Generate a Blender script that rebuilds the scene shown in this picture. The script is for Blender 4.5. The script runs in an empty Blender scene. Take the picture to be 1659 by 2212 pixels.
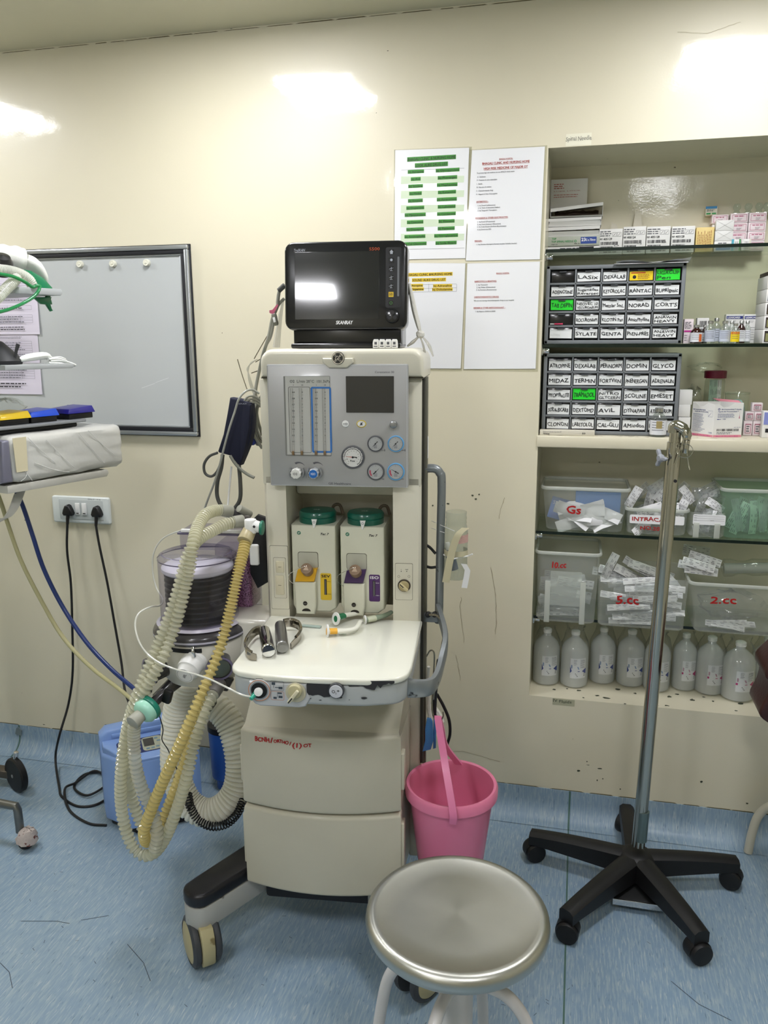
import bpy, bmesh, math, random
from mathutils import Vector, Matrix, Euler
PI = math.pi
R = math.radians
random.seed(7)
SC = bpy.context.scene
COL = SC.collection

# ---------------- camera, exposure, light ----------------
FPX, CX, CY = 1735.0, 829.5, 1106.0
CAM = Vector((0, -2.40, 1.515))
_yw, _pt, _rl = R(13.5), R(12.1), R(-0.3)
FW = Vector((-math.sin(_yw)*math.cos(_pt), math.cos(_yw)*math.cos(_pt), -math.sin(_pt)))
_r = Vector((math.cos(_yw), math.sin(_yw), 0)); _u = _r.cross(FW)
RT = math.cos(_rl)*_r + math.sin(_rl)*_u
UP = -math.sin(_rl)*_r + math.cos(_rl)*_u
cd = bpy.data.cameras.new('camera'); cam = bpy.data.objects.new('camera', cd); COL.objects.link(cam)
cd.sensor_fit = 'HORIZONTAL'; cd.sensor_width = 36; cd.lens = FPX/1659*36; cd.clip_start = .02
cam.matrix_world = Matrix(((RT.x, UP.x, -FW.x, CAM.x), (RT.y, UP.y, -FW.y, CAM.y), (RT.z, UP.z, -FW.z, CAM.z), (0, 0, 0, 1)))
SC.camera = cam
SC.view_settings.view_transform = 'Standard'; SC.view_settings.look = 'None'
SC.view_settings.gamma = 1; SC.view_settings.use_curve_mapping = False
SC.view_settings.exposure = 0.10
W = bpy.data.worlds.new('world'); SC.world = W; W.use_nodes = True
W.node_tree.nodes['Background'].inputs[0].default_value = (.9, .95, 1, 1)
W.node_tree.nodes['Background'].inputs[1].default_value = .12
PANEL_E = 48.0
ROOM = (-2.9, 1.75, -4.3, 0.0, 2.4)         # x0 x1 y0 y1 height
PANELS = [(-2.28, -.60), (-.93, -.60), (.42, -.60), (-.93, -2.45), (.42, -2.45), (-.93, -3.75)]


def ray(px, py): return (px-CX)*RT/FPX - (py-CY)*UP/FPX + FW
def P(px, py, Y=0.0):
    d = ray(px, py); return CAM + d*((Y-CAM.y)/d.y)
def G(px, py, Z=0.0):
    d = ray(px, py); return CAM + d*((Z-CAM.z)/d.z)
def PX(px, py, X):
    d = ray(px, py); return CAM + d*((X-CAM.x)/d.x)


def lin(c):
    if isinstance(c, str):
        c = [int(c[i:i+2], 16)/255 for i in (0, 2, 4)]
    return tuple((v/12.92 if v <= .04045 else ((v+.055)/1.055)**2.4) for v in c[:3]) + (1,)


MATS = {}
def mat(name, col, rough=.5, metal=0, spec=.5, trans=0, alpha=1, coat=0, bump=0, bscale=50, var=0, vscale=8, emit=0, sss=0, ior=1.45, spots=None, aniso=0):
    if name in MATS: return MATS[name]
    m = bpy.data.materials.new(name); m.use_nodes = True; MATS[name] = m
    nt = m.node_tree; b = nt.nodes['Principled BSDF']; I = b.inputs
    c = lin(col)
    I['Base Color'].default_value = c; I['Roughness'].default_value = rough; I['Metallic'].default_value = metal
    I['Specular IOR Level'].default_value = spec; I['Transmission Weight'].default_value = trans
    I['Alpha'].default_value = alpha; I['Coat Weight'].default_value = coat; I['IOR'].default_value = ior
    I['Coat Roughness'].default_value = .08
    if aniso: I['Anisotropic'].default_value = aniso
    if sss:
        I['Subsurface Weight'].default_value = sss; I['Subsurface Scale'].default_value = .01
    if emit:
        I['Emission Color'].default_value = c; I['Emission Strength'].default_value = emit
    tc = nt.nodes.new('ShaderNodeTexCoord')
    if var or spots:
        n = nt.nodes.new('ShaderNodeTexNoise'); n.inputs['Scale'].default_value = vscale; n.inputs['Detail'].default_value = 5
        nt.links.new(tc.outputs['Object'], n.inputs['Vector'])
        mx = nt.nodes.new('ShaderNodeMix'); mx.data_type = 'RGBA'; mx.inputs['A'].default_value = c
        rp = nt.nodes.new('ShaderNodeValToRGB')
        if spots:
            sc_, thr = spots
            mx.inputs['B'].default_value = lin(sc_)
            rp.color_ramp.elements[0].position = thr; rp.color_ramp.elements[1].position = thr+.04
        else:
            mx.inputs['B'].default_value = tuple(v*(1-var) for v in c[:3]) + (1,)
            rp.color_ramp.elements[0].position = .35; rp.color_ramp.elements[1].position = .7
        nt.links.new(n.outputs['Fac'], rp.inputs['Fac']); nt.links.new(rp.outputs['Color'], mx.inputs['Factor'])
        nt.links.new(mx.outputs['Result'], I['Base Color'])
    if bump:
        n = nt.nodes.new('ShaderNodeTexNoise'); n.inputs['Scale'].default_value = bscale; n.inputs['Detail'].default_value = 4
        nt.links.new(tc.outputs['Object'], n.inputs['Vector'])
        bp = nt.nodes.new('ShaderNodeBump'); bp.inputs['Strength'].default_value = bump; bp.inputs['Distance'].default_value = .01
        nt.links.new(n.outputs['Fac'], bp.inputs['Height']); nt.links.new(bp.outputs['Normal'], I['Normal'])
    return m


def clear_mat(name, tint, body=0.0, bodycol='ffffff', rough=.03, edge=1.5):
    """thin clear plastic or glass: see-through, fresnel gloss, a share of milky body"""
    if name in MATS: return MATS[name]
    m = bpy.data.materials.new(name); m.use_nodes = True; MATS[name] = m
    nt = m.node_tree; nt.nodes.remove(nt.nodes['Principled BSDF']); out = nt.nodes['Material Output']
    t = nt.nodes.new('ShaderNodeBsdfTransparent'); t.inputs[0].default_value = lin(tint)
    g = nt.nodes.new('ShaderNodeBsdfGlossy'); g.inputs['Roughness'].default_value = rough
    lw = nt.nodes.new('ShaderNodeLayerWeight'); lw.inputs['Blend'].default_value = .5
    pw = nt.nodes.new('ShaderNodeMath'); pw.operation = 'POWER'; pw.inputs[1].default_value = 3.0
    nt.links.new(lw.outputs['Facing'], pw.inputs[0])
    f = nt.nodes.new('ShaderNodeMath'); f.operation = 'MULTIPLY_ADD'; f.inputs[1].default_value = .45*(edge-1)*2; f.inputs[2].default_value = .04
    nt.links.new(pw.outputs[0], f.inputs[0])
    d = nt.nodes.new('ShaderNodeBsdfDiffuse'); d.inputs[0].default_value = lin(bodycol)
    tl = nt.nodes.new('ShaderNodeBsdfTranslucent'); tl.inputs[0].default_value = lin(bodycol)
    a0 = nt.nodes.new('ShaderNodeMixShader'); a0.inputs[0].default_value = .35
    nt.links.new(d.outputs[0], a0.inputs[1]); nt.links.new(tl.outputs[0], a0.inputs[2])
    a = nt.nodes.new('ShaderNodeMixShader'); a.inputs[0].default_value = body
    nt.links.new(t.outputs[0], a.inputs[1]); nt.links.new(a0.outputs[0], a.inputs[2])
    b = nt.nodes.new('ShaderNodeMixShader')
    nt.links.new(f.outputs[0], b.inputs[0]); nt.links.new(a.outputs[0], b.inputs[1]); nt.links.new(g.outputs[0], b.inputs[2])
    nt.links.new(b.outputs[0], out.inputs[0])
    return m


# ---------------- mesh builder ----------------
_TX = {}
def _textmesh(s, bold, shear):
    k = (s, bold, shear)
    if k in _TX: return _TX[k]
    cu = bpy.data.curves.new('t', 'FONT'); cu.body = s; cu.size = 1; cu.resolution_u = 2; cu.offset = bold; cu.shear = shear
    o = bpy.data.objects.new('t', cu); COL.objects.link(o)
    me = o.to_mesh()
    v = [(p.co.x, p.co.y) for p in me.vertices]; f = [tuple(p.vertices) for p in me.polygons]
    o.to_mesh_clear(); COL.objects.unlink(o); bpy.data.objects.remove(o); bpy.data.curves.remove(cu)
    _TX[k] = (v, f); return v, f


def crom(pts, n=8, closed=False):
    pts = [Vector(p) for p in pts]; out = []; L = len(pts)
    for i in range(L if closed else L-1):
        if closed: a, b, c, d = (pts[(i+k) % L] for k in (-1, 0, 1, 2))
        else:
            b, c = pts[i], pts[i+1]; a = pts[i-1] if i else b*2-c; d = pts[i+2] if i+2 < L else c*2-b
        for j in range(n):
            t = j/n
            out.append(.5*((2*b)+(c-a)*t+(2*a-5*b+4*c-d)*t*t+(3*b-a-3*c+d)*t**3))
    if not closed: out.append(pts[-1])
    return out


def resample(pts, step):
    out = [pts[0]]; acc = 0
    for i in range(1, len(pts)):
        a, b = pts[i-1], pts[i]; L = (b-a).length
        if L < 1e-9: continue
        d = step-acc
        while d <= L:
            out.append(a.lerp(b, d/L)); d += step
        acc = L-(d-step)
    return out


def TM(loc=(0, 0, 0), rot=(0, 0, 0), sc=(1, 1, 1)):
    return Matrix.Translation(Vector(loc)) @ Euler(rot).to_matrix().to_4x4() @ Matrix.Diagonal((*sc, 1))
def FACE(Y):                      # local x,y -> world x,z on the plane y=Y, looking out to -y
    return Matrix(((1, 0, 0, 0), (0, 0, -1, Y), (0, 1, 0, 0), (0, 0, 0, 1)))
def AIM(a, b, roll=0):            # local z from a to b, origin at a
    d = (Vector(b)-Vector(a)).normalized()
    return Matrix.Translation(Vector(a)) @ d.to_track_quat('Z', 'Y').to_matrix().to_4x4() @ Matrix.Rotation(roll, 4, 'Z')


class MB:
    def __init__(s, M=None): s.v = []; s.f = []; s.mi = []; s.sm = []; s.mats = []; s.M = M
    def add(s, vs, fs, m, smooth=True, M=None):
        if m not in s.mats: s.mats.append(m)
        k = s.mats.index(m); o = len(s.v)
        T = s.M @ M if (s.M is not None and M is not None) else (M if M is not None else s.M)
        if T is not None: vs = [T @ Vector(p) for p in vs]
        s.v += [tuple(p) for p in vs]
        for f in fs: s.f.append(tuple(i+o for i in f)); s.mi.append(k); s.sm.append(smooth)
        return s
    def bm(s, b, m, smooth=True, M=None):
        b.verts.index_update()
        s.add([v.co.copy() for v in b.verts], [tuple(v.index for v in f.verts) for f in b.faces], m, smooth, M); b.free(); return s
    def box(s, x0, x1, y0, y1, z0, z1, m, bev=0, seg=2, M=None, ef=None):
        b = bmesh.new(); bmesh.ops.create_cube(b, size=1)
        for v in b.verts:
            v.co = Vector((x0 if v.co.x < 0 else x1, y0 if v.co.y < 0 else y1, z0 if v.co.z < 0 else z1))
        if bev:
            bev = min(bev, .49*min(abs(x1-x0), abs(y1-y0), abs(z1-z0)))
            ed = [e for e in b.edges if ef is None or ef(e.verts[0].co, e.verts[1].co)]
            bmesh.ops.bevel(b, geom=ed, offset=bev, segments=seg, profile=.5, affect='EDGES')
        return s.bm(b, m, True, M)
    def cbox(s, c, d, m, bev=0, seg=2, rot=(0, 0, 0), M=None):
        T = TM(c, rot); T = M @ T if M is not None else T
        return s.box(-d[0]/2, d[0]/2, -d[1]/2, d[1]/2, -d[2]/2, d[2]/2, m, bev, seg, T)
    def prism(s, poly, z0, z1, m, bev=0, seg=2, M=None, both=True):
        """polygon in local xy extruded along z; both rims bevelled"""
        b = bmesh.new(); n = len(poly)
        lo = [b.verts.new((p[0], p[1], z0)) for p in poly]; hi = [b.verts.new((p[0], p[1], z1)) for p in poly]
        fl = b.faces.new(lo[::-1]); fh = b.faces.new(hi)
        for i in range(n): b.faces.new((lo[i], lo[(i+1) % n], hi[(i+1) % n], hi[i]))
        bmesh.ops.recalc_face_normals(b, faces=b.faces[:])
        if bev:
            ed = [e for e in fh.edges] + ([e for e in fl.edges] if both else [])
            bmesh.ops.bevel(b, geom=ed, offset=bev, segments=seg, profile=.5, affect='EDGES', clamp_overlap=True)
        return s.bm(b, m, True, M)
    def tube(s, pts, r, m, n=10, cap=True, M=None, closed=False, ovl=1.0):
        pts = [Vector(p) for p in pts]; L = len(pts)
        rr = r if isinstance(r, (list, tuple)) else [r]*L
        vs = []; fs = []
        t0 = (pts[1]-pts[0]).normalized()
        up = Vector((0, 0, 1)) if abs(t0.z) < .9 else Vector((1, 0, 0))
        nx = t0.cross(up).normalized()
        for i in range(L):
            if closed: t = (pts[(i+1) % L]-pts[i-1])
            else: t = pts[min(i+1, L-1)]-pts[max(i-1, 0)]
            if t.length < 1e-9: t = t0
            t = t.normalized(); nx = (nx - t*nx.dot(t))
            nx = nx.normalized() if nx.length > 1e-6 else t.orthogonal().normalized()
            ny = t.cross(nx)
            for j in range(n):
                a = 2*PI*j/n; vs.append(pts[i]+nx*(rr[i]*math.cos(a))+ny*(rr[i]*ovl*math.sin(a)))
        for i in range(L if closed else L-1):
            for j in range(n):
                k = (i+1) % L
                fs.append((i*n+j, i*n+(j+1) % n, k*n+(j+1) % n, k*n+j))
        if cap and not closed:
            fs.append(tuple(range(n))[::-1]); fs.append(tuple((L-1)*n+j for j in range(n)))
        return s.add(vs, fs, m, True, M)
    def lathe(s, prof, m, n=32, M=None, a0=0, a1=2*PI, cap=False):
        vs = []; fs = []; full = abs(a1-a0-2*PI) < 1e-6; c = n if full else n+1
        for (r, z) in prof:
            for j in range(c):
                a = a0+(a1-a0)*j/n; vs.append((r*math.cos(a), r*math.sin(a), z))
        for i in range(len(prof)-1):
            for j in range(n):
                k = (j+1) % c; fs.append((i*c+j, i*c+k, (i+1)*c+k, (i+1)*c+j))
        if cap:
            fs.append(tuple(range(c))[::-1]); fs.append(tuple((len(prof)-1)*c+j for j in range(c)))
        return s.add(vs, fs, m, True, M)
    def cyl(s, a, b, r, m, n=20, bev=0, r2=None):
        a = Vector(a); b = Vector(b); L = (b-a).length; r2 = r if r2 is None else r2
        if bev:
            pr = [(0, 0), (r-bev, 0), (r-bev*.3, bev*.3), (r, bev), (r2, L-bev), (r2-bev*.3, L-bev*.3), (r2-bev, L), (0, L)]
        else: pr = [(0, 0), (r, 0), (r2, L), (0, L)]
        return s.lathe(pr, m, n, AIM(a, b))
    def quad(s, pts, m, M=None): return s.add(pts, [tuple(range(len(pts)))], m, False, M)
    def rect(s, x0, x1, y0, y1, z, m, M=None): return s.quad([(x0, y0, z), (x1, y0, z), (x1, y1, z), (x0, y1, z)], m, M)
    def disc(s, x, y, r, z, m, M=None, n=28, r0=0, a0=0, a1=2*PI):
        if r0:
            vs = []; fs = []
            for j in range(n+1):
                a = a0+(a1-a0)*j/n; vs += [(x+r0*math.cos(a), y+r0*math.sin(a), z), (x+r*math.cos(a), y+r*math.sin(a), z)]
            for j in range(n): fs.append((2*j, 2*j+1, 2*j+3, 2*j+2))
            return s.add(vs, fs, m, False, M)
        return s.add([(x+r*math.cos(a0+(a1-a0)*j/n), y+r*math.sin(a0+(a1-a0)*j/n), z) for j in range(n)], [tuple(range(n))], m, False, M)
    def text(s, t, x0, x1, y, h, z, m, M=None, bold=0.012, hand=0, shear=0, rot=0, ctr=False):
        """text fitted between x0 and x1 on baseline y with cap height h, in local xy"""
        v, f = _textmesh(t, 0, shear)
        if not v: return s
        lo = min(p[0] for p in v); hi = max(p[0] for p in v)
        if x1 is None: kx = h/.69; w = (hi-lo)*kx; x1 = x0+w
        if ctr: w = (hi-lo)*h/.69; c = (x0+x1)/2; x0, x1 = c-w/2, c+w/2
        kx = (x1-x0)/(hi-lo); ky = h/.69; ph = random.random()*6; ca, sa = math.cos(rot), math.sin(rot)
        out = []
        for (a, b) in v:
            X = x0+(a-lo)*kx; Y = b*ky
            if hand:
                Y += hand*h*math.sin(a*2.1+ph); Y *= 1+hand*.8*math.sin(a*3.3+ph*2); X += hand*h*.6*math.sin(b*5+a*1.7+ph)
            dx = X-x0; out.append((x0+dx*ca-Y*sa, y+dx*sa+Y*ca, z))
        if bold:
            e = bold*ky*1.1; n0 = len(out); base = list(out)
            for j, (dx, dy) in enumerate(((e, e*.6), (-e, e*.6), (0, -e))):
                k = len(out); out += [(p[0]+dx, p[1]+dy, p[2]+.00005*(j+1)) for p in base]; f = f+[tuple(i+k for i in q) for q in f[:len(_TX[(t, 0, shear)][1])]]
        return s.add(out, f, m, False, M)
    def scribble(s, x0, x1, y0, y1, z, m, rows=6, M=None, fill=.9, hgt=.45, seed=1, bold=False):
        """rows of small print: each row broken into word-long dashes"""
        rd = random.Random(seed); dy = (y1-y0)/rows
        for i in range(rows):
            y = y1-dy*(i+.75); x = x0; xe = x0+(x1-x0)*(fill if i % 3 else 1)*rd.uniform(.75, 1)
            while x < xe:
                w = min(dy*hgt*rd.uniform(1.5, 5), xe-x)
                s.rect(x, x+w, y, y+dy*hgt, z, m, M); x += w+dy*hgt*.8
        return s
    def barcode(s, x0, x1, y0, y1, z, m, M=None, seed=3):
        rd = random.Random(seed); x = x0; u = (x1-x0)/70
        while x < x1-u*3:
            w = u*rd.choice((1, 1, 2, 3)); s.rect(x, x+w, y0, y1, z, m, M); x += w+u*rd.choice((1, 1, 2))
        return s
    def build(s, name, parent=None, base=None, sharp=40):
        me = bpy.data.meshes.new(name)
        if parent is not None: off = parent_loc(parent)
        elif base is not None: off = Vector(base)
        else:
            xs = [v[0] for v in s.v]; ys = [v[1] for v in s.v]; zs = [v[2] for v in s.v]
            off = Vector(((min(xs)+max(xs))/2, (min(ys)+max(ys))/2, min(zs)))
        me.from_pydata([(v[0]-off.x, v[1]-off.y, v[2]-off.z) for v in s.v], [], s.f)
        for m in s.mats: me.materials.append(m)
        me.polygons.foreach_set('material_index', s.mi); me.polygons.foreach_set('use_smooth', s.sm)
        me.update(); me.set_sharp_from_angle(angle=R(sharp))
        o = bpy.data.objects.new(name, me); COL.objects.link(o)
        if parent is not None: o.parent = parent
        else: o.location = off
        return o


LOCAL = set()
def parent_loc(p):
    v = Vector((0, 0, 0)); q = p
    while q is not None:
        if q.name in LOCAL: return v
        q = q.parent
    while p is not None: v += p.location; p = p.parent
    return v
def tag(o, label, cat, group=None, kind=None):
    o['label'] = label; o['category'] = cat
    if group: o['group'] = group
    if kind: o['kind'] = kind
    return o
def struct(o): o['kind'] = 'structure'; return o
def thing(name, loc, label, cat, group=None, rz=0):
    o = bpy.data.objects.new(name, None); o.empty_display_size = .05; COL.objects.link(o)
    o.location = loc; o.rotation_euler = (0, 0, rz)
    return tag(o, label, cat, group)
def dup(o, loc=None, rot=None, label=None, par=None, scale=None):
    c = o.copy(); COL.objects.link(c); c.parent = par
    if loc is not None: c.location = loc
    if rot is not None: c.rotation_euler = rot
    if scale is not None: c.scale = scale
    if label: c['label'] = label
    for ch in list(o.children): dup(ch, par=c)
    return c
def rrect(x0, x1, y0, y1, r, n=5):
    out = []
    for cx, cy, a in ((x1-r, y1-r, 0), (x0+r, y1-r, PI/2), (x0+r, y0+r, PI), (x1-r, y0+r, 1.5*PI)):
        for i in range(n+1):
            t = a+PI/2*i/n; out.append((cx+r*math.cos(t), cy+r*math.sin(t)))
    return out
def hose(mb, pts, rad, depth, pitch, m, n=16, sub=10, sharp=True, p0=None):
    """corrugated hose: disc ribs along a smooth path"""
    c = crom(pts, sub)
    if p0:
        L = [0]
        for a, b in zip(c, c[1:]): L.append(L[-1]+(b-a).length)
        out = []; s = 0; i = 0
        while s < L[-1]:
            while L[i+1] < s: i += 1
            out.append(c[i].lerp(c[i+1], (s-L[i])/max(1e-9, L[i+1]-L[i]))); f = min(1, s/(L[-1]*.22)); s += (p0+(pitch-p0)*f*f)/4
        c = out
    else: c = resample(c, pitch/4)
    pat = (0, .05, 1, .9) if sharp else (0, .92, 1, .9)
    rr = [rad-depth*(1-pat[i % 4]) for i in range(len(c))]
    mb.tube(c, rr, m, n)
def bend(a, b, h, n=12, up=Vector((0, 0, 1))): return [a.lerp(b, i/n)+up*(h*math.sin(PI*i/n)) for i in range(n+1)]

def frame_of(ox, oy, ang):
    """a turned ground frame: pixel -> local point on its plane b (depth), on height z, or on its plane a (side)"""
    o = Vector((ox, oy, 0)); ca, sa = math.cos(ang), math.sin(ang); A = Vector((ca, sa, 0)); B_ = Vector((-sa, ca, 0))
    def loc(p): q = p-o; return Vector((q.dot(A), q.dot(B_), p.z))
    def onb(px, py, b):
        d = ray(px, py); t = (b-(CAM-o).dot(B_))/d.dot(B_); return loc(CAM+d*t)
    def ona(px, py, a):
        d = ray(px, py); t = (a-(CAM-o).dot(A))/d.dot(A); return loc(CAM+d*t)
    def onz(px, py, z): return loc(G(px, py, z))
    def wld(v): return o+A*v[0]+B_*v[1]+Vector((0, 0, v[2]))
    return loc, onb, onz, ona, wld

black_ink = mat('black_ink', '14141a', .6); red_ink = mat('red_ink', 'a81414', .5); grey_ink = mat('grey_ink', '55555c', .6)
blue_ink = mat('blue_ink', '2a3a7c', .6)
white_paper = mat('white_paper', 'e6e6e8', .6); white_plastic = mat('white_plastic', 'e4e4e2', .35)
black_plastic = mat('black_plastic', '131315', .4); chrome = mat('chrome', 'd8d8d8', .12, 1)

# ---------------- the setting ----------------
RX0, RX1, RY0, RY1, RH = ROOM
def wall_paint(name, col, strong=True):
    m = bpy.data.materials.new(name); m.use_nodes = True; nt = m.node_tree; b = nt.nodes['Principled BSDF']; I = b.inputs
    I['Roughness'].default_value = .42; I['Coat Weight'].default_value = .55; I['Coat Roughness'].default_value = .09
    tc = nt.nodes.new('ShaderNodeTexCoord')
    n = nt.nodes.new('ShaderNodeTexNoise'); n.inputs['Scale'].default_value = 2.2; n.inputs['Detail'].default_value = 4
    n2 = nt.nodes.new('ShaderNodeTexNoise'); n2.inputs['Scale'].default_value = 170; n2.inputs['Detail'].default_value = 2
    n3 = nt.nodes.new('ShaderNodeTexNoise'); n3.inputs['Scale'].default_value = 45; n3.inputs['Detail'].default_value = 8
    for k in (n, n2, n3): nt.links.new(tc.outputs['Object'], k.inputs['Vector'])
    c = lin(col)
    mx = nt.nodes.new('ShaderNodeMix'); mx.data_type = 'RGBA'; mx.inputs['A'].default_value = c
    mx.inputs['B'].default_value = (c[0]*.93, c[1]*.92, c[2]*.90, 1)
    nt.links.new(n.outputs['Fac'], mx.inputs['Factor'])
    rp = nt.nodes.new('ShaderNodeValToRGB'); rp.color_ramp.elements[0].position = .745; rp.color_ramp.elements[1].position = .77
    nt.links.new(n3.outputs['Fac'], rp.inputs['Fac'])
    mx2 = nt.nodes.new('ShaderNodeMix'); mx2.data_type = 'RGBA'; mx2.inputs['B'].default_value = lin('5a5340')
    nt.links.new(rp.outputs['Color'], mx2.inputs['Factor']); nt.links.new(mx.outputs['Result'], mx2.inputs['A'])
    nt.links.new(mx2.outputs['Result'], I['Base Color'])
    b1 = nt.nodes.new('ShaderNodeBump'); b1.inputs['Strength'].default_value = .30; b1.inputs['Distance'].default_value = .02
    nt.links.new(n.outputs['Fac'], b1.inputs['Height'])
    b2 = nt.nodes.new('ShaderNodeBump'); b2.inputs['Strength'].default_value = .06; b2.inputs['Distance'].default_value = .002
    nt.links.new(n2.outputs['Fac'], b2.inputs['Height']); nt.links.new(b1.outputs['Normal'], b2.inputs['Normal'])
    nt.links.new(b2.outputs['Normal'], I['Normal']); nt.links.new(b2.outputs['Normal'], I['Coat Normal'])
    return m
cream = wall_paint('cream_gloss_paint', 'd5cfb8')
dark_chip = mat('dark_green_chipped_paint', '3d4234', .7)
crack_dark = mat('paint_crack', '958b70', .8)  # darker line colour of the cracks in the wall paint
NX0, NZ0, NZ1, ND = -.108, .415, 2.026, .27
w = MB()
def vq(x0, x1, z0, z1, y, M=cream): w.quad([(x0, y, z0), (x1, y, z0), (x1, y, z1), (x0, y, z1)], M)
NX1 = 1.35
vq(RX0, NX0, 0, RH, 0); vq(NX0, NX1, NZ1, RH, 0); vq(NX0, NX1, 0, NZ0, 0); vq(NX1, RX1, 0, RH, 0)
vq(NX0, NX1, NZ0, NZ1, ND)
for x in (NX0, NX1): w.quad([(x, 0, NZ0), (x, ND, NZ0), (x, ND, NZ1), (x, 0, NZ1)], cream)
for z in (NZ0, NZ1): w.quad([(NX0, 0, z), (NX1, 0, z), (NX1, ND, z), (NX0, ND, z)], cream)
rd = random.Random(5)
def chip(px, py, rx, ry, Y=None, Z=None, m=dark_chip):
    c = P(px, py, Y) if Y is not None else G(px, py, Z)
    k = .00135; n = 9; vs = []
    for i in range(n):
        a = 2*PI*i/n; s = rd.uniform(.55, 1.15)
        if Y is not None: vs.append((c.x+rx*k*s*math.cos(a), Y-.0008, c.z+ry*k*s*math.sin(a)))
        else: vs.append((c.x+rx*k*s*math.cos(a), c.y+ry*k*2*s*math.sin(a), Z+.0008))
    w.quad(vs, m)
for px, py, rx, ry in ((1197, 1490, 4, 2), (1250, 1492, 6, 2.5), (1290, 1503, 6, 2), (1310, 1508, 9, 2), (1335, 1490, 7, 3), (1372, 1498, 5, 2), (1400, 1500, 6, 3), (1445, 1505, 6, 3),
                       (1462, 1500, 5, 2), (1495, 1512, 6, 3), (1540, 1515, 4, 2), (1600, 1520, 8, 3), (1225, 1488, 3, 1.5), (1420, 1490, 4, 1.5), (1520, 1506, 4, 1.5)):
    chip(px, py, rx, ry, Z=NZ0)
for px, py, rx, ry in ((1020, 1070, 3, 2), (1028, 1078, 3, 2), (1035, 1068, 2, 2), (968, 1088, 4, 2), (935, 1092, 2, 2), (1296, 1660, 6, 1.5), (1250, 1665, 4, 3), (1268, 1645, 2, 2), (1290, 1685, 2, 3),
                       (1302, 1682, 2, 2), (1340, 1704, 2, 2), (1515, 1688, 3, 3), (1270, 1652, 4, 1), (1614, 1735, 3, 2), (500, 62, 3, 1), (838, 110, 2, 1), (813, 244, 1, 1), (455, 58, 2, 1), (1260, 1507, 3, 1.3),
                       (1350, 1520, 3, 1.3), (1440, 1524, 6, 1.5), (1590, 1535, 4, 1.3), (1650, 1545, 5, 1.3), (230, 1566, 6, 1.5), (95, 1565, 4, 1.5), (658, 40, 2, 1)):
    chip(px, py, rx, ry, Y=0)
def crack(pts, wd=.0009, m=crack_dark, Y=0):
    c = [P(x, y, Y) for x, y in pts]; c2 = []
    for a, b in zip(c, c[1:]):
        for i in range(4): c2.append(a.lerp(b, i/4)+Vector((rd.uniform(-.002, .002), 0, rd.uniform(-.001, .001))))
    c2.append(c[-1])
    vs = []; fs = []
    for i, p in enumerate(c2):
        d = (c2[min(i+1, len(c2)-1)]-c2[max(i-1, 0)]).normalized(); nn = Vector((-d.z, 0, d.x)); ww = wd*rd.uniform(.4, 1)
        vs += [p+nn*ww+Vector((0, -.0007, 0)), p-nn*ww+Vector((0, -.0007, 0))]
        if i: fs.append((2*i-2, 2*i-1, 2*i+1, 2*i))
    w.add(vs, fs, m, False)
crack([(1061, 1225), (1068, 1270), (1071, 1300), (1073, 1335), (1070, 1370)]); crack([(1078, 1120), (1082, 1095), (1090, 1075)], .0008)
crack([(997, 1290), (994, 1310), (1000, 1360), (1002, 1388)]); crack([(985, 1415), (990, 1440), (994, 1470)]); crack([(1465, 70), (1530, 72), (1575, 55), (1600, 48)], .0009, mat('plaster_line', 'b3ab90', .6))
crack([(970, 1625), (1000, 1622), (1080, 1645)], .001)
peel = mat('peeled_edge_brown', '5b5337', .9)
def edge_line(x0, x1, z, y=-.0012, t=.0022, m=peel, seed=3):
    r2 = random.Random(seed); x = x0
    while x < x1:
        L = r2.uniform(.03, .12); h = t*r2.uniform(.4, 1.6)
        w.quad([(x, y, z-.001), (x+L, y, z-.001), (x+L*.9, y, z+h), (x+L*.1, y, z+h*.7)], m); x += L*r2.uniform(.95, 1.3)
edge_line(RX0, RX1, .101); edge_line(RX0, .0, RH-.004, t=.001, seed=9)
struct(w.build('wall_back', base=(0, 0, 0)))
for nm, q in (('wall_left', [(RX0, RY0, 0), (RX0, 0, 0), (RX0, 0, RH), (RX0, RY0, RH)]), ('wall_right', [(RX1, RY0, 0), (RX1, 0, 0), (RX1, 0, RH), (RX1, RY0, RH)]),
              ('wall_front', [(RX0, RY0, 0), (RX1, RY0, 0), (RX1, RY0, RH), (RX0, RY0, RH)])):
    struct(MB().quad(q, cream).build(nm, base=(0, 0, 0)))
ceil_m = mat('ceiling_paint', 'cfcbb2', .5, coat=.25, var=.06, vscale=3)
struct(MB().quad([(RX0, RY0, RH), (RX1, RY0, RH), (RX1, 0, RH), (RX0, 0, RH)], ceil_m).build('ceiling', base=(0, 0, RH)))

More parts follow.
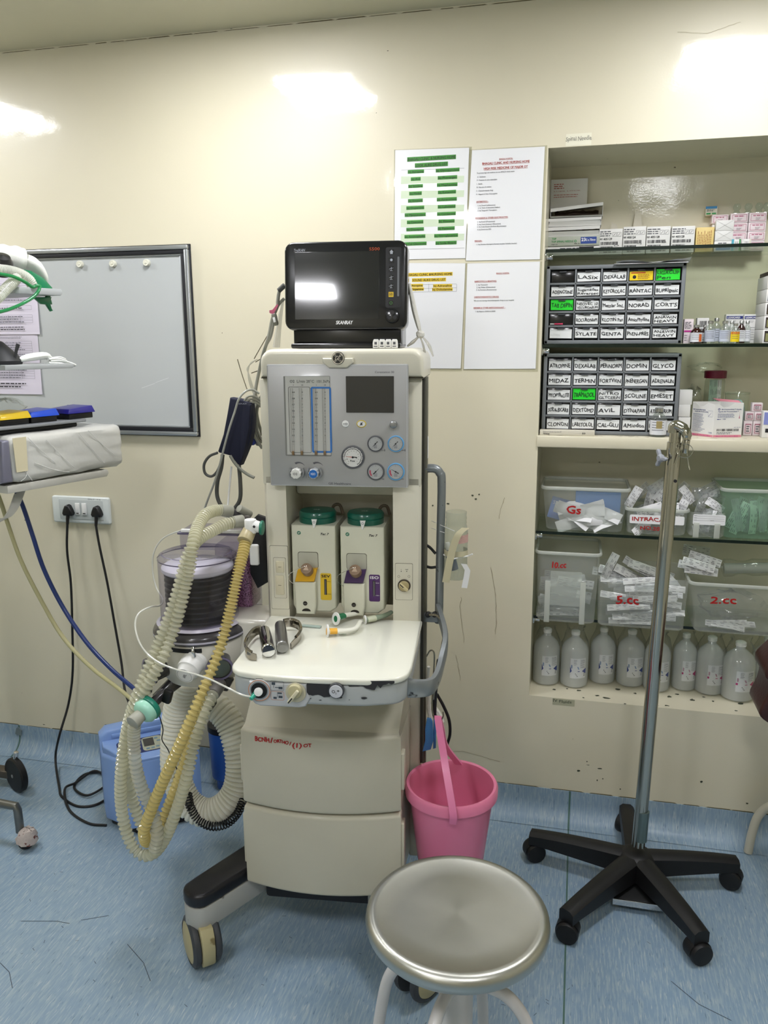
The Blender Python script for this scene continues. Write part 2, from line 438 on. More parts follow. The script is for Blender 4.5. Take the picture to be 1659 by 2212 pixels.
def vinyl():
    m = bpy.data.materials.new('blue_streaked_vinyl'); m.use_nodes = True; nt = m.node_tree; b = nt.nodes['Principled BSDF']; I = b.inputs
    I['Roughness'].default_value = .38; I['Specular IOR Level'].default_value = .4
    tc = nt.nodes.new('ShaderNodeTexCoord')
    def noise(sx, sy, det, lo, hi, rot=0):
        mp = nt.nodes.new('ShaderNodeMapping'); mp.inputs['Scale'].default_value = (sx, sy, sy); mp.inputs['Rotation'].default_value = (0, 0, rot)
        n = nt.nodes.new('ShaderNodeTexNoise'); n.inputs['Scale'].default_value = 1; n.inputs['Detail'].default_value = det
        n.inputs['Distortion'].default_value = .25
        r = nt.nodes.new('ShaderNodeValToRGB'); r.color_ramp.elements[0].position = lo; r.color_ramp.elements[1].position = hi
        nt.links.new(tc.outputs['Object'], mp.inputs[0]); nt.links.new(mp.outputs[0], n.inputs['Vector']); nt.links.new(n.outputs['Fac'], r.inputs['Fac'])
        return r.outputs['Color']
    prev = None
    base = lin('869cae')
    for fac, colr in ((noise(1.3, 1.0, 3, .35, .7), '7d96ad'), (noise(210, 20, 3, .46, .66), '97a9b4'), (noise(260, 26, 2, .60, .68), 'a6b3ba'), (noise(330, 30, 2, .66, .71), '627a8e')):
        mx = nt.nodes.new('ShaderNodeMix'); mx.data_type = 'RGBA'; mx.inputs['B'].default_value = lin(colr)
        if prev is None: mx.inputs['A'].default_value = base
        else: nt.links.new(prev, mx.inputs['A'])
        nt.links.new(fac, mx.inputs['Factor']); prev = mx.outputs['Result']
    nt.links.new(prev, I['Base Color'])
    return m
vin = vinyl()
seam_m = mat('weld_seam_green', '4b6a62', .6); hair_m = mat('dark_hair', '1d2430', .6)
fl = MB().quad([(RX0, RY0, 0), (RX1, RY0, 0), (RX1, 0, 0), (RX0, 0, 0)], vin)
def fstrip(a, b, wd, m, z=.0007):
    a = Vector(a); b = Vector(b); d = (b-a).normalized(); n = Vector((-d.y, d.x, 0))*wd
    fl.quad([a-n+Vector((0, 0, z)), b-n+Vector((0, 0, z)), b+n+Vector((0, 0, z)), a+n+Vector((0, 0, z))], m)
sa, sb = G(1229, 1745), G(1216, 2212)
fstrip((sa.x, sa.y, 0), (sb.x, RY0, 0), .0022, seam_m)
rf = random.Random(11)
for i in range(150):                                                 # scattered dark nicks on the vinyl
    x = rf.uniform(-1.6, .9); y = rf.uniform(-1.5, -.1); a = rf.uniform(0, PI); L = rf.uniform(.003, .012)
    fstrip((x, y, 0), (x+L*math.cos(a), y+L*math.sin(a), 0), .0005, hair_m)
for pts in (((45, 1990), (120, 1990), (150, 1995)), ((175, 1988), (235, 1978)), ((0, 2080), (20, 2100), (27, 2135)), ((275, 2040), (310, 2080), (325, 2120)), ((1450, 2120), (1510, 2170), (1580, 2205))):
    q = [G(*p) for p in pts]
    for a, b in zip(q, q[1:]): fstrip(a, b, .0006, hair_m)
struct(fl.build('floor', base=(0, 0, 0)))
cv = MB(); prof = [(-.003, .100), (-.003, .062)]+[(-.003-.06*(1-math.cos(a*PI/2/8)), .062-.0605*math.sin(a*PI/2/8)) for a in range(1, 9)]
vs = []; fs = []
for (y, z) in prof: vs += [(RX0, y, z), (RX1, y, z)]
for i in range(len(prof)-1): fs.append((2*i, 2*i+1, 2*i+3, 2*i+2))
cv.add(vs, fs, vin, True); cv.quad([(RX0, 0, .1), (RX1, 0, .1), (RX1, -.003, .1), (RX0, -.003, .1)], vin)
for x in (sa.x, P(43, 1575).x): cv.add([(x+s, y-.0006, z+.0006) for (y, z) in prof for s in (-.003, .003)], [(2*i, 2*i+1, 2*i+3, 2*i+2) for i in range(len(prof)-1)], seam_m, True)
cv.prism([(P(43, 1590).x+a, .075+b) for a, b in ((-.015, -.012), (.01, -.016), (.016, .006), (.002, .018), (-.008, .012))], .004, .006, mat('sealant_grey', '6e7c80', .7), M=FACE(0))
struct(cv.build('baseboard_back', base=(0, 0, 0)))
# worktop slab that divides the niche
zc1, zc0 = P(1300, 943).z, P(1300, 969).z
cm = cream
t = MB().box(NX0-.004, NX1, -.006, ND, zc0, zc1, cm, .004)
for i in range(40):
    x = rf.uniform(NX0, .6); y = rf.uniform(-.003, .03); a = rf.uniform(.003, .012)
    t.quad([(x, y, zc1+.0008), (x+a, y-.001, zc1+.0008), (x+a*.8, y+.003, zc1+.0008), (x+a*.1, y+.002, zc1+.0008)], mat('rust_brown', '5e5138', .8))
struct(t.build('trim_1', base=(0, 0, 0)))
# ceiling light panels
fr = mat('light_frame_white', 'dddddd', .4); em = mat('lit_diffuser', 'f8f8fc', .5, emit=PANEL_E)
for i, (x, y) in enumerate(PANELS):
    if i == 0:
        L0 = thing('ceiling_light', (x, y, RH), 'square recessed ceiling light panel with glowing diffuser', 'light', 'recessed ceiling light panels')
        MB().prism(rrect(x-.165, x+.165, y-.19, y+.19, .01), RH-.010, RH-.001, fr, .002).build('frame', L0)
        MB().prism(rrect(x-.135, x+.135, y-.17, y+.17, .008), RH-.016, RH-.0105, em).build('diffuser', L0)
    else: dup(L0, (x, y, RH))

# ---------------- niche: glass shelves ----------------
glass_top = clear_mat('shelf_glass', 'eef5ee', .03, 'c4d6c8', .02, 1.5)
glass_edge = mat('dark_green_glass_edge', '06170f', .25)
def glass_shelf(z, yf, label, th=.009):
    o = thing('glass_shelf', (.5, yf, z-th), label, 'shelf', 'glass shelves in the wall niche')
    mb = MB(); x0, x1, y1 = NX0+.002, NX1-.002, ND-.002
    mb.quad([(x0, yf, z), (x1, yf, z), (x1, y1, z), (x0, y1, z)], glass_top); mb.quad([(x0, yf, z-th), (x1, yf, z-th), (x1, y1, z-th), (x0, y1, z-th)], glass_top)
    mb.quad([(x0, yf, z-th), (x1, yf, z-th), (x1, yf, z), (x0, yf, z)], glass_edge); mb.build('glass_pane', o)
    for yy in (yf+.025,):
        b = MB().cyl((NX0, yy, z-th-.010), (NX0+.022, yy, z-th-.010), .009, chrome, 14, .002); b.box(NX0, NX0+.004, yy-.012, yy+.012, z-th-.022, z-th+.004, chrome, .001)
        b.build('shelf_stud', o)
    return z
S1 = glass_shelf(P(1400, 532, .01).z, .01, 'top glass shelf of the niche under the white needle cartons')
S2 = glass_shelf(P(1400, 743, .01).z, .01, 'second glass shelf carrying the drawer organiser and small vials')
S3 = glass_shelf(P(1420, 1159, .015).z, .015, 'third glass shelf carrying the bin with red marker writing INTRACATH')
S4 = glass_shelf(P(1484, 1353, .06).z, .06, 'lowest glass shelf carrying the 10.cc, 5.cc and 2.cc bins')

def cx(u): return 1150+u/3.26
def cy(v): return 270+v/3.26
carton_white = mat('carton_white', 'dcdbd8', .5, var=.05); carton_cream = mat('carton_cream', 'cfc9b8', .55, var=.08)
pink_line = mat('carton_pink_print', 'b0607c', .5); carton_pink = mat('carton_pale_pink', 'dccfd2', .5)
def carton(name, x0, x1, Y, d, z0, z1, m, label, cat='box', group=None, front=None, rz=0, bev=.001):
    mb = MB().box(x0, x1, Y, Y+d, z0, z1, m, bev)
    if front: front(mb, FACE(Y-.0007), x0, x1, z0, z1)
    if rz:
        c = Vector(((x0+x1)/2, Y+d/2, z0)); T = Matrix.Translation(c) @ Matrix.Rotation(rz, 4, 'Z') @ Matrix.Translation(-c)
        mb.v = [tuple(T @ Vector(v)) for v in mb.v]
    return tag(mb.build(name), label, cat, group)
# needle cartons 405129 etc
def needle_front(num, seed):
    def f(mb, M, x0, x1, z0, z1):
        w_, h_ = x1-x0, z1-z0
        mb.scribble(x0+.03*w_, x0+.62*w_, z1-.3*h_, z1-.06*h_, 0, grey_ink, 3, M, seed=seed)
        mb.text('REF', x0+.03*w_, x0+.14*w_, z1-.42*h_, .06*h_, 0, black_ink, M); mb.text(num, x0+.18*w_, x0+.55*w_, z1-.43*h_, .08*h_, 0, black_ink, M, .02)
        for k in (0, 1):
            a = x0+(.56+.2*k)*w_; b = z1-.3*h_; q = .17*w_
            for r in ((a, a+q, b, b+.003*0+.0006), (a, a+q, b+q, b+q+.0006), (a, a+.0006, b, b+q), (a+q, a+q+.0006, b, b+q)): mb.rect(*r, 0, grey_ink, M)
            mb.quad([(a+.2*q, b+.2*q, 0), (a+.3*q, b+.2*q, 0), (a+.8*q, b+.8*q, 0), (a+.7*q, b+.8*q, 0)], black_ink, M)
        mb.barcode(x0+.06*w_, x0+.85*w_, z1-.62*h_, z1-.50*h_, 0, black_ink, M, seed); mb.barcode(x0+.06*w_, x0+.62*w_, z1-.78*h_, z1-.68*h_, 0, black_ink, M, seed+1)
        mb.scribble(x0+.2*w_, x0+.9*w_, z0+.05*h_, z0+.15*h_, 0, grey_ink, 1, M, seed=seed)
        mb.text('O', x0+.66*w_, x0+.85*w_, z1-.66*h_, .07*h_, 0, grey_ink, M, 0, .5)
    return f
YB = G(1430, 547, S1).y
for i, (u0, u1, v, num) in enumerate(((475, 638, 735, '405129'), (643, 803, 718, '405124'), (808, 975, 717, '405128'), (985, 1148, 715, '405128'))):
    a = P(cx(u0), cy(v), YB); b = P(cx(u1), cy(v), YB)
    carton('needle_carton', a.x, b.x, YB, .09, S1+.0005, a.z, carton_white, ('white needle carton numbered 405129 beside the spinal needle stack', 'white needle carton numbered 405124 with a torn open flap standing up', 'white needle carton numbered 405128, the left of the two with that number', 'white needle carton numbered 405128 beside the yellow carton')[i], 'box', 'white needle cartons on the top shelf', needle_front(num, i+3))
    if i in (0, 1):                                                     # torn flap
        fx = a.x+(.62 if i == 0 else .62)*(b.x-a.x); h = .022 if i == 0 else .052
        o = bpy.data.objects[-1] if False else COL.objects[-1]
        MB().prism([(fx-.012, 0), (fx+.014, 0), (fx+.008 if i == 0 else fx+.010, h*.8), (fx-.006, h)], 0, .0012, carton_cream, M=Matrix.Translation((0, YB+.04, a.z)) @ Matrix(((1, 0, 0, 0), (0, 0, -1, 0), (0, 1, 0, 0), (0, 0, 0, 1)))).build('flap', o)
yel_carton = mat('yellow_print_carton', 'd9c07a', .5); br_ink = mat('brown_ink', '8a4a2a', .6)
def yfront(mb, M, x0, x1, z0, z1):
    for i in range(9):
        x = x0+(x1-x0)*(.1+i*.09); rr = random.Random(i); z = z0+.1*(z1-z0)
        while z < z1-.15*(z1-z0)*rr.uniform(.6, 2.5):
            L = rr.uniform(.003, .009); mb.rect(x, x+.0014, z, z+L, 0, br_ink, M); z += L+.0014
a = P(cx(1157), cy(722), YB); b = P(cx(1283), cy(722), YB)
carton('yellow_carton', a.x, b.x, YB, .09, S1+.0005, a.z, yel_carton, 'pale yellow carton with vertical brown print beside the needle cartons', front=yfront)
# spinal needle stack
YS = YB-.01
sx0, sx1 = P(cx(105), 530, YS).x, P(cx(470), 530, YS).x
zs = [P(cx(105), cy(v), YS).z for v in (858, 790, 722, 662)]
def f1(mb, M, x0, x1, z0, z1):
    mb.scribble(x0+.25*(x1-x0), x1-.25*(x1-x0), z0+.6*(z1-z0), z1-.1*(z1-z0), 0, grey_ink, 1, M)
    mb.rect(x0+.62*(x1-x0), x1-.1*(x1-x0), z0+.3*(z1-z0), z1-.1*(z1-z0), 0, black_ink, M)
    mb.text('23G x 70mm', x0+.64*(x1-x0), x1-.12*(x1-x0), z0+.45*(z1-z0), .004, .0004, white_paper, M)
carton('spinal_needle_carton', sx0, sx1, YS, .10, S1+.0005, zs[0], carton_white, 'lowest white spinal needle carton of the stack, pressed on the glass', group='spinal needle cartons', front=f1)
grn_ink = mat('green_print', '2f8a4a', .5); blue_patch = mat('blue_patch', '2b4790', .5); grey_carton = mat('grey_green_carton', 'a9ada0', .5)
def f2(mb, M, x0, x1, z0, z1):
    w_, h_ = x1-x0, z1-z0
    mb.text('TOP', x0+.09*w_, x0+.17*w_, z0+.68*h_, .18*h_, 0, grn_ink, M, .03); mb.text('TOP SPINAL NEEDLE', x0+.08*w_, x0+.5*w_, z0+.38*h_, .2*h_, 0, grn_ink, M)
    mb.text('single use', x0+.08*w_, x0+.2*w_, z0+.15*h_, .1*h_, 0, grey_ink, M); mb.text('MFD. 30', x0+.52*w_, x0+.62*w_, z0+.15*h_, .12*h_, 0, black_ink, M)
    mb.disc(x0+.54*w_, z0+.48*h_, .0035, 0, grn_ink, M, r0=.002)
    mb.rect(x0+.64*w_, x0+.94*w_, z0+.18*h_, z0+.88*h_, 0, blue_patch, M); mb.text('23', x0+.655*w_, x0+.73*w_, z0+.45*h_, .32*h_, .0004, white_paper, M, .03)
    mb.text('G x 70mm', x0+.735*w_, x0+.92*w_, z0+.45*h_, .24*h_, .0004, white_paper, M)
carton('spinal_needle_carton', sx0, sx1+.001, YS-.004, .10, zs[0]+.0005, zs[1], grey_carton, 'grey green carton printed TOP SPINAL NEEDLE with blue patch', group='spinal needle cartons', front=f2)
def tray(x0, x1, Y, d, z0, z1, label, tilt=0, packs=0, fl=.35, col=carton_white):
    """open carton lying on its side: lower flap and lid with packets between"""
    o = thing('open_carton', ((x0+x1)/2, Y+d/2, z0), label, 'box', 'spinal needle cartons')
    h = z1-z0
    mb = MB(); mb.box(x0, x1, Y, Y+d, z0, z0+.001, col); mb.box(x0, x0+.001, Y, Y+d, z0, z1, col); mb.box(x1-.001, x1, Y, Y+d, z0, z1, col); mb.box(x0, x1, Y+d-.001, Y+d, z0, z1, col)
    mb.add([(x0, Y-.004, z1-h*.40), (x1, Y-.004, z1-h*.38+tilt), (x1, Y-.005, z1-h*.04+tilt), (x0, Y-.005, z1-h*.04), (x1, Y+d, z1+tilt*.6), (x0, Y+d, z1), (x0, Y+.004, z1), (x1, Y+.004, z1+tilt)],
           [(0, 1, 2, 3), (3, 2, 7, 6), (6, 7, 4, 5)], col, False)
    mb.add([(x0, Y+.002, z0+.001), (x1, Y+.002, z0+.001), (x1-.003, Y-.006, z0+h*fl), (x0+.003, Y-.006, z0+h*fl)], [(0, 1, 2, 3)], col, False); mb.build('carton_body', o)
    r3 = random.Random(packs)
    if packs:
        pm = mat('brown_packet_paper', '7d6a5a', .6, var=.3, vscale=60)
        for k in range(packs):
            n = 14; vs = []; fs = []; zz = z0+h*(.35+.4*k/packs)
            for i in range(n+1):
                x = x0+.012+(x1-x0-.024)*i/n; dz = r3.uniform(-.0025, .003)
                vs += [(x, Y+.004, zz+dz), (x, Y+d*.8, zz+dz)]
                if i: fs.append((2*i-2, 2*i, 2*i+1, 2*i-1))
            MB().add(vs, fs, pm, True).build('needle_packet', o)
    return o
tray(sx0, sx1, YS-.002, .10, zs[1]+.0005, zs[2], 'open white carton resting on the printed TOP SPINAL NEEDLE box', .001, 2, .5)
tray(sx0+.002, sx1+.003, YS-.002, .10, zs[2]+.0012, zs[3], 'open white carton second from the top of the needle stack', .001, 1, .6)
e1 = P(cx(128), cy(590), YS).z
tray(sx0+.006, sx1+.006, YS-.002, .10, zs[3]+.0025, e1, 'open topmost white carton stuffed with brown needle packets', .013, 4, .12)
a = P(cx(133), cy(405), YS+.06); b = P(cx(392), cy(376), YS+.06)
rdt = mat('faded_red_print', 'b0605c', .6)
mb = MB().box(a.x, b.x, YS+.035, YS+.06, e1+.004, (a.z+b.z)/2, carton_white, .001)
mb.scribble(a.x+.01, a.x+.045, a.z-.025, a.z-.008, 0, rdt, 3, FACE(YS+.0345), seed=4); mb.scribble(a.x+.01, b.x-.02, a.z-.05, a.z-.038, 0, rdt, 2, FACE(YS+.0345), seed=5, hgt=.3)
mb.text('LUER LOCK', a.x+.01, b.x-.02, a.z-.032, .0022, 0, rdt, FACE(YS+.0345))
tag(mb.build('standing_carton'), 'white carton with faded red print standing on top of the stack', 'box')
# right group on top shelf
def pinkf(mb, M, x0, x1, z0, z1, m=None):
    m = m or pink_line; w_, h_ = x1-x0, z1-z0; a, b, c, d = x0+.1*w_, x1-.08*w_, z0+.14*h_, z1-.14*h_; t_ = .0009
    for r in ((a, b, c, c+t_), (a, b, d-t_, d), (a, a+t_, c, d), (b-t_, b, c, d)): mb.rect(*r, 0, m, M)
    mb.scribble(a+.15*(b-a), b-.1*(b-a), c+.62*(d-c), c+.92*(d-c), 0, m, 1, M, seed=int(x0*1e4) % 97); mb.scribble(a+.35*(b-a), b-.3*(b-a), c+.1*(d-c), c+.5*(d-c), 0, grey_ink, 3, M, seed=2, hgt=.3)
YR = YB+.02
pk = []
zr = [P(cx(1530), cy(v), YR).z for v in (618, 686, 752, 818)]
zr.append(S1+.0005)
for c, (u0, u1) in enumerate(((1399, 1527), (1530, 1657))):
    x0, x1 = P(cx(u0), 450, YR).x, P(cx(u1), 450, YR).x
    for r_ in range(4):
        o = carton('pink_carton', x0+.0008, x1-.0004, YR, .07, zr[r_+1]+.0003, zr[r_]-.0003, carton_pink, '%s pink edged carton in the %s column of the shelf stack' % (('topmost', 'second', 'third', 'lowest')[r_], ('left', 'right')[c]), 'box', 'pink edged cartons on the top shelf', pinkf)
x0, x1 = P(cx(1270), 450, YR).x, P(cx(1386), 450, YR).x
zt = P(cx(1300), cy(633), YR).z
carton('pink_carton', x0, x1, YR, .07, zr[1], zt, carton_pink, 'pink edged carton under the small blue and green carton', 'box', 'pink edged cartons on the top shelf', pinkf)
carton('plain_carton', x0+.003, x1, YR+.005, .065, S1+.0005, zr[1]-.0004, carton_white, 'plain white carton hidden behind the folded white cartons')
def bg(mb, M, x0, x1, z0, z1):
    w_, h_ = x1-x0, z1-z0; mb.rect(x0, x1-.05*w_, z1-.3*h_, z1-.02*h_, 0, mat('carton_blue', '2f78a8', .5), M); mb.scribble(x0+.1*w_, x1-.2*w_, z1-.6*h_, z1-.35*h_, 0, black_ink, 2, M, seed=6)
    mb.rect(x0+.08*w_, x0+.45*w_, z0+.08*h_, z0+.26*h_, 0, grn_ink, M); mb.rect(x0+.55*w_, x0+.9*w_, z0+.08*h_, z0+.26*h_, 0, grn_ink, M)
a, b = P(cx(1228), cy(572), YR+.005), P(cx(1306), cy(634), YR+.005)
carton('small_carton', a.x, b.x, YR+.005, .04, zt+.0005, a.z+(zt-b.z), carton_cream, 'small cream carton with blue top band and two green bars', front=bg, rz=R(-6))
a, b = P(cx(1294), cy(672), YB), P(cx(1410), cy(814), YB)
zm = (a.z+b.z)/2
def folds(mb, M, x0, x1, z0, z1):
    c = ((x0+x1)/2, z0+.5*(z1-z0)); g = mat('fold_edge_grey', 'a6a6a4', .6)
    for q in ((x0, z1), (x1, z1), (x0, z0), (x1, z0)):
        d = Vector((q[0]-c[0], q[1]-c[1])); n_ = Vector((-d.y, d.x)).normalized()*.0003
        mb.quad([(c[0]-n_.x, c[1]-n_.y, 0), (q[0]-n_.x, q[1]-n_.y, 0), (q[0]+n_.x, q[1]+n_.y, 0), (c[0]+n_.x, c[1]+n_.y, 0)], g, M)
zb = P(cx(1300), cy(826), YB).z
def bluebox(mb, M, x0, x1, z0, z1):
    w_, h_ = x1-x0, z1-z0; m = mat('pale_blue_print', '5d86b4', .5); mb.rect(x0+.1*w_, x1-.1*w_, z0+.12*h_, z0+.35*h_, 0, m, M); mb.scribble(x0+.2*w_, x1-.2*w_, z0+.5*h_, z0+.9*h_, 0, grey_ink, 2, M)
zq = min(b.z, S1+.05)
carton('blue_banded_carton', a.x, b.x, YB, .06, S1+.0005, b.z-.0005, carton_white, 'white carton with pale blue band under the two folded cartons', front=bluebox)
carton('folded_carton', a.x, b.x, YB, .06, b.z, zm-.0004, carton_white, 'white folded carton end, the lower of the two beside the pink cartons', group='folded white cartons', front=folds)
carton('folded_carton', a.x+.0005, b.x+.0005, YB, .06, zm, a.z, carton_white, 'white folded carton end, the upper of the two beside the pink cartons', group='folded white cartons', front=folds)
for k, (u0, u1) in enumerate(((1402, 1468), (1472, 1540))):
    x0, x1 = P(cx(u0), 520, YB).x, P(cx(u1), 520, YB).x
    def tb(mb, M, a_, b_, c_, d_, k=k):
        mb.rect(a_, a_+.25*(b_-a_), c_, d_, 0, mat('aqua_print', '4aa0b4', .5) if k == 0 else carton_white, M); mb.rect(b_-.2*(b_-a_), b_-.05*(b_-a_), c_, d_, 0, grn_ink if k == 0 else carton_cream, M)
        for i in range(4): mb.rect(a_+(b_-a_)*(.34+.1*i), a_+(b_-a_)*(.37+.1*i), c_+.1*(d_-c_), d_-.2*(d_-c_), 0, grey_ink, M)
    carton('slim_carton', x0, x1, YB-.005, .02, S1+.0005, P(cx(1470), cy(803), YB-.005).z, carton_white, ('slim aqua and green striped carton before the pink cartons', 'slim plain white carton before the pink cartons')[k], front=tb)
clear_gl = clear_mat('clear_ampoule_glass', 'f4f8f4', .10, 'e8eef0', .03, 1.5)
for k, u in enumerate((1440, 1520, 1596, 1652)):
    c = P(cx(u), cy(600), YR+.02)
    mb = MB(); z = zr[0]
    mb.lathe([(.004, 0), (.009, .001), (.009, .006), (.006, .009), (.0105, .015), (.011, .021), (.007, .028), (0, .030)], clear_gl, 14, TM((c.x, YR+.02, z)))
    mb.box(c.x-.011, c.x+.011, YR+.006, YR+.034, z, z+.0012, chrome, .0004)
    tag(mb.build('glass_ampoule'), ('leftmost clear glass ampoule on top of the pink cartons', 'second clear glass ampoule from the left on the pink cartons', 'third clear glass ampoule from the left on the pink cartons', 'rightmost clear glass ampoule, at the picture edge')[k], 'ampoule', 'glass ampoules on the pink cartons')

# ---------------- drawer organisers ----------------
org_grey = mat('organiser_grey', '6f7376', .45, bump=.05, bscale=200); drawer_dark = mat('drawer_smoke', '101014', .2, coat=.4)
card_w = mat('label_card_white', 'dfe1e0', .45, coat=.3); card_g = mat('label_card_green', '1fd12b', .5); card_y = mat('label_card_yellow', 'e3c51c', .5)
dgreen = mat('marker_dark_green', '0d4a1c', .5); flap_w = mat('label_card_fold', 'c9cccc', .4)
def organiser(pl, pr, Y, z0, grid, label, d=.14):
    (xa, ya), (xb, yb) = pl, pr
    x0, x1 = P(xa, ya, Y).x, P(xb, yb, Y).x; z1 = P((xa+xb)/2, (ya+yb)/2, Y).z
    if z0 < S2: z1 = min(z1, S2-.0095)
    o = thing('drawer_organiser', ((x0+x1)/2, Y+d/2, z0), label, 'drawer cabinet', 'grey drawer organisers')
    mb = MB(); t_ = .011
    for a in ((x0, x0+t_, z0, z1), (x1-t_, x1, z0, z1), (x0, x1, z0, z0+t_), (x0, x1, z1-t_, z1)): mb.box(a[0], a[1], Y, Y+d, a[2], a[3], org_grey, .0025)
    mb.box(x0, x1, Y+d-.003, Y+d, z0, z1, org_grey)
    cw = (x1-x0-2*t_)/5; ch = (z1-z0-2*t_)/5
    for i in range(1, 5):
        mb.box(x0+t_+cw*i-.0022, x0+t_+cw*i+.0022, Y+.001, Y+d-.003, z0+t_, z1-t_, org_grey, .001)
        mb.box(x0+t_, x1-t_, Y+.001, Y+d-.003, z0+t_+ch*i-.003, z0+t_+ch*i+.003, org_grey, .001)
    mb.build('frame', o)
    for r_ in range(5):
        for c in range(5):
            txt = grid[r_][c]; a0 = x0+t_+cw*c+.0030; a1 = a0+cw-.0060; b1 = z1-t_-ch*r_-.0036; b0 = b1-ch+.0072
            dr = MB().box(a0, a1, Y+.006, Y+d-.01, b0, b1, drawer_dark, .001)
            dr.box((a0+a1)/2-.010, (a0+a1)/2+.010, Y+.001, Y+.007, b1-.005, b1-.001, mat('drawer_lip_grey', '3a3c40', .3), .001)
            dr = dr.build('drawer', o)
            j = random.uniform; kind = txt[0] if txt else ''
            if kind == '#': continue
            cm_ = card_w; ink = black_ink; body = txt
            if kind == '@': cm_ = card_g; body = txt[1:]; ink = dgreen
            if kind == '!': cm_ = card_y; body = txt[1:]
            p0, p1, q0, q1 = a0+.0015, a1-.0015, b0+.0015+j(0, .001), b1-.0055
            if kind in '@': q1 = b1-.001
            T = FACE(Y+.0045) @ TM((0, 0, 0), (0, 0, j(-.012, .012))) if False else FACE(Y+.0045)
            L = MB(); L.prism([(p0, q0+j(-.001, .001)), (p1, q0+j(-.001, .001)), (p1, q1), (p0, q1+j(-.001, .0005))], -.0005, 0, cm_, M=T)
            if kind not in '@!': L.quad([(p0+.002, q1-.001, .0003), (p1-.001, q1-.001, .0003), (p1-.005, q1-.0045, .0003), (p0+.002, q1-.004, .0003)], flap_w, T)
            if body == '~': L.text('NOVEX', p0+.003, p0+.030, q0+.006, .006, .0005, flap_w, T, 0, .1)
            elif kind == '!':
                L.rect(p0+.004, p1-.02, q1-.006, q1-.003, .0004, mat('label_red_print', 'b43a20', .5), T); L.scribble(p0+.022, p1-.003, q0+.003, q1-.008, .0004, br_ink, 5, T); L.disc(p0+.013, q0+.009, .005, .0004, black_ink, T, 10)
            elif body:
                ls = body.split('|'); hh = q1-q0-.004; 
                wd = p1-p0-.005
                for k, s_ in enumerate(ls):
                    n_ = len(ls); ch_ = hh*(.46 if n_ == 1 else .34); yb_ = q0+.003+(hh*.18 if n_ == 1 else (n_-1-k)*hh*.5)
                    fr_ = min(1, .17*len(s_)+.1)
                    L.text(s_, p0+.0025, p0+.0025+wd*fr_, yb_, ch_, .0005, ink, T, .016, .10)
            L.build('label_card', dr)
    return o
G1 = [['#', 'LASix', 'DEXALAB', '!x', '@LIGACLIP|Pen'], ['ADENOSINE', 'Sugamadex|Reversec', 'KETOROLAC', 'RANTAC', 'BUPRIgesic'], ['@TAB DEPIN', 'NEOVEC 10|VECURONIUM', 'Metolar 5mL', 'NORAD', "CORT'S"],
      ['#', 'ROCURONiuM', 'KLOTIN Pan', 'AmioPhylline', 'ANAWiN|HEAVY'], ['~', 'SYLATE', 'GENTA', 'PhEN-PRES', 'ANAWiN|HEAVY']]
G2 = [['ATROPINE', 'DEXALAB', 'PERiNORM', 'DOMiN', 'GLYCO'], ['MIDAZ', 'TERMiN', 'FORTWiN', 'PHENERGAN', 'ADRENALiN'], ['MYOPYRoLITE', '@TRAMADOL', 'NiTRO|GLYCERiN', 'SCOLiNE', 'EMESET'],
      ['SODA-BICARB', 'DEXTOMD', 'AViL', 'DYNAPAR', 'ATRACURiUM'], ['CLONON', 'LABETOLOL', 'CAL-GLU', 'AMiodon', 'N']]
organiser((1181, 573), (1484, 568), .035, S2+.0005, G1, 'grey drawer organiser on the glass shelf, green LIGACLIP card at top right')
organiser((1175, 765), (1474, 762), .035, zc1+.0005, G2, 'grey drawer organiser on the painted worktop with one green TRAMADOL card')
z1 = P(1400, 570, .035).z
a, b = P(1330, 566, .03), P(1492, 560, .03)
mb = MB(); n = 10; vs = []; fs = []
for j_ in range(5):
    for i in range(n+1):
        x = a.x+(b.x-a.x)*i/n; vs.append((x+.006*j_/4, .015+.12*j_/4, z1+.003+(.004*math.sin(i*.9)+.003 if j_ == 0 else .0015*math.sin(i+j_)+.003)+(.006 if i == n and j_ < 2 else 0)))
for j_ in range(4):
    for i in range(n): k = j_*(n+1)+i; fs.append((k, k+1, k+n+2, k+n+1))
mb.add(vs, fs, white_paper, True); mb.box(a.x-.004, b.x-.006, .02, .13, z1+.0005, z1+.0016, white_paper)
tag(mb.build('paper_sheet'), 'loose white paper sheet lying on top of the upper drawer organiser', 'paper')
a = P(cx(150), cy(1393), .03)
tag(MB().cyl((P(cx(155), 697, .036).x, .036, P(1200, 700, .036).z), (P(cx(215), 697, .036).x, .036, P(1200, 700, .036).z), .0022, mat('pink_cap', 'c8385c', .4), 12, .0006).cyl((P(cx(125), 697, .036).x, .036, P(1200, 700, .036).z), (P(cx(155), 697, .036).x, .036, P(1200, 700, .036).z), .0014, white_plastic, 10).build('pink_pen'), 'small pink and white pen lying in the unlabelled drawer slot', 'pen')

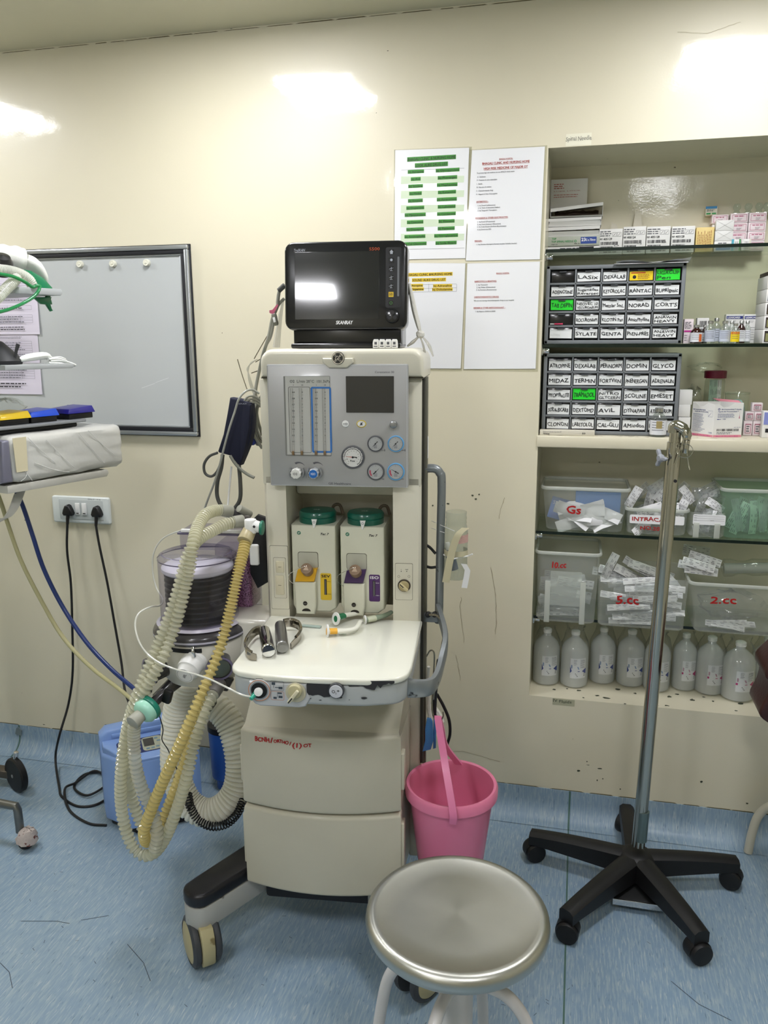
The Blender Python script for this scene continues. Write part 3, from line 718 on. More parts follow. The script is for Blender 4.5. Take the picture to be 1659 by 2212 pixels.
# ---------------- vials and small boxes ----------------
amber = mat('amber_glass', '2a0f0a', .08, coat=.6); vial_glass = clear_mat('vial_glass', 'eef2ee', .16, 'd8dcd8', .03, 1.5); alu = mat('aluminium_cap', 'b9bab8', .3, 1)
lab_w = mat('vial_label_white', 'd5d6da', .5); lab_y = mat('vial_label_yellow', 'e6c90e', .5); lab_b = mat('vial_label_bluegrey', 'b9bfcc', .5); or_ink = mat('orange_print', 'c8602a', .5)
def vial(xc, Y, z0, w_, h_, gm, lm, label, acc=None, group='small vials on the second shelf', name='vial', bigcap=False):
    r = w_/2; o = thing(name, (xc, Y, z0), label, 'vial', group); T = TM((xc, Y, z0))
    cap = h_*.13
    MB().lathe([(0, 0), (r*.92, 0), (r, r*.1), (r, h_*.60), (r*.92, h_*.68), (r*.5, h_*.80), (r*.40, h_*.84), (r*.40, h_-cap), (0, h_-cap)], gm, 24, T).build('bottle', o)
    MB().lathe([(0, h_-cap), (r*.52, h_-cap), (r*.52, h_*.98), (r*.44, h_), (0, h_)], alu, 20, T).build('cap', o)
    lb = MB(); lb.lathe([(r*1.012, h_*.08), (r*1.012, h_*.58)], lm, 24, T)
    for k in range(4):
        z = h_*(.5-.09*k); a0 = -PI/2-.9; lb.lathe([(r*1.02, z), (r*1.02, z+h_*.02)], grey_ink, 8, T, a0, a0+1.5)
    if acc:
        ac, za, zb_, a0, a1 = acc; lb.lathe([(r*1.022, h_*za), (r*1.022, h_*zb_)], ac, 8, T, a0, a1)
    lb.build('label', o); return o
def q6(u, v): return (1440+u/6.146, 420+v/6.146)
def vial6(u0, u1, v, Y, *a, **k):
    xa, xb = P(*q6(u0, 1900), Y).x, P(*q6(u1, 1900), Y).x; zt_ = P(*q6(u0, v), Y).z
    return vial((xa+xb)/2, Y, S2+.0005, xb-xa, zt_-S2, *a, **k)
vial6(312, 470, 1735, .045, amber, lab_w, 'short brown vial with white and orange label', (or_ink, .1, .5, -1.2, -.6))
vial6(458, 540, 1737, .085, amber, lab_w, 'brown vial half hidden behind the orange labelled one')
vial6(497, 645, 1680, .05, vial_glass, lab_b, 'tall clear vial with grey label beside the short brown vial')
vial6(585, 712, 1645, .11, vial_glass, lab_b, 'clear vial rising behind the tall grey labelled vials')
vial6(690, 842, 1680, .05, vial_glass, lab_b, 'tall clear grey labelled vial beside the yellow vial')
vial6(800, 905, 1682, .10, vial_glass, lab_w, 'clear vial between the boxes and the yellow vial')
vial6(848, 966, 1715, .04, vial_glass, lab_y, 'clear vial with bright yellow and red label', (mat('label_red', 'c83a20', .5), .46, .58, -PI, 0))
vial6(925, 1040, 1680, .085, amber, lab_w, 'tall brown vial with plain pale label beside the yellow vial')
vial6(1010, 1110, 1680, .12, vial_glass, lab_w, 'clear vial in front of the right blue banded box')
def box6(u0, u1, v, Y, d, m, label, front=None, **k):
    xa, xb = P(*q6(u0, 1900), Y).x, P(*q6(u1, 1900), Y).x
    return carton(k.pop('name', 'drug_carton'), xa, xb, Y, d, S2+.0005, P(*q6(u0, v), Y).z, m, label, front=front, **k)
mag = mat('magenta_band', 'b8308a', .5)
def pf(mb, M, x0, x1, z0, z1):
    w_, h_ = x1-x0, z1-z0; mb.rect(x0+.03*w_, x1-.05*w_, z0+.47*h_, z0+.54*h_, 0, mag, M); mb.scribble(x0+.1*w_, x1-.1*w_, z0+.6*h_, z1-.1*h_, 0, grey_ink, 5, M); mb.scribble(x0+.1*w_, x1-.5*w_, z0+.1*h_, z0+.4*h_, 0, grey_ink, 3, M, hgt=.2)
box6(222, 345, 1655, .06, .03, carton_pink, 'pale pink carton with magenta band beside the organiser', pf)
def bc(mb, M, x0, x1, z0, z1): mb.barcode(x0+.2*(x1-x0), x1-.2*(x1-x0), z1-.35*(z1-z0), z1-.12*(z1-z0), 0, black_ink, M); mb.scribble(x0+.15*(x1-x0), x1-.15*(x1-x0), z0+.1*(z1-z0), z0+.6*(z1-z0), 0, grey_ink, 6, M)
box6(390, 548, 1640, .13, .03, carton_white, 'white barcoded carton standing behind the short brown vials', bc)
def lox(mb, M, x0, x1, z0, z1):
    w_, h_ = x1-x0, z1-z0; mb.rect(x0+.04*w_, x1-.04*w_, z1-.16*h_, z1-.06*h_, 0, mat('navy_band', '24307c', .5), M); mb.text('LOXICARD', x0+.1*w_, x1-.2*w_, z1-.14*h_, .055*h_, .0004, white_paper, M, .04)
    mb.scribble(x0+.1*w_, x1-.3*w_, z1-.3*h_, z1-.2*h_, 0, grey_ink, 2, M, hgt=.2); mb.scribble(x0+.4*w_, x1-.2*w_, z0+.1*h_, z0+.6*h_, 0, grey_ink, 6, M, hgt=.15)
box6(765, 1000, 1592, .16, .03, carton_white, 'white carton with navy LOXICARD band, left of the two', lox, group='white cartons with navy band')
box6(1006, 1240, 1592, .145, .03, carton_white, 'white carton with navy LOXICARD band, right of the two', lox, group='white cartons with navy band')
# stack of framed boxes at the right edge
olive = mat('olive_window', '85855a', .3); navyw = mat('navy_window', '30305e', .3); brownm = mat('dark_brown_carton', '2e1f1c', .6)
Ye = .03
xa = P(*q6(1310, 1500), Ye).x; zz = [P(*q6(1310, v), Ye).z for v in (1075, 1255, 1435, 1610, 1790)]+[S2+.0005]
mb = MB().box(xa+.004, xa+.12, Ye, Ye+.13, zz[0]+.0005, P(*q6(1310, 1015), Ye).z, brownm, .001)
tag(mb.build('brown_carton'), 'dark brown flat carton on top of the framed cartons at the edge', 'box')
for k in range(5):
    def ff(mb, M, x0, x1, z0, z1, k=k):
        mb.rect(x0+.004, x1-.004, z0+.003, z1-.004, 0, brownm if k > 1 else navyw, M); mb.rect(x0+.007, x1-.007, z0+.005, z1-.010, .0003, olive if k > 1 else mat('navy_grey_window', '56566e', .4), M)
        mb.scribble(x0+.008, x0+.05, z1-.012, z1-.006, .0005, black_ink, 1, M)
        mb.box(x0, x0+.002, -.0, .0002, z0, z1, brownm) if False else None
    carton('framed_carton', xa, xa+.13, Ye, .13, zz[k+1]+.0004, zz[k]-.0004, carton_white, '%s white framed carton of the stack at the right edge' % ('topmost', 'second', 'middle', 'fourth', 'lowest')[k], group='white framed cartons at the picture edge', front=ff)

# ---------------- worktop items ----------------
def q7(u, v): return (1400+u/6.405, 740+v/6.405)
for k, (u0, u1, v0, v1) in enumerate(((440, 620, 655, 860), (428, 590, 858, 1028), (422, 588, 1032, 1205))):
    Y = .075
    a, b = P(*q7(u0, v0), Y), P(*q7(u1, v0), Y)
    z0_ = zc1+.0005 if k == 2 else P(*q7(u0, v1), Y).z
    if k == 0: zA = a.z
    carton('white_cube_carton', a.x, b.x, Y, .04, z0_+.0004, a.z, carton_white, ('topmost white cube carton with opened lid beside the organiser', 'middle white cube carton beside the organiser', 'lowest white cube carton beside the organiser')[k], group='white cube cartons')
# needle dispenser carton, corner to the front
pinkb = mat('carton_pink_band', 'd88a98', .5)
c0 = G(*q7(893, 1314), zc1)
c0.y = max(c0.y, .012)
cl_ = P(*q7(590, 1245), c0.y+.055); cr = P(*q7(1287, 1290), c0.y+.022)
ht = P(*q7(900, 860), c0.y).z-zc1
o = thing('needle_dispenser_box', (c0.x, c0.y, zc1), 'large open white and pink needle carton printed PrecisionGlide, corner forward', 'box')
mb = MB(); pc = [Vector((cl_.x, c0.y+.055, 0)), Vector((c0.x, c0.y, 0)), Vector((cr.x, c0.y+.022, 0))]; pc.append(pc[0]+pc[2]-pc[1])
for i in range(4):
    a, b = pc[i], pc[(i+1) % 4]; d = (b-a).normalized(); nrm = Vector((d.y, -d.x, 0)); L = (b-a).length
    M = Matrix(((d.x, 0, nrm.x, a.x), (d.y, 0, nrm.y, a.y), (0, 1, nrm.z, zc1+.0005), (0, 0, 0, 1)))
    top = [(L, ht), (L*.7, ht+.004), (L*.5, ht-.006), (L*.3, ht-.008), (L*.12, ht+.002), (0, ht)] if i < 2 else [(L, ht+.004), (0, ht+.004)]
    mb.prism([(0, 0), (L, 0)]+top, -.0008, 0, carton_white, M=M)
    if i < 2:
        mb.rect(.0004, L-.0004, 0, .0065, .0003, pinkb, M)
        mb.text(('18G x 1 1/2" TW (1.2mm x 38mm)', '18G x 1 1/2" TW (1.2mm x 38mm)')[i], L*.1, L*.88, .002, .0026, .0006, mag, M, .02)
    if i == 0:
        mb.text('BD PrecisionGlide Needle', L*.05, L*.6, ht-.019, .0032, .0003, blue_ink, M); mb.text('Aiguille BD PrecisionGlide', L*.12, L*.72, ht-.024, .0028, .0003, blue_ink, M)
        mb.scribble(L*.05, L*.62, .012, ht-.028, .0003, blue_ink, 15, M, hgt=.3, seed=8); mb.text('100', L*.8, L*.95, .010, .004, .0003, blue_ink, M)
        for rct in ((.72, .92, ht-.036, ht-.0355), (.72, .92, ht-.019, ht-.0185), (.72, .723, ht-.036, ht-.019), (.917, .92, ht-.036, ht-.019)): mb.rect(rct[0]*L, rct[1]*L, rct[2], rct[3], .0003, blue_ink, M)
        mb.quad([(L*.74, ht-.034, .0003), (L*.75, ht-.035, .0003), (L*.9, ht-.021, .0003)], blue_ink, M)
    if i == 1:
        mb.disc(L*.15, ht-.0135, .0032, .0003, blue_ink, M, r0=.0018); mb.text('BD PrecisionGlide™ Needle', L*.24, L*.93, ht-.0155, .0034, .0003, blue_ink, M, .01); mb.text('Aiguille BD PrecisionGlide™', L*.12, L*.84, ht-.0215, .0032, .0003, blue_ink, M, .01)
        mb.scribble(L*.12, L*.8, ht-.038, ht-.025, .0003, blue_ink, 4, M, hgt=.35, seed=3); mb.text('CE', L*.3, L*.4, ht-.043, .0035, .0003, blue_ink, M); mb.scribble(L*.1, L*.28, ht-.044, ht-.040, .0003, blue_ink, 1, M)
        mb.barcode(L*.12, L*.93, .017, .024, .0003, black_ink, M, 5); mb.scribble(L*.12, L*.8, .008, .015, .0003, grey_ink, 2, M); mb.text('REF 305195', L*.72, L*.95, .027, .0018, .0003, blue_ink, M)
        mb.quad([(L*.86, ht-.040, .0003), (L*.90, ht-.040, .0003), (L*.883, ht-.030, .0003), (L*.88, ht-.016, .0003), (L*.877, ht-.030, .0003)], pink_line, M)
mb.build('carton_body', o)
MB().add([tuple(pc[2]+Vector((0, 0, zc1+ht))), tuple(pc[3]+Vector((0, 0, zc1+ht+.002))), tuple(pc[3]+Vector((-.02, .02, zc1+ht+.012))), tuple(pc[2]+Vector((-.012, .02, zc1+ht+.010)))], [(0, 1, 2, 3)], pinkb, False).build('flap', o)
# jar with maroon lid
def jar_at(q, u0, u1, vl0, vl1, Y, z0):
    xa, xb = P(*q(u0, vl0), Y).x, P(*q(u1, vl0), Y).x; r = (xb-xa)/2; xc = (xa+xb)/2; h = P(*q(u0, vl0), Y).z-z0; lh = h-(P(*q(u0, vl1), Y).z-z0)
    return xc, r, h, lh
Yj = .185; xc, r, h, lh = jar_at(q7, 780, 1095, 390, 492, Yj, zc1)
o = thing('plastic_jar', (xc, Yj, zc1), 'clear jar with maroon screw lid holding long needle packets', 'jar'); T = TM((xc, Yj, zc1+.0005))
jarpl = clear_mat('clear_jar_plastic', 'f2f5f0', .08, 'e6ece4', .05, 1.45)
MB().lathe([(0, .001), (r*.86, .001), (r*.90, .006), (r*.90, h-lh-.01), (r*.84, h-lh-.002), (r*.84, h-.006)], jarpl, 28, T).build('jar_body', o)
lid = mat('maroon_lid', '5c0f26', .4)
MB().lathe([(0, h), (r*.94, h), (r, h-.002), (r*.98, h-lh), (r*.8, h-lh)], lid, 36, T).build('lid', o)
pgreen = mat('green_tint_packet', 'a9c4b4', .5)
def packet_mesh(L, wd, m, text=None, rows=5, curl=.15, seed=0, ink=grey_ink):
    r4 = random.Random(seed); mb = MB(); n = 6; vs = []; fs = []
    for i in range(n+1):
        t_ = i/n-.5; z = curl*wd*math.cos(t_*4)+r4.uniform(-.05, .05)*wd
        for s_ in (-.5, -.2, .2, .5): vs.append((t_*L, s_*wd, z+(.12*wd if abs(s_) < .4 else 0)*(1-4*t_*t_)))
    for i in range(n):
        for k in range(3): q = i*4+k; fs.append((q, q+4, q+5, q+1))
    mb.add(vs, fs, m, True)
    if ink:
        for i in range(n):                                                # print follows the packet surface
            for k in range(rows):
                s0 = -.44+.88*(k+.2)/rows; s1 = s0+.26/rows
                def hz(tt, s_):
                    f_ = (tt+.5)*n; a_ = min(int(f_), n-1); fr_ = f_-a_
                    def row(ii):
                        zs_ = [vs[ii*4+j][2] for j in range(4)]; ss = (-.5, -.2, .2, .5)
                        for j in range(3):
                            if ss[j] <= s_ <= ss[j+1]: w__ = (s_-ss[j])/(ss[j+1]-ss[j]); return zs_[j]*(1-w__)+zs_[j+1]*w__
                        return zs_[0]
                    return row(a_)*(1-fr_)+row(a_+1)*fr_+.0004
                if r4.random() < .4: continue
                t0_, t1_ = (i+r4.uniform(.05, .3))/n-.5, (i+r4.uniform(.6, .95))/n-.5
                q4 = [(t0_*L, s0*wd, hz(t0_, s0)), (t1_*L, s0*wd, hz(t1_, s0)), (t1_*L, s1*wd, hz(t1_, s1)), (t0_*L, s1*wd, hz(t0_, s1))]
                mb.quad(q4, ink)
    return mb
def place_packet(mbp, name, loc, rot, label, cat='packet', group=None):
    o = mbp.build(name, base=(0, 0, 0)); o.location = loc; o.rotation_euler = rot
    return tag(o, label, cat, group)
for k, (dx, tw, mm) in enumerate(((-.010, .1, pgreen), (-.002, -.2, pgreen), (.008, .05, white_paper))):
    pm_ = packet_mesh(h*.80, .014+.002*k, mm, seed=k)
    if k == 2: pm_.text('24G x 89', -.02, .012, -.004, .006, .006, black_ink, None, .02)
    place_packet(pm_, 'needle_packet', (xc+dx, Yj-.016+.004*abs(k-1), zc1+h*.46), (PI/2, -PI/2+.06*tw, tw), ('leftmost green tinted packet inside the maroon lidded jar', 'middle green tinted packet inside the maroon lidded jar', 'white packet marked 24G x 89 in the maroon lidded jar')[k], 'packet', 'packets in the maroon lidded jar')
# clear beaker
Yk = .16; xa, xb = P(*q7(1060, 700), Yk).x, P(*q7(1415, 700), Yk).x; r = (xb-xa)/2; xc = (xa+xb)/2; h = P(*q7(1200, 690), Yk).z-zc1
T = TM((xc, Yk, zc1+.0005))
o = tag(MB().lathe([(0, .001), (r*.80, .001), (r*.84, .004), (r*.97, h-.004), (r, h), (r*.985, h), (r*.95, h-.006)], jarpl, 32, T).build('clear_cup'), 'clear plastic cup behind the needle carton holding pale cap', 'cup')
mb = MB(); vs = []
aqua_cloth = mat('aqua_crumpled_plastic', 'b4d4da', .3, var=.3, vscale=40, coat=.3)
mb.lathe([(0, h*.82), (r*.3, h*.80), (r*.62, h*.66), (r*.80, h*.45), (r*.7, h*.1), (0, h*.02)], aqua_cloth, 24, T)
rr_ = random.Random(4); mb.v = [(v[0]+rr_.uniform(-.003, .003), v[1]+rr_.uniform(-.003, .003), v[2]+rr_.uniform(-.003, .003)) for v in mb.v]
tag(mb.build('crumpled_cap'), 'pale aqua crumpled theatre cap stuffed in the clear cup', 'cap')
def smallpink(mb, M, x0, x1, z0, z1):
    w_, h_ = x1-x0, z1-z0; a_, b_, c_, d_ = x0+.18*w_, x1-.15*w_, z0+.15*h_, z1-.2*h_; t_ = .0012; m = mat('deep_pink_frame', 'a34a68', .5)
    for r_ in ((a_, b_, c_, c_+t_), (a_, b_, d_-2*t_, d_), (a_, a_+t_, c_, d_), (b_-t_, b_, c_, d_)): mb.rect(*r_, 0, m, M)
    mb.scribble(a_+.003, b_-.002, c_+.003, d_-.004, 0, grey_ink, 3, M)
Yp = .10
def z7(v): return P(*q7(1480, v), Yp).z
lv = [z7(832), z7(957), z7(1084), zc1+.0005]
for u0, u1, r_, lb in ((1437, 1585, 0, 'topmost small pink framed carton of the little pyramid'), (1352, 1478, 1, 'left small pink framed carton in the middle row of the pyramid'), (1481, 1622, 1, 'right small pink framed carton in the middle row of the pyramid'),
                       (1345, 1466, 2, 'left small pink framed carton in the bottom row of the pyramid'), (1474, 1605, 2, 'right small pink framed carton in the bottom row of the pyramid')):
    carton('small_pink_carton', P(*q7(u0, 900), Yp).x, P(*q7(u1, 900), Yp).x, Yp, .022, lv[r_+1]+.0004, lv[r_]-.0004, carton_pink, lb, group='small pink framed cartons', front=smallpink)
def bf(mb, M, x0, x1, z0, z1): mb.rect(x0+.002, x1, z0+.5*(z1-z0), z1-.003, 0, mat('lilac_blue_print', '8088c4', .5), M); mb.rect(x0+.008, x0+.02, z0+.2*(z1-z0), z0+.35*(z1-z0), 0, black_ink, M)
a = P(*q7(1602, 950), .05)
carton('blue_white_carton', a.x, a.x+.07, .05, .03, zc1+.0005, a.z, carton_white, 'white and lilac blue carton at the right edge of the worktop', front=bf)
# crumpled clear bag
film = clear_mat('thin_clear_film', 'fbfcfa', .03, 'f0f0ea', .08, 1.55)
def film_blob(c, rx, ry, rz_, seed, n=18, m=9, amp=.25):
    r5 = random.Random(seed); mb = MB(); vs = []; fs = []
    for i in range(m+1):
        th = PI*i/m
        for j in range(n):
            a_ = 2*PI*j/n; s_ = 1+r5.uniform(-amp, amp)
            vs.append((c[0]+rx*s_*math.sin(th)*math.cos(a_), c[1]+ry*s_*math.sin(th)*math.sin(a_), c[2]+rz_*s_*math.cos(th)))
    for i in range(m):
        for j in range(n): k = (j+1) % n; fs.append((i*n+j, i*n+k, (i+1)*n+k, (i+1)*n+j))
    mb.add(vs, fs, film, False); return mb
ca = P(*q7(620, 500), .19)
mb = film_blob((ca.x, .19, zc1+.07), .034, .03, .06, 8)
cb = P(*q7(800, 290), .24); mb2 = film_blob((cb.x, .235, cb.z-.012), .045, .016, .014, 3); mb.add(mb2.v, mb2.f, film, False)
tag(mb.build('clear_plastic_bag'), 'crumpled clear plastic bag behind the cube cartons and jar', 'bag')
# vial in front of the lower organiser
Yv = .012; xa, xb = P(*q7(35, 1100), Yv).x, P(*q7(270, 1100), Yv).x
v_ = vial((xa+xb)/2, Yv+.018, zc1+.0005, xb-xa, P(*q7(150, 905), Yv+.018).z-zc1, vial_glass, lab_w, 'larger clear vial standing before the lower drawer organiser', (mat('gold_print', '9a8a5c', .5), .3, .56, -1.9, -1.2), group=None)
# flat ampoule carton
a, b = P(1166, 928, -.001), P(1285, 928, -.001)
def fent(mb, M, x0, x1, z0, z1):
    mb.text('Fentanyl Citrate Injection IP', x0+.01, x0+.062, z0+.0085, .0035, 0, grey_ink, M, .0); mb.text('Fentanyl', x0+.01, x0+.028, z0+.003, .0035, 0, black_ink, M, .03, 0, .3); mb.text('50', x1-.035, x1-.026, z0+.005, .0045, 0, black_ink, M)
carton('flat_ampoule_carton', a.x, b.x, .002, .032, zc1+.0005, zc1+.015, carton_cream, 'flat cream carton printed Fentanyl Citrate Injection at the worktop edge', front=fent, bev=.0006)

# ---------------- translucent bins with packets ----------------
bin_pl = clear_mat('milky_bin_plastic', 'f6f8f5', .24, 'f4f6f1', .15, 1.35); bin_gr = clear_mat('green_bin_plastic', 'dcf0e2', .28, 'c4e0cc', .15, 1.35)
rim_pl = clear_mat('milky_bin_rim', 'eef2ec', .6, 'e8eae4', .2, 1.4)
def q3(u, v): return (1140+u/3.197, 1000+v/3.197)
def storage_bin(x0, x1, Y, d, z0, z1, m, label, inset=.012, text=None, panel=None, feet=False, rim=True):
    o = thing('storage_bin', ((x0+x1)/2, Y+d/2, z0), label, 'bin', 'translucent storage bins')
    mb = MB(); K = []
    for z, ins in ((z0+.001, inset+.004), (z0+.005, inset), (z1-.008, .003), (z1, .002)):
        K.append([(x, y, z) for x, y in rrect(x0+ins, x1-ins, Y+ins*.6, Y+d-ins*.6, .018, 5)])
    n = len(K[0]); vs = [p for r_ in K for p in r_]; fs = [tuple(range(n))[::-1]]
    for i in range(3):
        for j in range(n): fs.append((i*n+j, i*n+(j+1) % n, (i+1)*n+(j+1) % n, (i+1)*n+j))
    mb.add(vs, fs, m, True)
    M = FACE(Y+inset*.35-.002)
    if text:
        for (t_, a, b, zb, h, st) in text: mb.text(t_, x0+a*(x1-x0), x0+b*(x1-x0), z0+zb*(z1-z0), h*(z1-z0), 0.0015, red_ink, M, st, .08)
    if panel: mb.prism(rrect(x0+panel[0]*(x1-x0), x0+panel[1]*(x1-x0), z0+panel[2]*(z1-z0), z0+panel[3]*(z1-z0), .004), 0, .0012, white_paper if panel[4] else bin_pl, M=M)
    if panel and panel[4] == 2:
        for k, t_ in enumerate(('ITEM', 'MAKE', 'CODE')):
            zb = z0+(panel[3]-.07-.085*k)*(z1-z0); xa = x0+panel[0]*(x1-x0)+.002; mb.text(t_, xa, xa+.008, zb, .0018, .0016, black_ink, M); mb.rect(xa+.009, x0+panel[1]*(x1-x0)-.003, zb, zb+.0004, .0016, black_ink, M)
        mb.text('QTY', x0+.55*(x1-x0), x0+.65*(x1-x0), z0+(panel[3]-.24)*(z1-z0), .0018, .0016, black_ink, M)
    if feet:
        for a in (.2, .75): mb.prism([(x0+a*(x1-x0)-.008, 0+z0), (x0+a*(x1-x0)+.008, z0), (x0+a*(x1-x0)+.008, z0+.6*(z1-z0)), (x0+a*(x1-x0)-.008, z0+.6*(z1-z0))], 0, .003, rim_pl, .001, M=M)
    mb.build('bin_body', o)
    if rim:
        pts = [Vector((x, y, z1-.002)) for x, y in rrect(x0, x1, Y, Y+d, .02, 5)]
        MB().tube(pts, .0042, rim_pl, 8, closed=True, ovl=1.3).build('rim', o)
    return o
pwhite = mat('packet_paper', 'd6d6d8', .5, coat=.2); pgrey = mat('packet_paper_grey', 'b4b4b2', .5); pblue = mat('packet_blue', '5a80b8', .5); pclear = clear_mat('packet_film', 'eef2f2', .35, 'dcdfe0', .1, 1.5)
pk_green = mat('packet_green_tint', 'c2d8c6', .5)
PROTO = {}
def fill(key, box, n, L, wd, mats_, label, group, seed, tilt=(0, .4), yaw=(-1.3, 1.3), flat=True, name='syringe_packet', ink=grey_ink, rows=5, stand=False):
    """one packet of each kind is modelled, the rest are copies"""
    x0, x1, y0, y1, z0, z1 = box; r6 = random.Random(seed); protos = []
    for i in range(n):
        k = i % len(mats_)
        fr = i/max(1, n-1); z = z0+(z1-z0)*fr
        hx = L/2 if not stand else wd/2
        x = r6.uniform(x0+min(hx*.8, (x1-x0)*.45), x1-min(hx*.8, (x1-x0)*.45)); y = y0+(y1-y0)*r6.random()**1.6
        rot = (r6.uniform(-.5, .5)+(1.1 if flat else .3), r6.uniform(*tilt)*r6.choice((-1, 1)), r6.uniform(*yaw)) if not stand else (PI/2+r6.uniform(-.3, .1), r6.uniform(-1.9, -1.1), r6.uniform(-.4, .4))
        if i < len(mats_):
            o = place_packet(packet_mesh(L, wd, mats_[k], seed=seed+k, rows=rows, ink=ink), name, (x, y, z), rot, label, 'packet', group); protos.append(o)
        else:
            o = protos[k].copy(); COL.objects.link(o); o.location = (x, y, z); o.rotation_euler = rot
YBN = .03
def B(u0, u1, v0, z0, Y=YBN):
    return P(*q3(u0, v0), Y).x, P(*q3(u1, v0), Y).x, P(*q3((u0+u1)/2, v0), Y).z
x0, x1, z1 = B(98, 708, 178, S3)
storage_bin(x0, x1, YBN, .19, S3, z1, bin_pl, 'large bin on the third shelf with blue glove box and paper packets', .016, [('Gs', .30, .46, .42, .17, .03)])
gb = thing('glove_box', ((x0+x1)/2, .12, S3), 'blue and white glove packet box inside the large bin', 'box')
T = TM((x0+.050, .10, S3+.05), (R(-20), R(14), 0)); mb = MB(); mb.box(-.028, .028, 0, .004, -.03, .038, mat('glove_box_blue', '5f80c4', .4), .001, M=T)
mb.text('SURG', -.022, .022, .014, .011, .001, mat('pale_lilac', 'c0c8e8', .5), T @ FACE(0), .03); mb.build('left_panel', gb)
MB().box(x0+.10, x1-.022, .075, .14, S3+.045, z1-.018, mat('glove_box_blue2', '3f74b4', .4), .003).build('right_panel', gb)
fill('a', (x0+.03, x1-.02, .045, .07, S3+.018, S3+.07), 15, .085, .036, (pwhite, pwhite, pwhite), 'white paper glove packet in the large bin with the blue box', 'paper packets in the large bin', 21, (.05, .5), (-.4, .4), rows=4, name='glove_packet', ink=None)
x0, x1, z1 = B(682, 1118, 325, S3)
storage_bin(x0, x1, YBN, .16, S3, z1, bin_pl, 'small bin with INTRACATH NO.20 written in red marker', .006, [('INTRACATH', .10, .76, .55, .15, .025), ('NO.20', .24, .55, .2, .14, .03)], (.06, .93, .44, .78, 1))
fill('b', (x0+.01, x1-.01, .05, .11, S3+.015, z1+.004), 14, .075, .028, (pwhite, pclear, pwhite), 'cannula packet in the bin marked INTRACATH', 'cannula packets in the INTRACATH bin', 31, name='cannula_packet', rows=5)
for i, (u, v, a) in enumerate(((730, 230, 1.1), (780, 200, .8), (850, 240, 1.35), (900, 150, .6), (930, 200, 1.0), (1010, 240, 1.5), (1075, 280, 1.2), (1050, 200, .9))):
    c = P(*q3(u, v), .07); place_packet(packet_mesh(.065, .026, (pwhite, pclear)[i % 2], seed=i+50, rows=6), 'cannula_packet', (c.x, .06+.01*(i % 3), c.z), (PI/2-.35, -a, .1), 'cannula packet in the bin marked INTRACATH', 'packet', 'cannula packets in the INTRACATH bin')
x0, x1, z1 = B(1118, 1383, 345, S3)
storage_bin(x0, x1, YBN, .15, S3, z1, bin_pl, 'small bin with printed ITEM MAKE CODE card', .003, None, (.1, .95, .52, .93, 2), True, False)
fill('c', (x0+.01, x1-.01, .05, .10, S3+.012, z1), 9, .06, .024, (pclear, pwhite), 'small sealed packet in the bin with the printed ITEM card', 'sealed packets in the ITEM card bin', 41, name='sealed_packet', rows=6)
for i, (u, v, a, m_) in enumerate(((1100, 215, -.9, 0), (1165, 235, 1.7, 1), (1260, 215, .15, 0), (1290, 290, -.6, 0), (1235, 180, .5, 1), (1300, 240, -.3, 1), (1190, 300, 1.3, 1))):
    c = P(*q3(u, v), .07); place_packet(packet_mesh(.058, .024, (pwhite, pclear)[m_], seed=i+70, rows=5, ink=grey_ink), 'sealed_packet', (c.x, .06+.01*(i % 3), c.z), (PI/2-.3, -a, .1), 'small sealed packet in the bin with the printed ITEM card', 'packet', 'sealed packets in the ITEM card bin')
tag(film_blob((x0+.03, .09, z1+.016), .014, .012, .010, 5).build('pink_swab'), 'pinkish crumpled scrap among the packets in the ITEM card bin', 'scrap')
x0 = P(*q3(1345, 200), YBN).x; z1 = P(*q3(1550, 190), YBN).z; x1 = x0+.26
storage_bin(x0, x1, YBN, .20, S3, z1, bin_gr, 'pale green tinted bin at the right end of the third shelf', .014)
fill('d', (x0+.02, x0+.16, .05, .10, S3+.055, S3+.066), 12, .10, .022, (pk_green, pclear, pk_green), 'pale green tube packet standing in the green bin', 'tube packets in the green bin', 51, name='tube_packet', stand=True, rows=4, ink=grey_ink)
# lower row
Y4 = G(*q3(270, 1108), S4).y; Y4 = min(max(Y4, .005), .05)
x0, x1, z1 = B(58, 508, 625, S4, Y4)
storage_bin(x0, x1, Y4, .20, S4, z1, bin_pl, 'tall bin marked 10.cc in red marker', .010, [('10.cc', .26, .47, .79, .08, .03)], (.24, .73, .25, .74, 0), True)
fill('e', (x0+.015, x1-.015, Y4+.02, Y4+.10, S4+.015, S4+.6*(z1-S4)), 22, .115, .026, (pclear, pwhite, pclear), 'long white syringe packet in the tall left bin of the lowest shelf', 'syringe packets in the 10.cc bin', 61, (.02, .25), (-.3, .3), rows=4)
Y5 = G(*q3(790, 1158), S4).y; Y5 = min(max(Y5, .005), .05)
x0, x1, z1 = B(482, 1128, 795, S4, Y5)
storage_bin(x0, x1, Y5, .20, S4, z1, bin_pl, 'wide bin marked 5.cc in red marker', .008, [('5.cc', .22, .46, .47, .16, .03)], rim=False)
fill('f', (x0+.015, x1-.015, Y5+.016, Y5+.07, S4+.012, z1-.022), 34, .125, .020, (pwhite, pwhite, pclear), 'printed white syringe packet in the wide middle bin of the lowest shelf', 'syringe packets in the 5.cc bin', 73, (.0, .14), (-.15, .15), rows=5, ink=grey_ink)
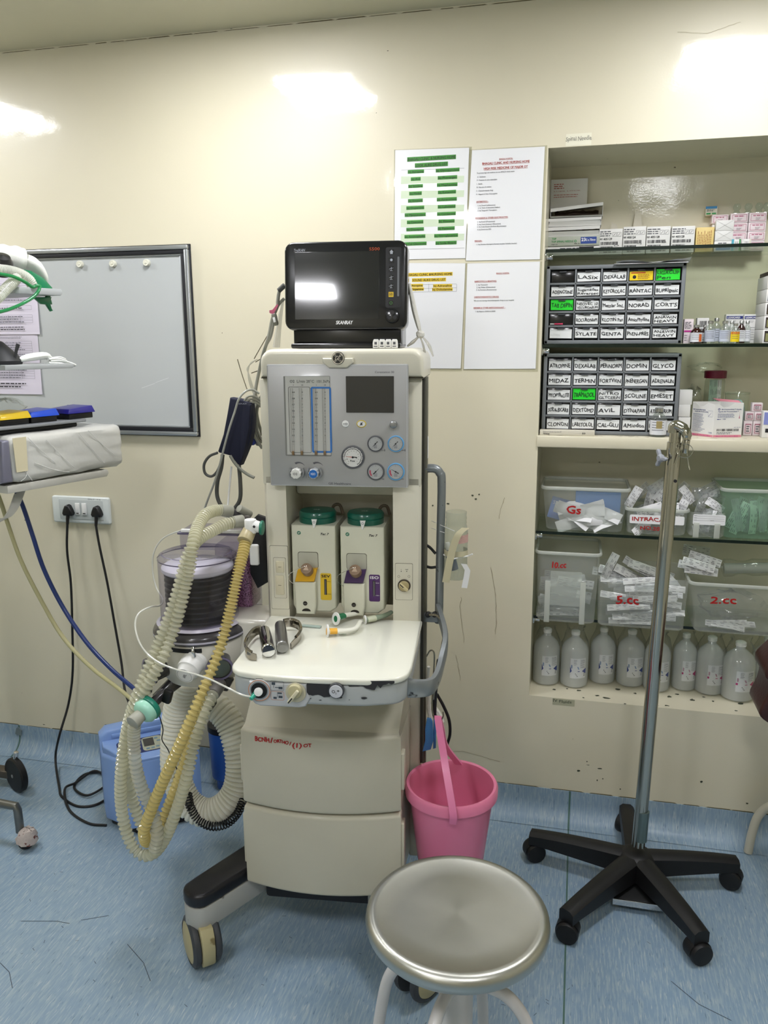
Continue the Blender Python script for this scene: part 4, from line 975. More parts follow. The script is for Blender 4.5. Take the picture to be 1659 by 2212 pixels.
for i, (u, v, a) in enumerate(((560, 700, 1.2), (600, 740, -.3), (660, 760, -.25), (760, 720, -.6), (800, 700, -.35), (830, 740, -.5), (900, 745, -.3), (560, 760, -.2), (700, 745, -.5), (980, 790, -.8))):
    c = P(*q3(u, v), .10); place_packet(packet_mesh(.10, .026, (pgrey, pwhite)[i % 2], seed=i+90, rows=6), 'syringe_packet', (c.x, .07+.012*(i % 4), c.z-.004), (PI/2-.5, -a, .1), 'printed white syringe packet in the wide middle bin of the lowest shelf', 'packet', 'syringe packets in the 5.cc bin')
x0 = P(*q3(1122, 850), Y5).x; z1 = P(*q3(1400, 845), Y5).z; x1 = x0+.30
storage_bin(x0, x1, Y5, .21, S4, z1, bin_pl, 'wide bin marked 2.cc in red marker at the right edge', .022, [('2.cc', .20, .43, .62, .14, .028)])
fill('g', (x0+.04, x1-.05, Y5+.03, Y5+.06, S4+.018, S4+.02), 3, .11, .02, (pwhite, pwhite), 'printed white syringe packet in the bin at the right end of the lowest shelf', 'syringe packets in the 2.cc bin', 83, (0, .1), (-.1, .1))
for i, (u, v, a) in enumerate(((1150, 690, -.25), (1170, 735, -.08), (1200, 660, -.28), (1130, 720, -.2))):
    c = P(*q3(u, v), .08); place_packet(packet_mesh(.095, .024, pwhite, seed=i+110, rows=5, ink=grey_ink), 'syringe_packet', (c.x+.01, .06+.008*i, c.z), (PI/2-.3, -a, 0), 'printed white syringe packet in the bin at the right end of the lowest shelf', 'packet', 'syringe packets in the 2.cc bin')
c = P(*q3(1165, 610), .16); place_packet(packet_mesh(.08, .035, pclear, seed=130, rows=5), 'syringe_packet', (c.x, .16, c.z), (PI/2-.2, .1, 0), 'clear blister packet standing behind the 2.cc bin contents', 'packet')
mb = film_blob(((x0+x1)/2-.02, Y5+.08, S4+.07), .09, .05, .045, 12, 22, 11, .2)
tag(mb.build('film_bag'), 'crumpled clear bag filling the bin marked 2.cc', 'bag')
c = P(*q3(1500, 730), .07)
mb = MB(); n = 14; vs = []; r7 = random.Random(2)
pts = [Vector((c.x-.055+.02*i, .09, c.z-.006+.0015*i)) for i in range(9)]
mb.tube([pts[0]-Vector((.008, 0, 0))]+pts, [.006]+[.024+r7.uniform(-.004, .004) for _ in pts], film, 12)
mb.tube([p+Vector((0, 0, -.002)) for p in pts], .016, clear_mat('grey_syringe_film', 'eceeec', .35, 'dfe2e0', .1), 12)
tag(mb.build('wrapped_roll'), 'film wrapped clear roll lying across the 2.cc bin', 'roll')

# ---------------- infusion bottles ----------------
water_pl = clear_mat('infusion_bottle_plastic', 'f8f9f9', .58, 'f6f9fa', .10, 1.45); mag2 = mat('magenta_mark', 'b0186a', .4); nav2 = mat('blue_mark', '1c3484', .4)
fadm, fadb = mat('faded_magenta', 'b08a9c', .5), mat('faded_blue', '7f92b4', .5)
def iv_bottle(u, wpx, v, vt, label, col, group, rz=0):
    c = G(*q3(u, v), NZ0); Y = min(max(c.y+.037, .04), .20); c = P(*q3(u, v), Y)
    r = .5*wpx/3.197*(Y+2.4)/FPX*.97; h = .185
    o = thing('infusion_bottle', (c.x, Y, NZ0), label, 'bottle', group); T = TM((c.x, Y, NZ0+.0005), (0, 0, rz))
    MB().lathe([(0, .003), (r*.8, .001), (r*.97, .006), (r, .016), (r, h*.60), (r*.96, h*.68), (r*.8, h*.76), (r*.45, h*.84), (r*.30, h*.87), (r*.28, h*.92)], water_pl, 28, T).build('bottle_body', o)
    MB().lathe([(r*.28, h*.92), (r*.33, h*.925), (r*.33, h*.985), (r*.25, h), (0, h)], white_plastic, 18, T).build('cap', o)
    wr = random.Random(int(u)); n = 26; vs = []; fs = []; pf_ = ((r*1.045, .002), (r*1.06, h*.3), (r*1.04, h*.62), (r*.98, h*.75), (r*.75, h*.88), (r*.55, h*.98), (r*.7, h*1.05))
    for i, (a, z) in enumerate(pf_):
        for j in range(n):
            t_ = 2*PI*j/n; s_ = a*(1+wr.uniform(-.02, .03)*(1+i*.9)); vs.append((s_*math.cos(t_), s_*math.sin(t_), z+wr.uniform(0, .003)*i))
    for i in range(len(pf_)-1):
        for j in range(n): k = (j+1) % n; fs.append((i*n+j, i*n+k, (i+1)*n+k, (i+1)*n+j))
    MB().add(vs, fs, film, True, T).build('film_wrap', o)
    if col is None: return o
    lb = MB(); a0, a1 = -PI/2-.30, -PI/2+.92; rl = r*1.006; zl0, zl1 = h*.20, h*.56
    lb.lathe([(rl, zl0), (rl, zl1)], lab_w, 14, T, a0, a1)
    def arc(m, pts_, q=1.022):                                           # quads given in label u,v
        vs_ = [((rl*q)*math.cos(a0+(a1-a0)*p[0]), (rl*q)*math.sin(a0+(a1-a0)*p[0]), zl0+(zl1-zl0)*p[1]) for p in pts_]; lb.quad(vs_, m, T)
    rr5 = random.Random(9)
    for k in range(9):
        y = .93-.05*k
        for a in ((.2, .42) if k < 6 else (.5, .5)), (.6, .95): 
            if a[1] > a[0]: arc(grey_ink, [(a[0], y), (a[1]-rr5.uniform(0, .1), y), (a[1]-rr5.uniform(0, .1), y+.012), (a[0], y+.012)])
    for k in range(3): arc(black_ink, [(.3+.05*k, .22-.06*k), (.92, .22-.06*k), (.92, .25-.06*k), (.3+.05*k, .25-.06*k)])
    fade = fadb if col is nav2 else fadm
    arc(col, [(.72, .36), (1, .22), (1, .5)]); arc(col, [(.45, .35), (.58, .35), (.58, .38), (.45, .38)])
    arc(fade, [(.05, .5), (.55, .45), (.5, .58), (.05, .68)]); arc(col, [(0, .25), (.10, .36), (0, .6)] if col is nav2 else [(0, .34), (.1, .34), (.1, .44), (0, .44)])
    lb.build('label', o); return o
gb_ = 'infusion bottles with blue labels'; gm_ = 'infusion bottles with magenta labels'
for u, wp, v, col, lb_ in ((122, 190, 1540, nav2, 'leftmost film wrapped infusion bottle with blue marked label'), (314, 195, 1558, nav2, 'second infusion bottle from the left, blue marked label'), (507, 178, 1533, nav2, 'third infusion bottle from the left, set back, blue label'),
                          (700, 192, 1552, nav2, 'fourth infusion bottle, blue label, left of the chrome pole'), (880, 180, 1588, nav2, 'infusion bottle hidden behind the chrome pole'), (1068, 166, 1582, mag2, 'infusion bottle with magenta label right of the chrome pole'),
                          (1243, 192, 1608, mag2, 'middle one of the three infusion bottles with magenta labels'), (1436, 215, 1650, mag2, 'frontmost infusion bottle, magenta label, nearest the shelf edge'), (1625, 185, 1612, None, 'rightmost infusion bottle cut by the picture edge, no label showing')):
    iv_bottle(u, wp, v, 0, lb_, col, gb_ if col is nav2 else gm_, 0)

# ---------------- things on the wall ----------------
pouch = clear_mat('laminate_film', 'f8f8f4', .06, 'f0f0e8', .06, 1.5)
poster_w = mat('laminated_paper', 'dfe0e2', .35, coat=.8); hl_g = mat('green_highlight', '3f8a34', .5); hl_pale = mat('pale_green_row', 'c8d6bc', .5); hl_y = mat('yellow_highlight', 'e2c22c', .5); red_p = mat('poster_red', 'b04a44', .5); dk_txt = mat('poster_dark', '2c3a2c', .5)
def q4(u, v): return (830+u/4.172, 290+v/4.172)
def W4(u, v): p = P(*q4(u, v), 0); return p.x, p.z
FM = FACE(0)
def poster(c4, pouch4, label, off=.0012):
    o = thing('laminated_notice', (P(*q4(*c4[0]), 0).x, 0, P(*q4(*c4[3]), 0).z), label, 'notice', 'laminated notices on the wall')
    MB().prism([W4(*p) for p in pouch4][::-1], .0004, off, poster_w if False else pouch, M=FM).build('laminate_pouch', o)
    return o, MB().prism([W4(*p) for p in c4][::-1], off, off+.0006, poster_w, M=FM)
def ptxt(mb, t_, u0, u1, v, hpx, m, z, bold=.01, bg=None, ul=False, hl=None):
    x0, zz = W4(u0, v); x1, _ = W4(u1, v); h = hpx/4.172/730
    if hl: mb.rect(x0-.0015, x1+.0015, zz-h*.3, zz+h*1.35, z, hl, FM)
    mb.text(t_, x0, x1, zz, h, z+.0003, m, FM, bold)
    if ul: mb.rect(x0, x1, zz-h*.28, zz-h*.18, z+.0002, m, FM)
zP = .0021
o, mb = poster([(100, 145), (766, 122), (732, 1118), (92, 1130)], [(90, 140), (790, 112), (735, 1125), (85, 1135)], 'laminated look alike drug list with green highlighting, upper left')
ptxt(mb, 'BHAGALI CLINIC & NURSING HOME', 213, 642, 242, 22, dk_txt, zP, .012, ul=True, hl=hl_g); ptxt(mb, 'LOOK ALIKE DRUG LIST', 282, 570, 296, 22, dk_txt, zP, .012, ul=True, hl=hl_g)
LL = ['Inj Atropine', 'Inj Avil', 'Inj Scoline', 'Inj Midaz', 'Inj Emeset', 'Inj Dopamine', 'Inj Myopyrolate', 'Inj Dexomid', 'Inj Diazepam', 'Inj Aminophylin', 'Inj Cal Gluconate']
RR = ['Inj Glycopyrolate', 'Inj Phenargan', 'Inj Mephentine', 'Inj Ketamine', 'Inj Atracurium', 'Inj Labetalol', 'Inj Cordarone', 'Inj Xtoneon', 'Inj Perinorm', 'Inj Nitroglycerine', 'Inj Soda Bicarb']
LX = ((218, 355), (246, 325), (222, 346), (231, 335), (220, 344), (205, 357), (191, 370), (211, 349), (205, 354), (188, 367), (185, 378)); RX = ((470, 674), (488, 653), (480, 656), (490, 643), (480, 650), (488, 638), (482, 641), (495, 630), (488, 631), (456, 661), (468, 648))
for k in range(11):
    vl = 352+65*k-(2 if k > 5 else 0); vr = 340+65.2*k
    if k % 2: a = W4(152, vl-37); b = W4(722, vr-30); c_ = W4(718, vr+30); d_ = W4(150, vl+35); mb.quad([(p[0], p[1], zP-.0001) for p in (a, b, c_, d_)], hl_pale, FM)
    ptxt(mb, LL[k], LX[k][0], LX[k][1], vl, 18, dk_txt, zP+.0002, .01, hl=hl_g); ptxt(mb, RR[k], RX[k][0], RX[k][1], vr, 18, dk_txt, zP+.0002, .01, hl=hl_g)
for v0, v1 in ((325, 308), (1040, 1027)):
    a = W4(155, v0); b = W4(722, v1); mb.quad([(a[0], a[1], zP), (b[0], b[1], zP), (b[0], b[1]+.0006, zP), (a[0], a[1]+.0006, zP)], grey_ink, FM)
mb.build('sheet', o)
o, mb = poster([(792, 145), (1448, 112), (1402, 1128), (736, 1140)], [(770, 140), (1470, 100), (1425, 1135), (730, 1146)], 'laminated high risk medicine notice with red headings, upper right')
ptxt(mb, 'BHAGALI HOSPITAL', 1038, 1160, 232, 12, red_p, zP, .005, ul=True); ptxt(mb, 'BHAGALI CLINIC AND NURSING HOME', 885, 1310, 277, 18, red_p, zP, .014, ul=True); ptxt(mb, 'HIGH RISK MEDICINE OF MAJOR OT', 898, 1294, 322, 18, red_p, zP, .014, ul=True)
for t_, u0, u1, v, m_, ul in (('To prevent high risk medicine we use APINCH which means', 835, 1175, 358, grey_ink, 0), ('A - Antibiotics', 840, 915, 393, grey_ink, 0), ('P - Potassium & other electrolytes', 837, 1018, 422, grey_ink, 0), ('I - Insulin', 834, 884, 456, grey_ink, 0),
        ('N - Narcotics & sedatives', 834, 966, 486, grey_ink, 0), ('C - Chemotherapeutic drugs', 830, 982, 518, grey_ink, 0), ('H - Heparin & Other Anticoagulant', 830, 1020, 549, grey_ink, 0), ('ANTIBIOTICS :-', 830, 940, 618, red_p, 1),
        ('1. Inj Doxef (cefuroxime)', 845, 1002, 650, grey_ink, 0), ('2. Inj Taxim (Cefotaxime Sodium)', 845, 1044, 672, grey_ink, 0), ('3. Inj Targocid / Teicoplanin', 843, 1015, 696, grey_ink, 0), ('POTASSIUM & OTHER ELECTROLYTES:', 822, 1116, 765, red_p, 1),
        ('1. Inj Kesol (Potassium)', 840, 998, 797, grey_ink, 0), ('2. Inj Oval (Calcium Gluconate)', 840, 1050, 820, grey_ink, 0), ('3. Inj Soda bicarb (Sodium Bicarbonate)', 838, 1100, 842, grey_ink, 0), ('4. Inj Dextrose 25%', 838, 965, 866, grey_ink, 0), ('INSULIN:-', 817, 885, 970, red_p, 1),
        ('1. Inj Human Actrapid (Human Insulin/ Soluble Insulin)', 835, 1194, 1000, grey_ink, 0)):
    ptxt(mb, t_, u0, u1, v, 11 if not ul else 13, m_, zP, .004 if not ul else .01, ul=bool(ul))
mb.build('sheet', o)
o, mb = poster([(95, 1160), (732, 1163), (690, 2112), (90, 2108)], [(85, 1158), (740, 1160), (700, 2135), (85, 2130)], 'laminated sound alike drug list with yellow highlighting, behind the monitor')
ptxt(mb, 'BHAGALI CLINIC &NURSING HOME', 205, 612, 1278, 19, black_ink, zP, .02, hl=hl_y); ptxt(mb, 'SOUND ALIKE DRUG LIST', 256, 553, 1326, 19, black_ink, zP, .02, hl=hl_y)
for t_, u0, u1, v in (('Inj Atropine', 215, 346, 1374), ('Inj Adrenaline', 446, 608, 1376), ('Inj Dopamine', 215, 354, 1407), ('Inj Dobutamine', 437, 613, 1409)): ptxt(mb, t_, u0, u1, v, 17, black_ink, zP, .02, hl=hl_y)
for v in (1350, 1385, 1417): a = W4(215, v); b = W4(652, v); mb.rect(a[0], b[0], b[1], b[1]+.0006, zP, grey_ink, FM)
for u in (402, 652): a = W4(u, 1350); b = W4(u-2, 1417); mb.rect(a[0], a[0]+.0006, b[1], a[1], zP, grey_ink, FM)
mb.build('sheet', o)
o, mb = poster([(750, 1165), (1404, 1148), (1364, 2112), (718, 2116)], [(738, 1160), (1425, 1143), (1385, 2140), (712, 2130)], 'laminated narcotics and sedatives notice, lower right of the four')
ptxt(mb, 'BHAGALI HOSPITAL', 1010, 1128, 1260, 12, red_p, zP, .005, ul=True)
for t_, u0, u1, v, m_, ul in (('NARCOTICS & SEDATIVES:', 815, 1013, 1334, red_p, 1), ('1. Inj Tramadol', 833, 933, 1364, grey_ink, 0), ('2. Inj Midaz (Midazolam)', 832, 1002, 1387, grey_ink, 0), ('3. Inj Fortwin (Pentazocine)', 830, 1012, 1409, grey_ink, 0), ('CHEMOTHERAPETICS DRUGS:', 810, 1034, 1475, red_p, 1),
        ('We are not storing chemotherapeutic drugs in our hospital.', 808, 1172, 1506, dk_txt, 0), ('HEPARIN & OTHER ANTICOAGULANT :-', 806, 1092, 1572, red_p, 1), ('1. Inj Heparin 25000 & 25000', 823, 1002, 1603, grey_ink, 0)):
    ptxt(mb, t_, u0, u1, v, 11 if not ul else 13, m_, zP, .004 if not ul else .01, ul=bool(ul))
mb.build('sheet', o)
# handwritten stickers
def sticker(p0, p1, t_, name, label, m, ink, hx=(0.05, .95), h=.45):
    a, b = P(*p0, 0), P(*p1, 0); mb = MB().prism([(a.x, b.z), (b.x, b.z), (b.x, a.z), (a.x, a.z)], 0, .0006, m, M=FM)
    mb.text(t_, a.x+hx[0]*(b.x-a.x), a.x+hx[1]*(b.x-a.x), b.z+(a.z-b.z)*.42, (a.z-b.z)*h, .0009, ink, FM, .005, .08); return tag(mb.build(name), label, 'sticker')
sticker((1223, 290), (1277, 313), 'Spinal Needle', 'paper_sticker', 'cream sticker handwritten Spinal Needle above the niche', mat('cream_sticker', 'd9d6c2', .5), mat('pencil_grey', '77756c', .6), (0, 1), .36)
sticker((1194, 1508), (1241, 1526), 'IV Fluids', 'paper_sticker', 'grey green sticker handwritten IV Fluids below the bottles', mat('olive_sticker', 'a5a48c', .5), mat('dark_green_ink', '33402f', .6), (.02, .85), .45)

# whiteboard
board_m = mat('whiteboard_grey', 'b7bbbb', .3, coat=.3, var=.05, vscale=2); silver = mat('anodised_silver', 'a9adb0', .3, .8); dkrub = mat('black_rubber_band', '14151a', .5)
bx0, bx1 = P(-60, 540).x, P(434, 943).x; bz0, bz1 = P(434, 943).z, P(413, 527).z
o = thing('whiteboard', ((bx0+bx1)/2, 0, bz0), 'large grey white whiteboard with silver and black frame on the left wall', 'board')
mb = MB().box(bx0+.02, bx1-.02, -.008, -.001, bz0+.02, bz1-.02, board_m)
for (u, v, L) in ((1040, 1220, .05), (1140, 1180, .04)):
    for k in range(14):
        a = P((u+k*7)/3.402, 480+(v-k*2.5)/3.402, -.0085); mb.quad([(a.x, -.0086, a.z), (a.x+.004, -.0086, a.z+.001), (a.x+.003, -.0086, a.z+.002)], white_paper)
mb.build('board_surface', o)
def ring(mb, x0, x1, z0, z1, w_, ya, yb, m, bev=.001):
    mb.box(x0, x1, ya, yb, z1-w_, z1, m, bev); mb.box(x0, x1, ya, yb, z0, z0+w_, m, bev); mb.box(x0, x0+w_, ya, yb, z0+w_, z1-w_, m, bev); mb.box(x1-w_, x1, ya, yb, z0+w_, z1-w_, m, bev)
fm = MB(); ring(fm, bx0, bx1, bz0, bz1, .004, -.006, 0, dkrub); ring(fm, bx0+.0035, bx1-.0035, bz0+.0035, bz1-.0035, .013, -.020, -.001, silver, .003)
ring(fm, bx0+.016, bx1-.016, bz0+.016, bz1-.016, .013, -.016, -.001, dkrub); ring(fm, bx0+.0285, bx1-.0285, bz0+.0285, bz1-.0285, .006, -.013, -.001, silver, .002); fm.build('frame', o)
for k, (px, py) in enumerate(((174, 571), (245, 570), (318, 568))):
    c = P(px, py, -.01)
    tag(MB().lathe([(0, .013), (.003, .013), (.004, .011), (.009, .012), (.0105, .010), (.0112, .004), (.0112, 0), (0, 0)], mat('magnet_white', 'd9d8c8', .4), 24, TM((c.x, -.0085, c.z), (PI/2, 0, 0))).build('round_magnet'), ('leftmost white round magnet on the whiteboard', 'middle white round magnet on the whiteboard', 'rightmost white round magnet on the whiteboard')[k], 'magnet', 'magnets on the whiteboard')
lil = mat('lilac_white_paper', 'cfc9d6', .6)
def wpaper(px0, px1, py0, py1, label, seed, off, tables):
    a, b = P(px0, py0, -.01), P(px1, py1, -.01); n = 8; vs = []; fs = []; r8 = random.Random(seed); Y = -.0095-off
    def yy(i, j): return Y-.004*(j/n)**2*(1 if i in (n,) else .4)
    for j in range(n+1):
        for i in range(n+1): vs.append((a.x+(b.x-a.x)*i/n, yy(i, j), a.z+(b.z-a.z)*j/n))
    for j in range(n):
        for i in range(n): k = j*(n+1)+i; fs.append((k, k+n+1, k+n+2, k+1))
    mb = MB().add(vs, fs, lil, True); M = FACE(Y-.0048)
    for (za, zb, kind) in tables:
        za = a.z+(b.z-a.z)*za; zb = a.z+(b.z-a.z)*zb; xa = a.x+.01; xb = b.x-.022
        if kind == 't':
            nr = max(1, int((za-zb)/.0075))
            for k in range(nr+1): mb.rect(xa, xb, zb+(za-zb)*k/nr, zb+(za-zb)*k/nr+.0006, 0, grey_ink, M)
            for k in range(5): x = xa+(xb-xa)*k/4; mb.rect(x-.0003, x+.0003, zb, za, 0, grey_ink, M)
            mb.scribble(xa+.003, xb-.003, zb, za, .0002, grey_ink, nr, M, hgt=.3, seed=seed)
        else: mb.scribble(xa, xb, zb, za, 0, black_ink, 2, M, hgt=.35, seed=seed)
    return tag(mb.build('printed_form'), label, 'paper', 'printed forms stuck on the whiteboard')
wpaper(-45, 88, 600, 722, 'upper printed form with tables stuck on the whiteboard behind the shelves', 3, .001, ((.12, .42, 't'), (.5, .57, 't'), (.66, .8, 't'), (.85, .93, 'x')))
wpaper(-45, 93, 716, 852, 'lower printed form with tables stuck on the whiteboard behind the shelves', 4, .0002, ((.08, .12, 'x'), (.16, .45, 't'), (.55, .75, 't'), (.8, .9, 'x')))
a, b = P(143, 875, -.012), P(194, 890, -.012)
mb = MB().prism(rrect(a.x, b.x, b.z-.01, a.z, .006), -.001, 0, lab_w, M=FACE(-.0095)); mb.tube([Vector((x, -.0108, z)) for x, z in rrect(a.x, b.x, b.z-.012, a.z, .006)], .0009, nav2, 6, closed=True)
mb.text('SmartLog', a.x+.008, a.x+.036, b.z+.004, .006, .002, mat('logo_blue', '2a6ab0', .5), FACE(-.0095), .02); mb.quad([(a.x+.034, b.z+.001, .002), (a.x+.060, b.z+.001, .002), (a.x+.058, b.z+.012, .002), (a.x+.047, b.z+.004, .002)], mat('logo_blue', '2a6ab0'), FACE(-.0095))
tag(mb.build('maker_sticker'), 'small white sticker with blue outline at the foot of the whiteboard', 'sticker')

# switch plate, plugs and their cords
plate = mat('switch_plate_white', 'd2d8d6', .3, coat=.3)
sx0, sx1, sz0, sz1 = P(115, 1070).x, P(240, 1100).x, P(180, 1129).z, P(180, 1072).z
o = thing('switch_socket_plate', ((sx0+sx1)/2, 0, sz0), 'pale grey white wall plate with two sockets and two switches', 'socket')
MB().prism(rrect(sx0, sx1, sz0, sz1, .008), .001, .012, plate, .005, 3, FACE(0), False).text('DN-7   V-6', sx1-.078, sx1-.03, sz1-.009, .004, .0123, grey_ink, FACE(0), 0, .1).build('frame_plate', o)
gpl = mat('socket_grey', 'b9bfbe', .35); hh = sz1-sz0
def sq(px0, px1, py0, py1): return P(px0, 1100, -.012).x, P(px1, 1100, -.012).x, P(180, py1, -.012).z, P(180, py0, -.012).z
a, b, c, d_ = sq(129, 223, 1080, 1122)
MB().prism(rrect(a, b, c, d_, .003), .0115, .0135, gpl, .001, 2, FACE(0)).build('module_strip', o)
for k, (p0, p1) in enumerate(((164, 173.5), (178, 188))):
    a, b, c, d_ = sq(p0, p1, 1087, 1112); MB().prism(rrect(a, b, c, d_, .002), .0130, .0175, white_plastic, .002, 2, FACE(0)).rect(a+.004, b-.004, c+.004, c+.007, .0178, black_ink, FACE(0)).build('rocker_switch', o)
plugs = []
for k, (px, py) in enumerate(((144, 1103), (206, 1106))):
    c = P(px, py, -.03); t_ = thing('power_plug', (c.x, -.0135, c.z), ('left black three pin plug, its cord coiling on the floor', 'right black three pin plug, its cord running behind the blue warmer')[k], 'plug', 'black plugs in the wall socket')
    mb = MB(); prof_ = [(0, .022), (.010, .018), (.019, .002), (.0235, -.012), (.018, -.021), (-.018, -.021), (-.0235, -.012), (-.019, .002), (-.010, .018)]
    mb.prism([(c.x+p[0]*.82, c.z+p[1]*.9) for p in prof_], .0136, .034, black_plastic, .007, 3, FACE(0), False)
    mb.cyl((c.x, -.026, c.z-.014), (c.x-.002, -.03, c.z-.048), .0065, black_plastic, 14, r2=.0048); mb.build('plug_body', t_)
    plugs.append((t_, Vector((c.x-.002, -.03, c.z-.046))))
cord_m = mat('black_cord', '141416', .45)
def cord(name, pts, r, m, label, cat='cord', group=None, parent=None, n=10, sub=8):
    mb = MB().tube(crom(pts, sub), r, m, n); o = mb.build(name, parent) if parent else mb.build(name)
    return o if parent else tag(o, label, cat, group)
e = plugs[0][1]
floor_pts = [G(135, 1722, .004), G(170, 1742, .004), G(215, 1735, .005), G(245, 1705, .006), G(230, 1672, .006), G(185, 1672, .006), G(160, 1700, .005), G(190, 1718, .012), G(232, 1690, .012), G(205, 1665, .012), G(165, 1690, .012), G(140, 1705, .014), G(150, 1750, .004), G(190, 1778, .004), G(230, 1783, .004)]
cord('cord', [e, P(145, 1190, -.035), P(153, 1260, -.04), P(156, 1350, -.045), P(157, 1450, -.05), P(148, 1520, -.06), P(128, 1590, -.11), G(121, 1650, .02)+Vector((0, 0, .02)), G(128, 1700, .006)]+floor_pts, .0042, cord_m, '', parent=plugs[0][0])
e = plugs[1][1]
cord('cord', [e, P(215, 1180, -.035), P(232, 1260, -.04), P(248, 1350, -.05), P(262, 1430, -.07), P(272, 1500, -.12), P(300, 1560, -.2), P(330, 1640, -.28)], .0042, cord_m, '', parent=plugs[1][0])

# ---------------- anaesthesia machine (turned a little towards the camera) ----------------
MA = R(6.5); MO = (-.54, -.585)
loc_, MB_, MZ_, MX_, MW_ = frame_of(MO[0], MO[1], MA)
m_cream = mat('machine_cream', 'd3cfbe', .38, coat=.25, var=.06, vscale=6, bump=.02, bscale=300); m_cream2 = mat('machine_cabinet_beige', 'c0bba8', .42, coat=.15, var=.07, vscale=5, bump=.03, bscale=400)
m_silver = mat('panel_silver', 'a3a3a2', .35, .2, coat=.5); m_white = mat('worktop_white', 'dcdccf', .22, coat=.6, spots=('b3ae98', .72), vscale=14); m_dark = mat('rail_channel_dark', '2c2b24', .5)
m_line = mat('seam_line', '4d4a3c', .7); m_rail = mat('blue_grey_rail', '83888a', .35, .5, spots=('2e3033', .68), vscale=30)
mach = thing('anaesthesia_machine', (MO[0], MO[1], 0), 'tall cream anaesthesia machine with silver gauge panel, drawers and castors', 'medical machine', rz=MA); LOCAL.add(mach.name)
def z2(u, v): return (540+u/3.815, 500+v/3.815)
def z3(u, v): return (540+u/4.1475, 1040+v/4.1475)
def z5(u, v): return (480+u/3.607, 1340+v/3.607)
def L2(u, v, b): return MB_(*z2(u, v), b)
def L3(u, v, b): return MB_(*z3(u, v), b)
def LF(b): return FACE(b)
ZT = .841
# hood
aL, aR = L2(78, 1050, -.02).x, L2(1432, 1050, -.02).x
zH1, zH0 = L2(700, 968, -.02).z, L2(1400, 1206, -.02).z
hd = MB().prism([(aL, zH0), (aR, zH0)]+[p for p in rrect(aL, aR, zH0-.1, zH1, .030, 6) if p[1] > zH0], -.23, .020, m_cream, .012, 4, M=LF(0), both=True)
an, bn = L2(600, 1085, -.03).x, L2(850, 1085, -.03).x; zn = L2(725, 1122, -.03).z; zt_ = L2(725, 1080, -.03).z
hd.prism([(an, zt_+.01), (an, zt_), (an+.014, zn), (bn-.014, zn), (bn, zt_), (bn, zt_+.01)], .010, .034, m_cream, .003, 3, M=LF(0))
hd.box(aL+.001, aR-.001, -.018, .2, zH0-.002, zH0, m_line)
hd.build('hood', mach)
c = L2(725, 1044, -.036)
bd = MB().cyl((c.x, -.030, c.z), (c.x, -.037, c.z), .0145, mat('badge_dark', '3a3a38', .35, .6), 32, .0015); bd.disc(c.x, c.z, .0135, .0374, chrome, LF(0), 36, .0118); bd.disc(c.x, c.z, .0112, .0374, mat('badge_dark', ''), LF(0))
bd.text('GE', c.x-.0062, c.x+.0062, c.z-.0045, .0095, .0378, chrome, LF(0), .0, 0, .35)
for k in range(4): a_ = k*PI/2+PI/4; bd.disc(c.x+.0093*math.cos(a_), c.z+.0093*math.sin(a_), .0024, .0378, chrome, LF(0), 14, .0016)
bd.build('round_badge', mach)
# body columns and recess
DB = .21
zP0 = L2(700, 2100, -.02).z
xr0, xr1 = MB_(622, 1200, 0).x, MB_(849, 1200, 0).x; xc0, xc1 = MB_(574, 1200, 0).x, MB_(909, 1200, 0).x
def colp(x0, x1, out): return [(x0, 0), (x1, 0), (x1, DB), (x0, DB)]
cb = MB()
cb.prism([(xc0+.008, -.0), (xr0, -.0), (xr0, DB), (xc0, DB), (xc0, .012)], ZT-.02, zP0+.02, m_cream, .003, 2)
cb.prism([(xr1, -.0), (xc1-.006, -.0), (xc1, .008), (xc1, .03), (xc1, DB), (xr1, DB)], ZT-.02, zP0+.02, m_cream, .003, 2)
cb.box(xc0, xc1, 0, DB, zP0-.002, zH0-.002, m_cream, .004); cb.box(xr0, xr1, DB-.035, DB, ZT-.02, zP0, m_cream)
cb.box(xr0, xr1, .10, DB-.035, zP0-.045, zP0, m_cream, .01)
cb.build('column', mach)
ch = MB().box(xc1-.001, xc1+.006, .018, .05, .45, zH0, m_dark); ch.box(xc1-.001, xc1+.011, .05, .075, .3, zH0-.001, mat('channel_grey', '6a685a', .5), .001)
ch.quad([(xc1+.0115, .05, 1.235), (xc1+.0115, .074, 1.235), (xc1+.0115, .074, 1.285), (xc1+.0115, .05, 1.29)], white_paper)
ch.build('side_rail_channel', mach)
# front panel
pa, pb, pz0, pz1 = L2(152, 1500, -.022).x, L2(1306, 1500, -.022).x, zP0, L2(1200, 1092, -.022).z
pn = MB().prism(rrect(pa, pb, pz0, pz1, .004), .004, .026, m_silver, .003, 2, M=LF(0)); FP = -.026
for r_ in ((pa+.0015, pb-.0015, pz0+.0015, pz0+.0022), (pa+.0015, pb-.0015, pz1-.003, pz1-.0018), (pb-.0035, pb-.0025, pz0, pz1)): pn.rect(*r_, .0263, mat('panel_light_edge', 'd3d6da', .3), LF(0))
def pt(u, v): q = L2(u, v, FP); return q.x, q.z
def ptext(mb, t_, u0, u1, v, hpx, m=black_ink, z=.0265, bold=0): a = pt(u0, v); b = pt(u1, v); mb.text(t_, a[0], b[0], a[1], hpx/3.815/900, z, m, LF(0), bold)
ptext(pn, 'GE Healthcare', 648, 832, 2085, 18, grey_ink, bold=.004); ptext(pn, 'Carestation 30', 1030, 1188, 1167, 16, grey_ink)
pn.build('front_panel', mach)
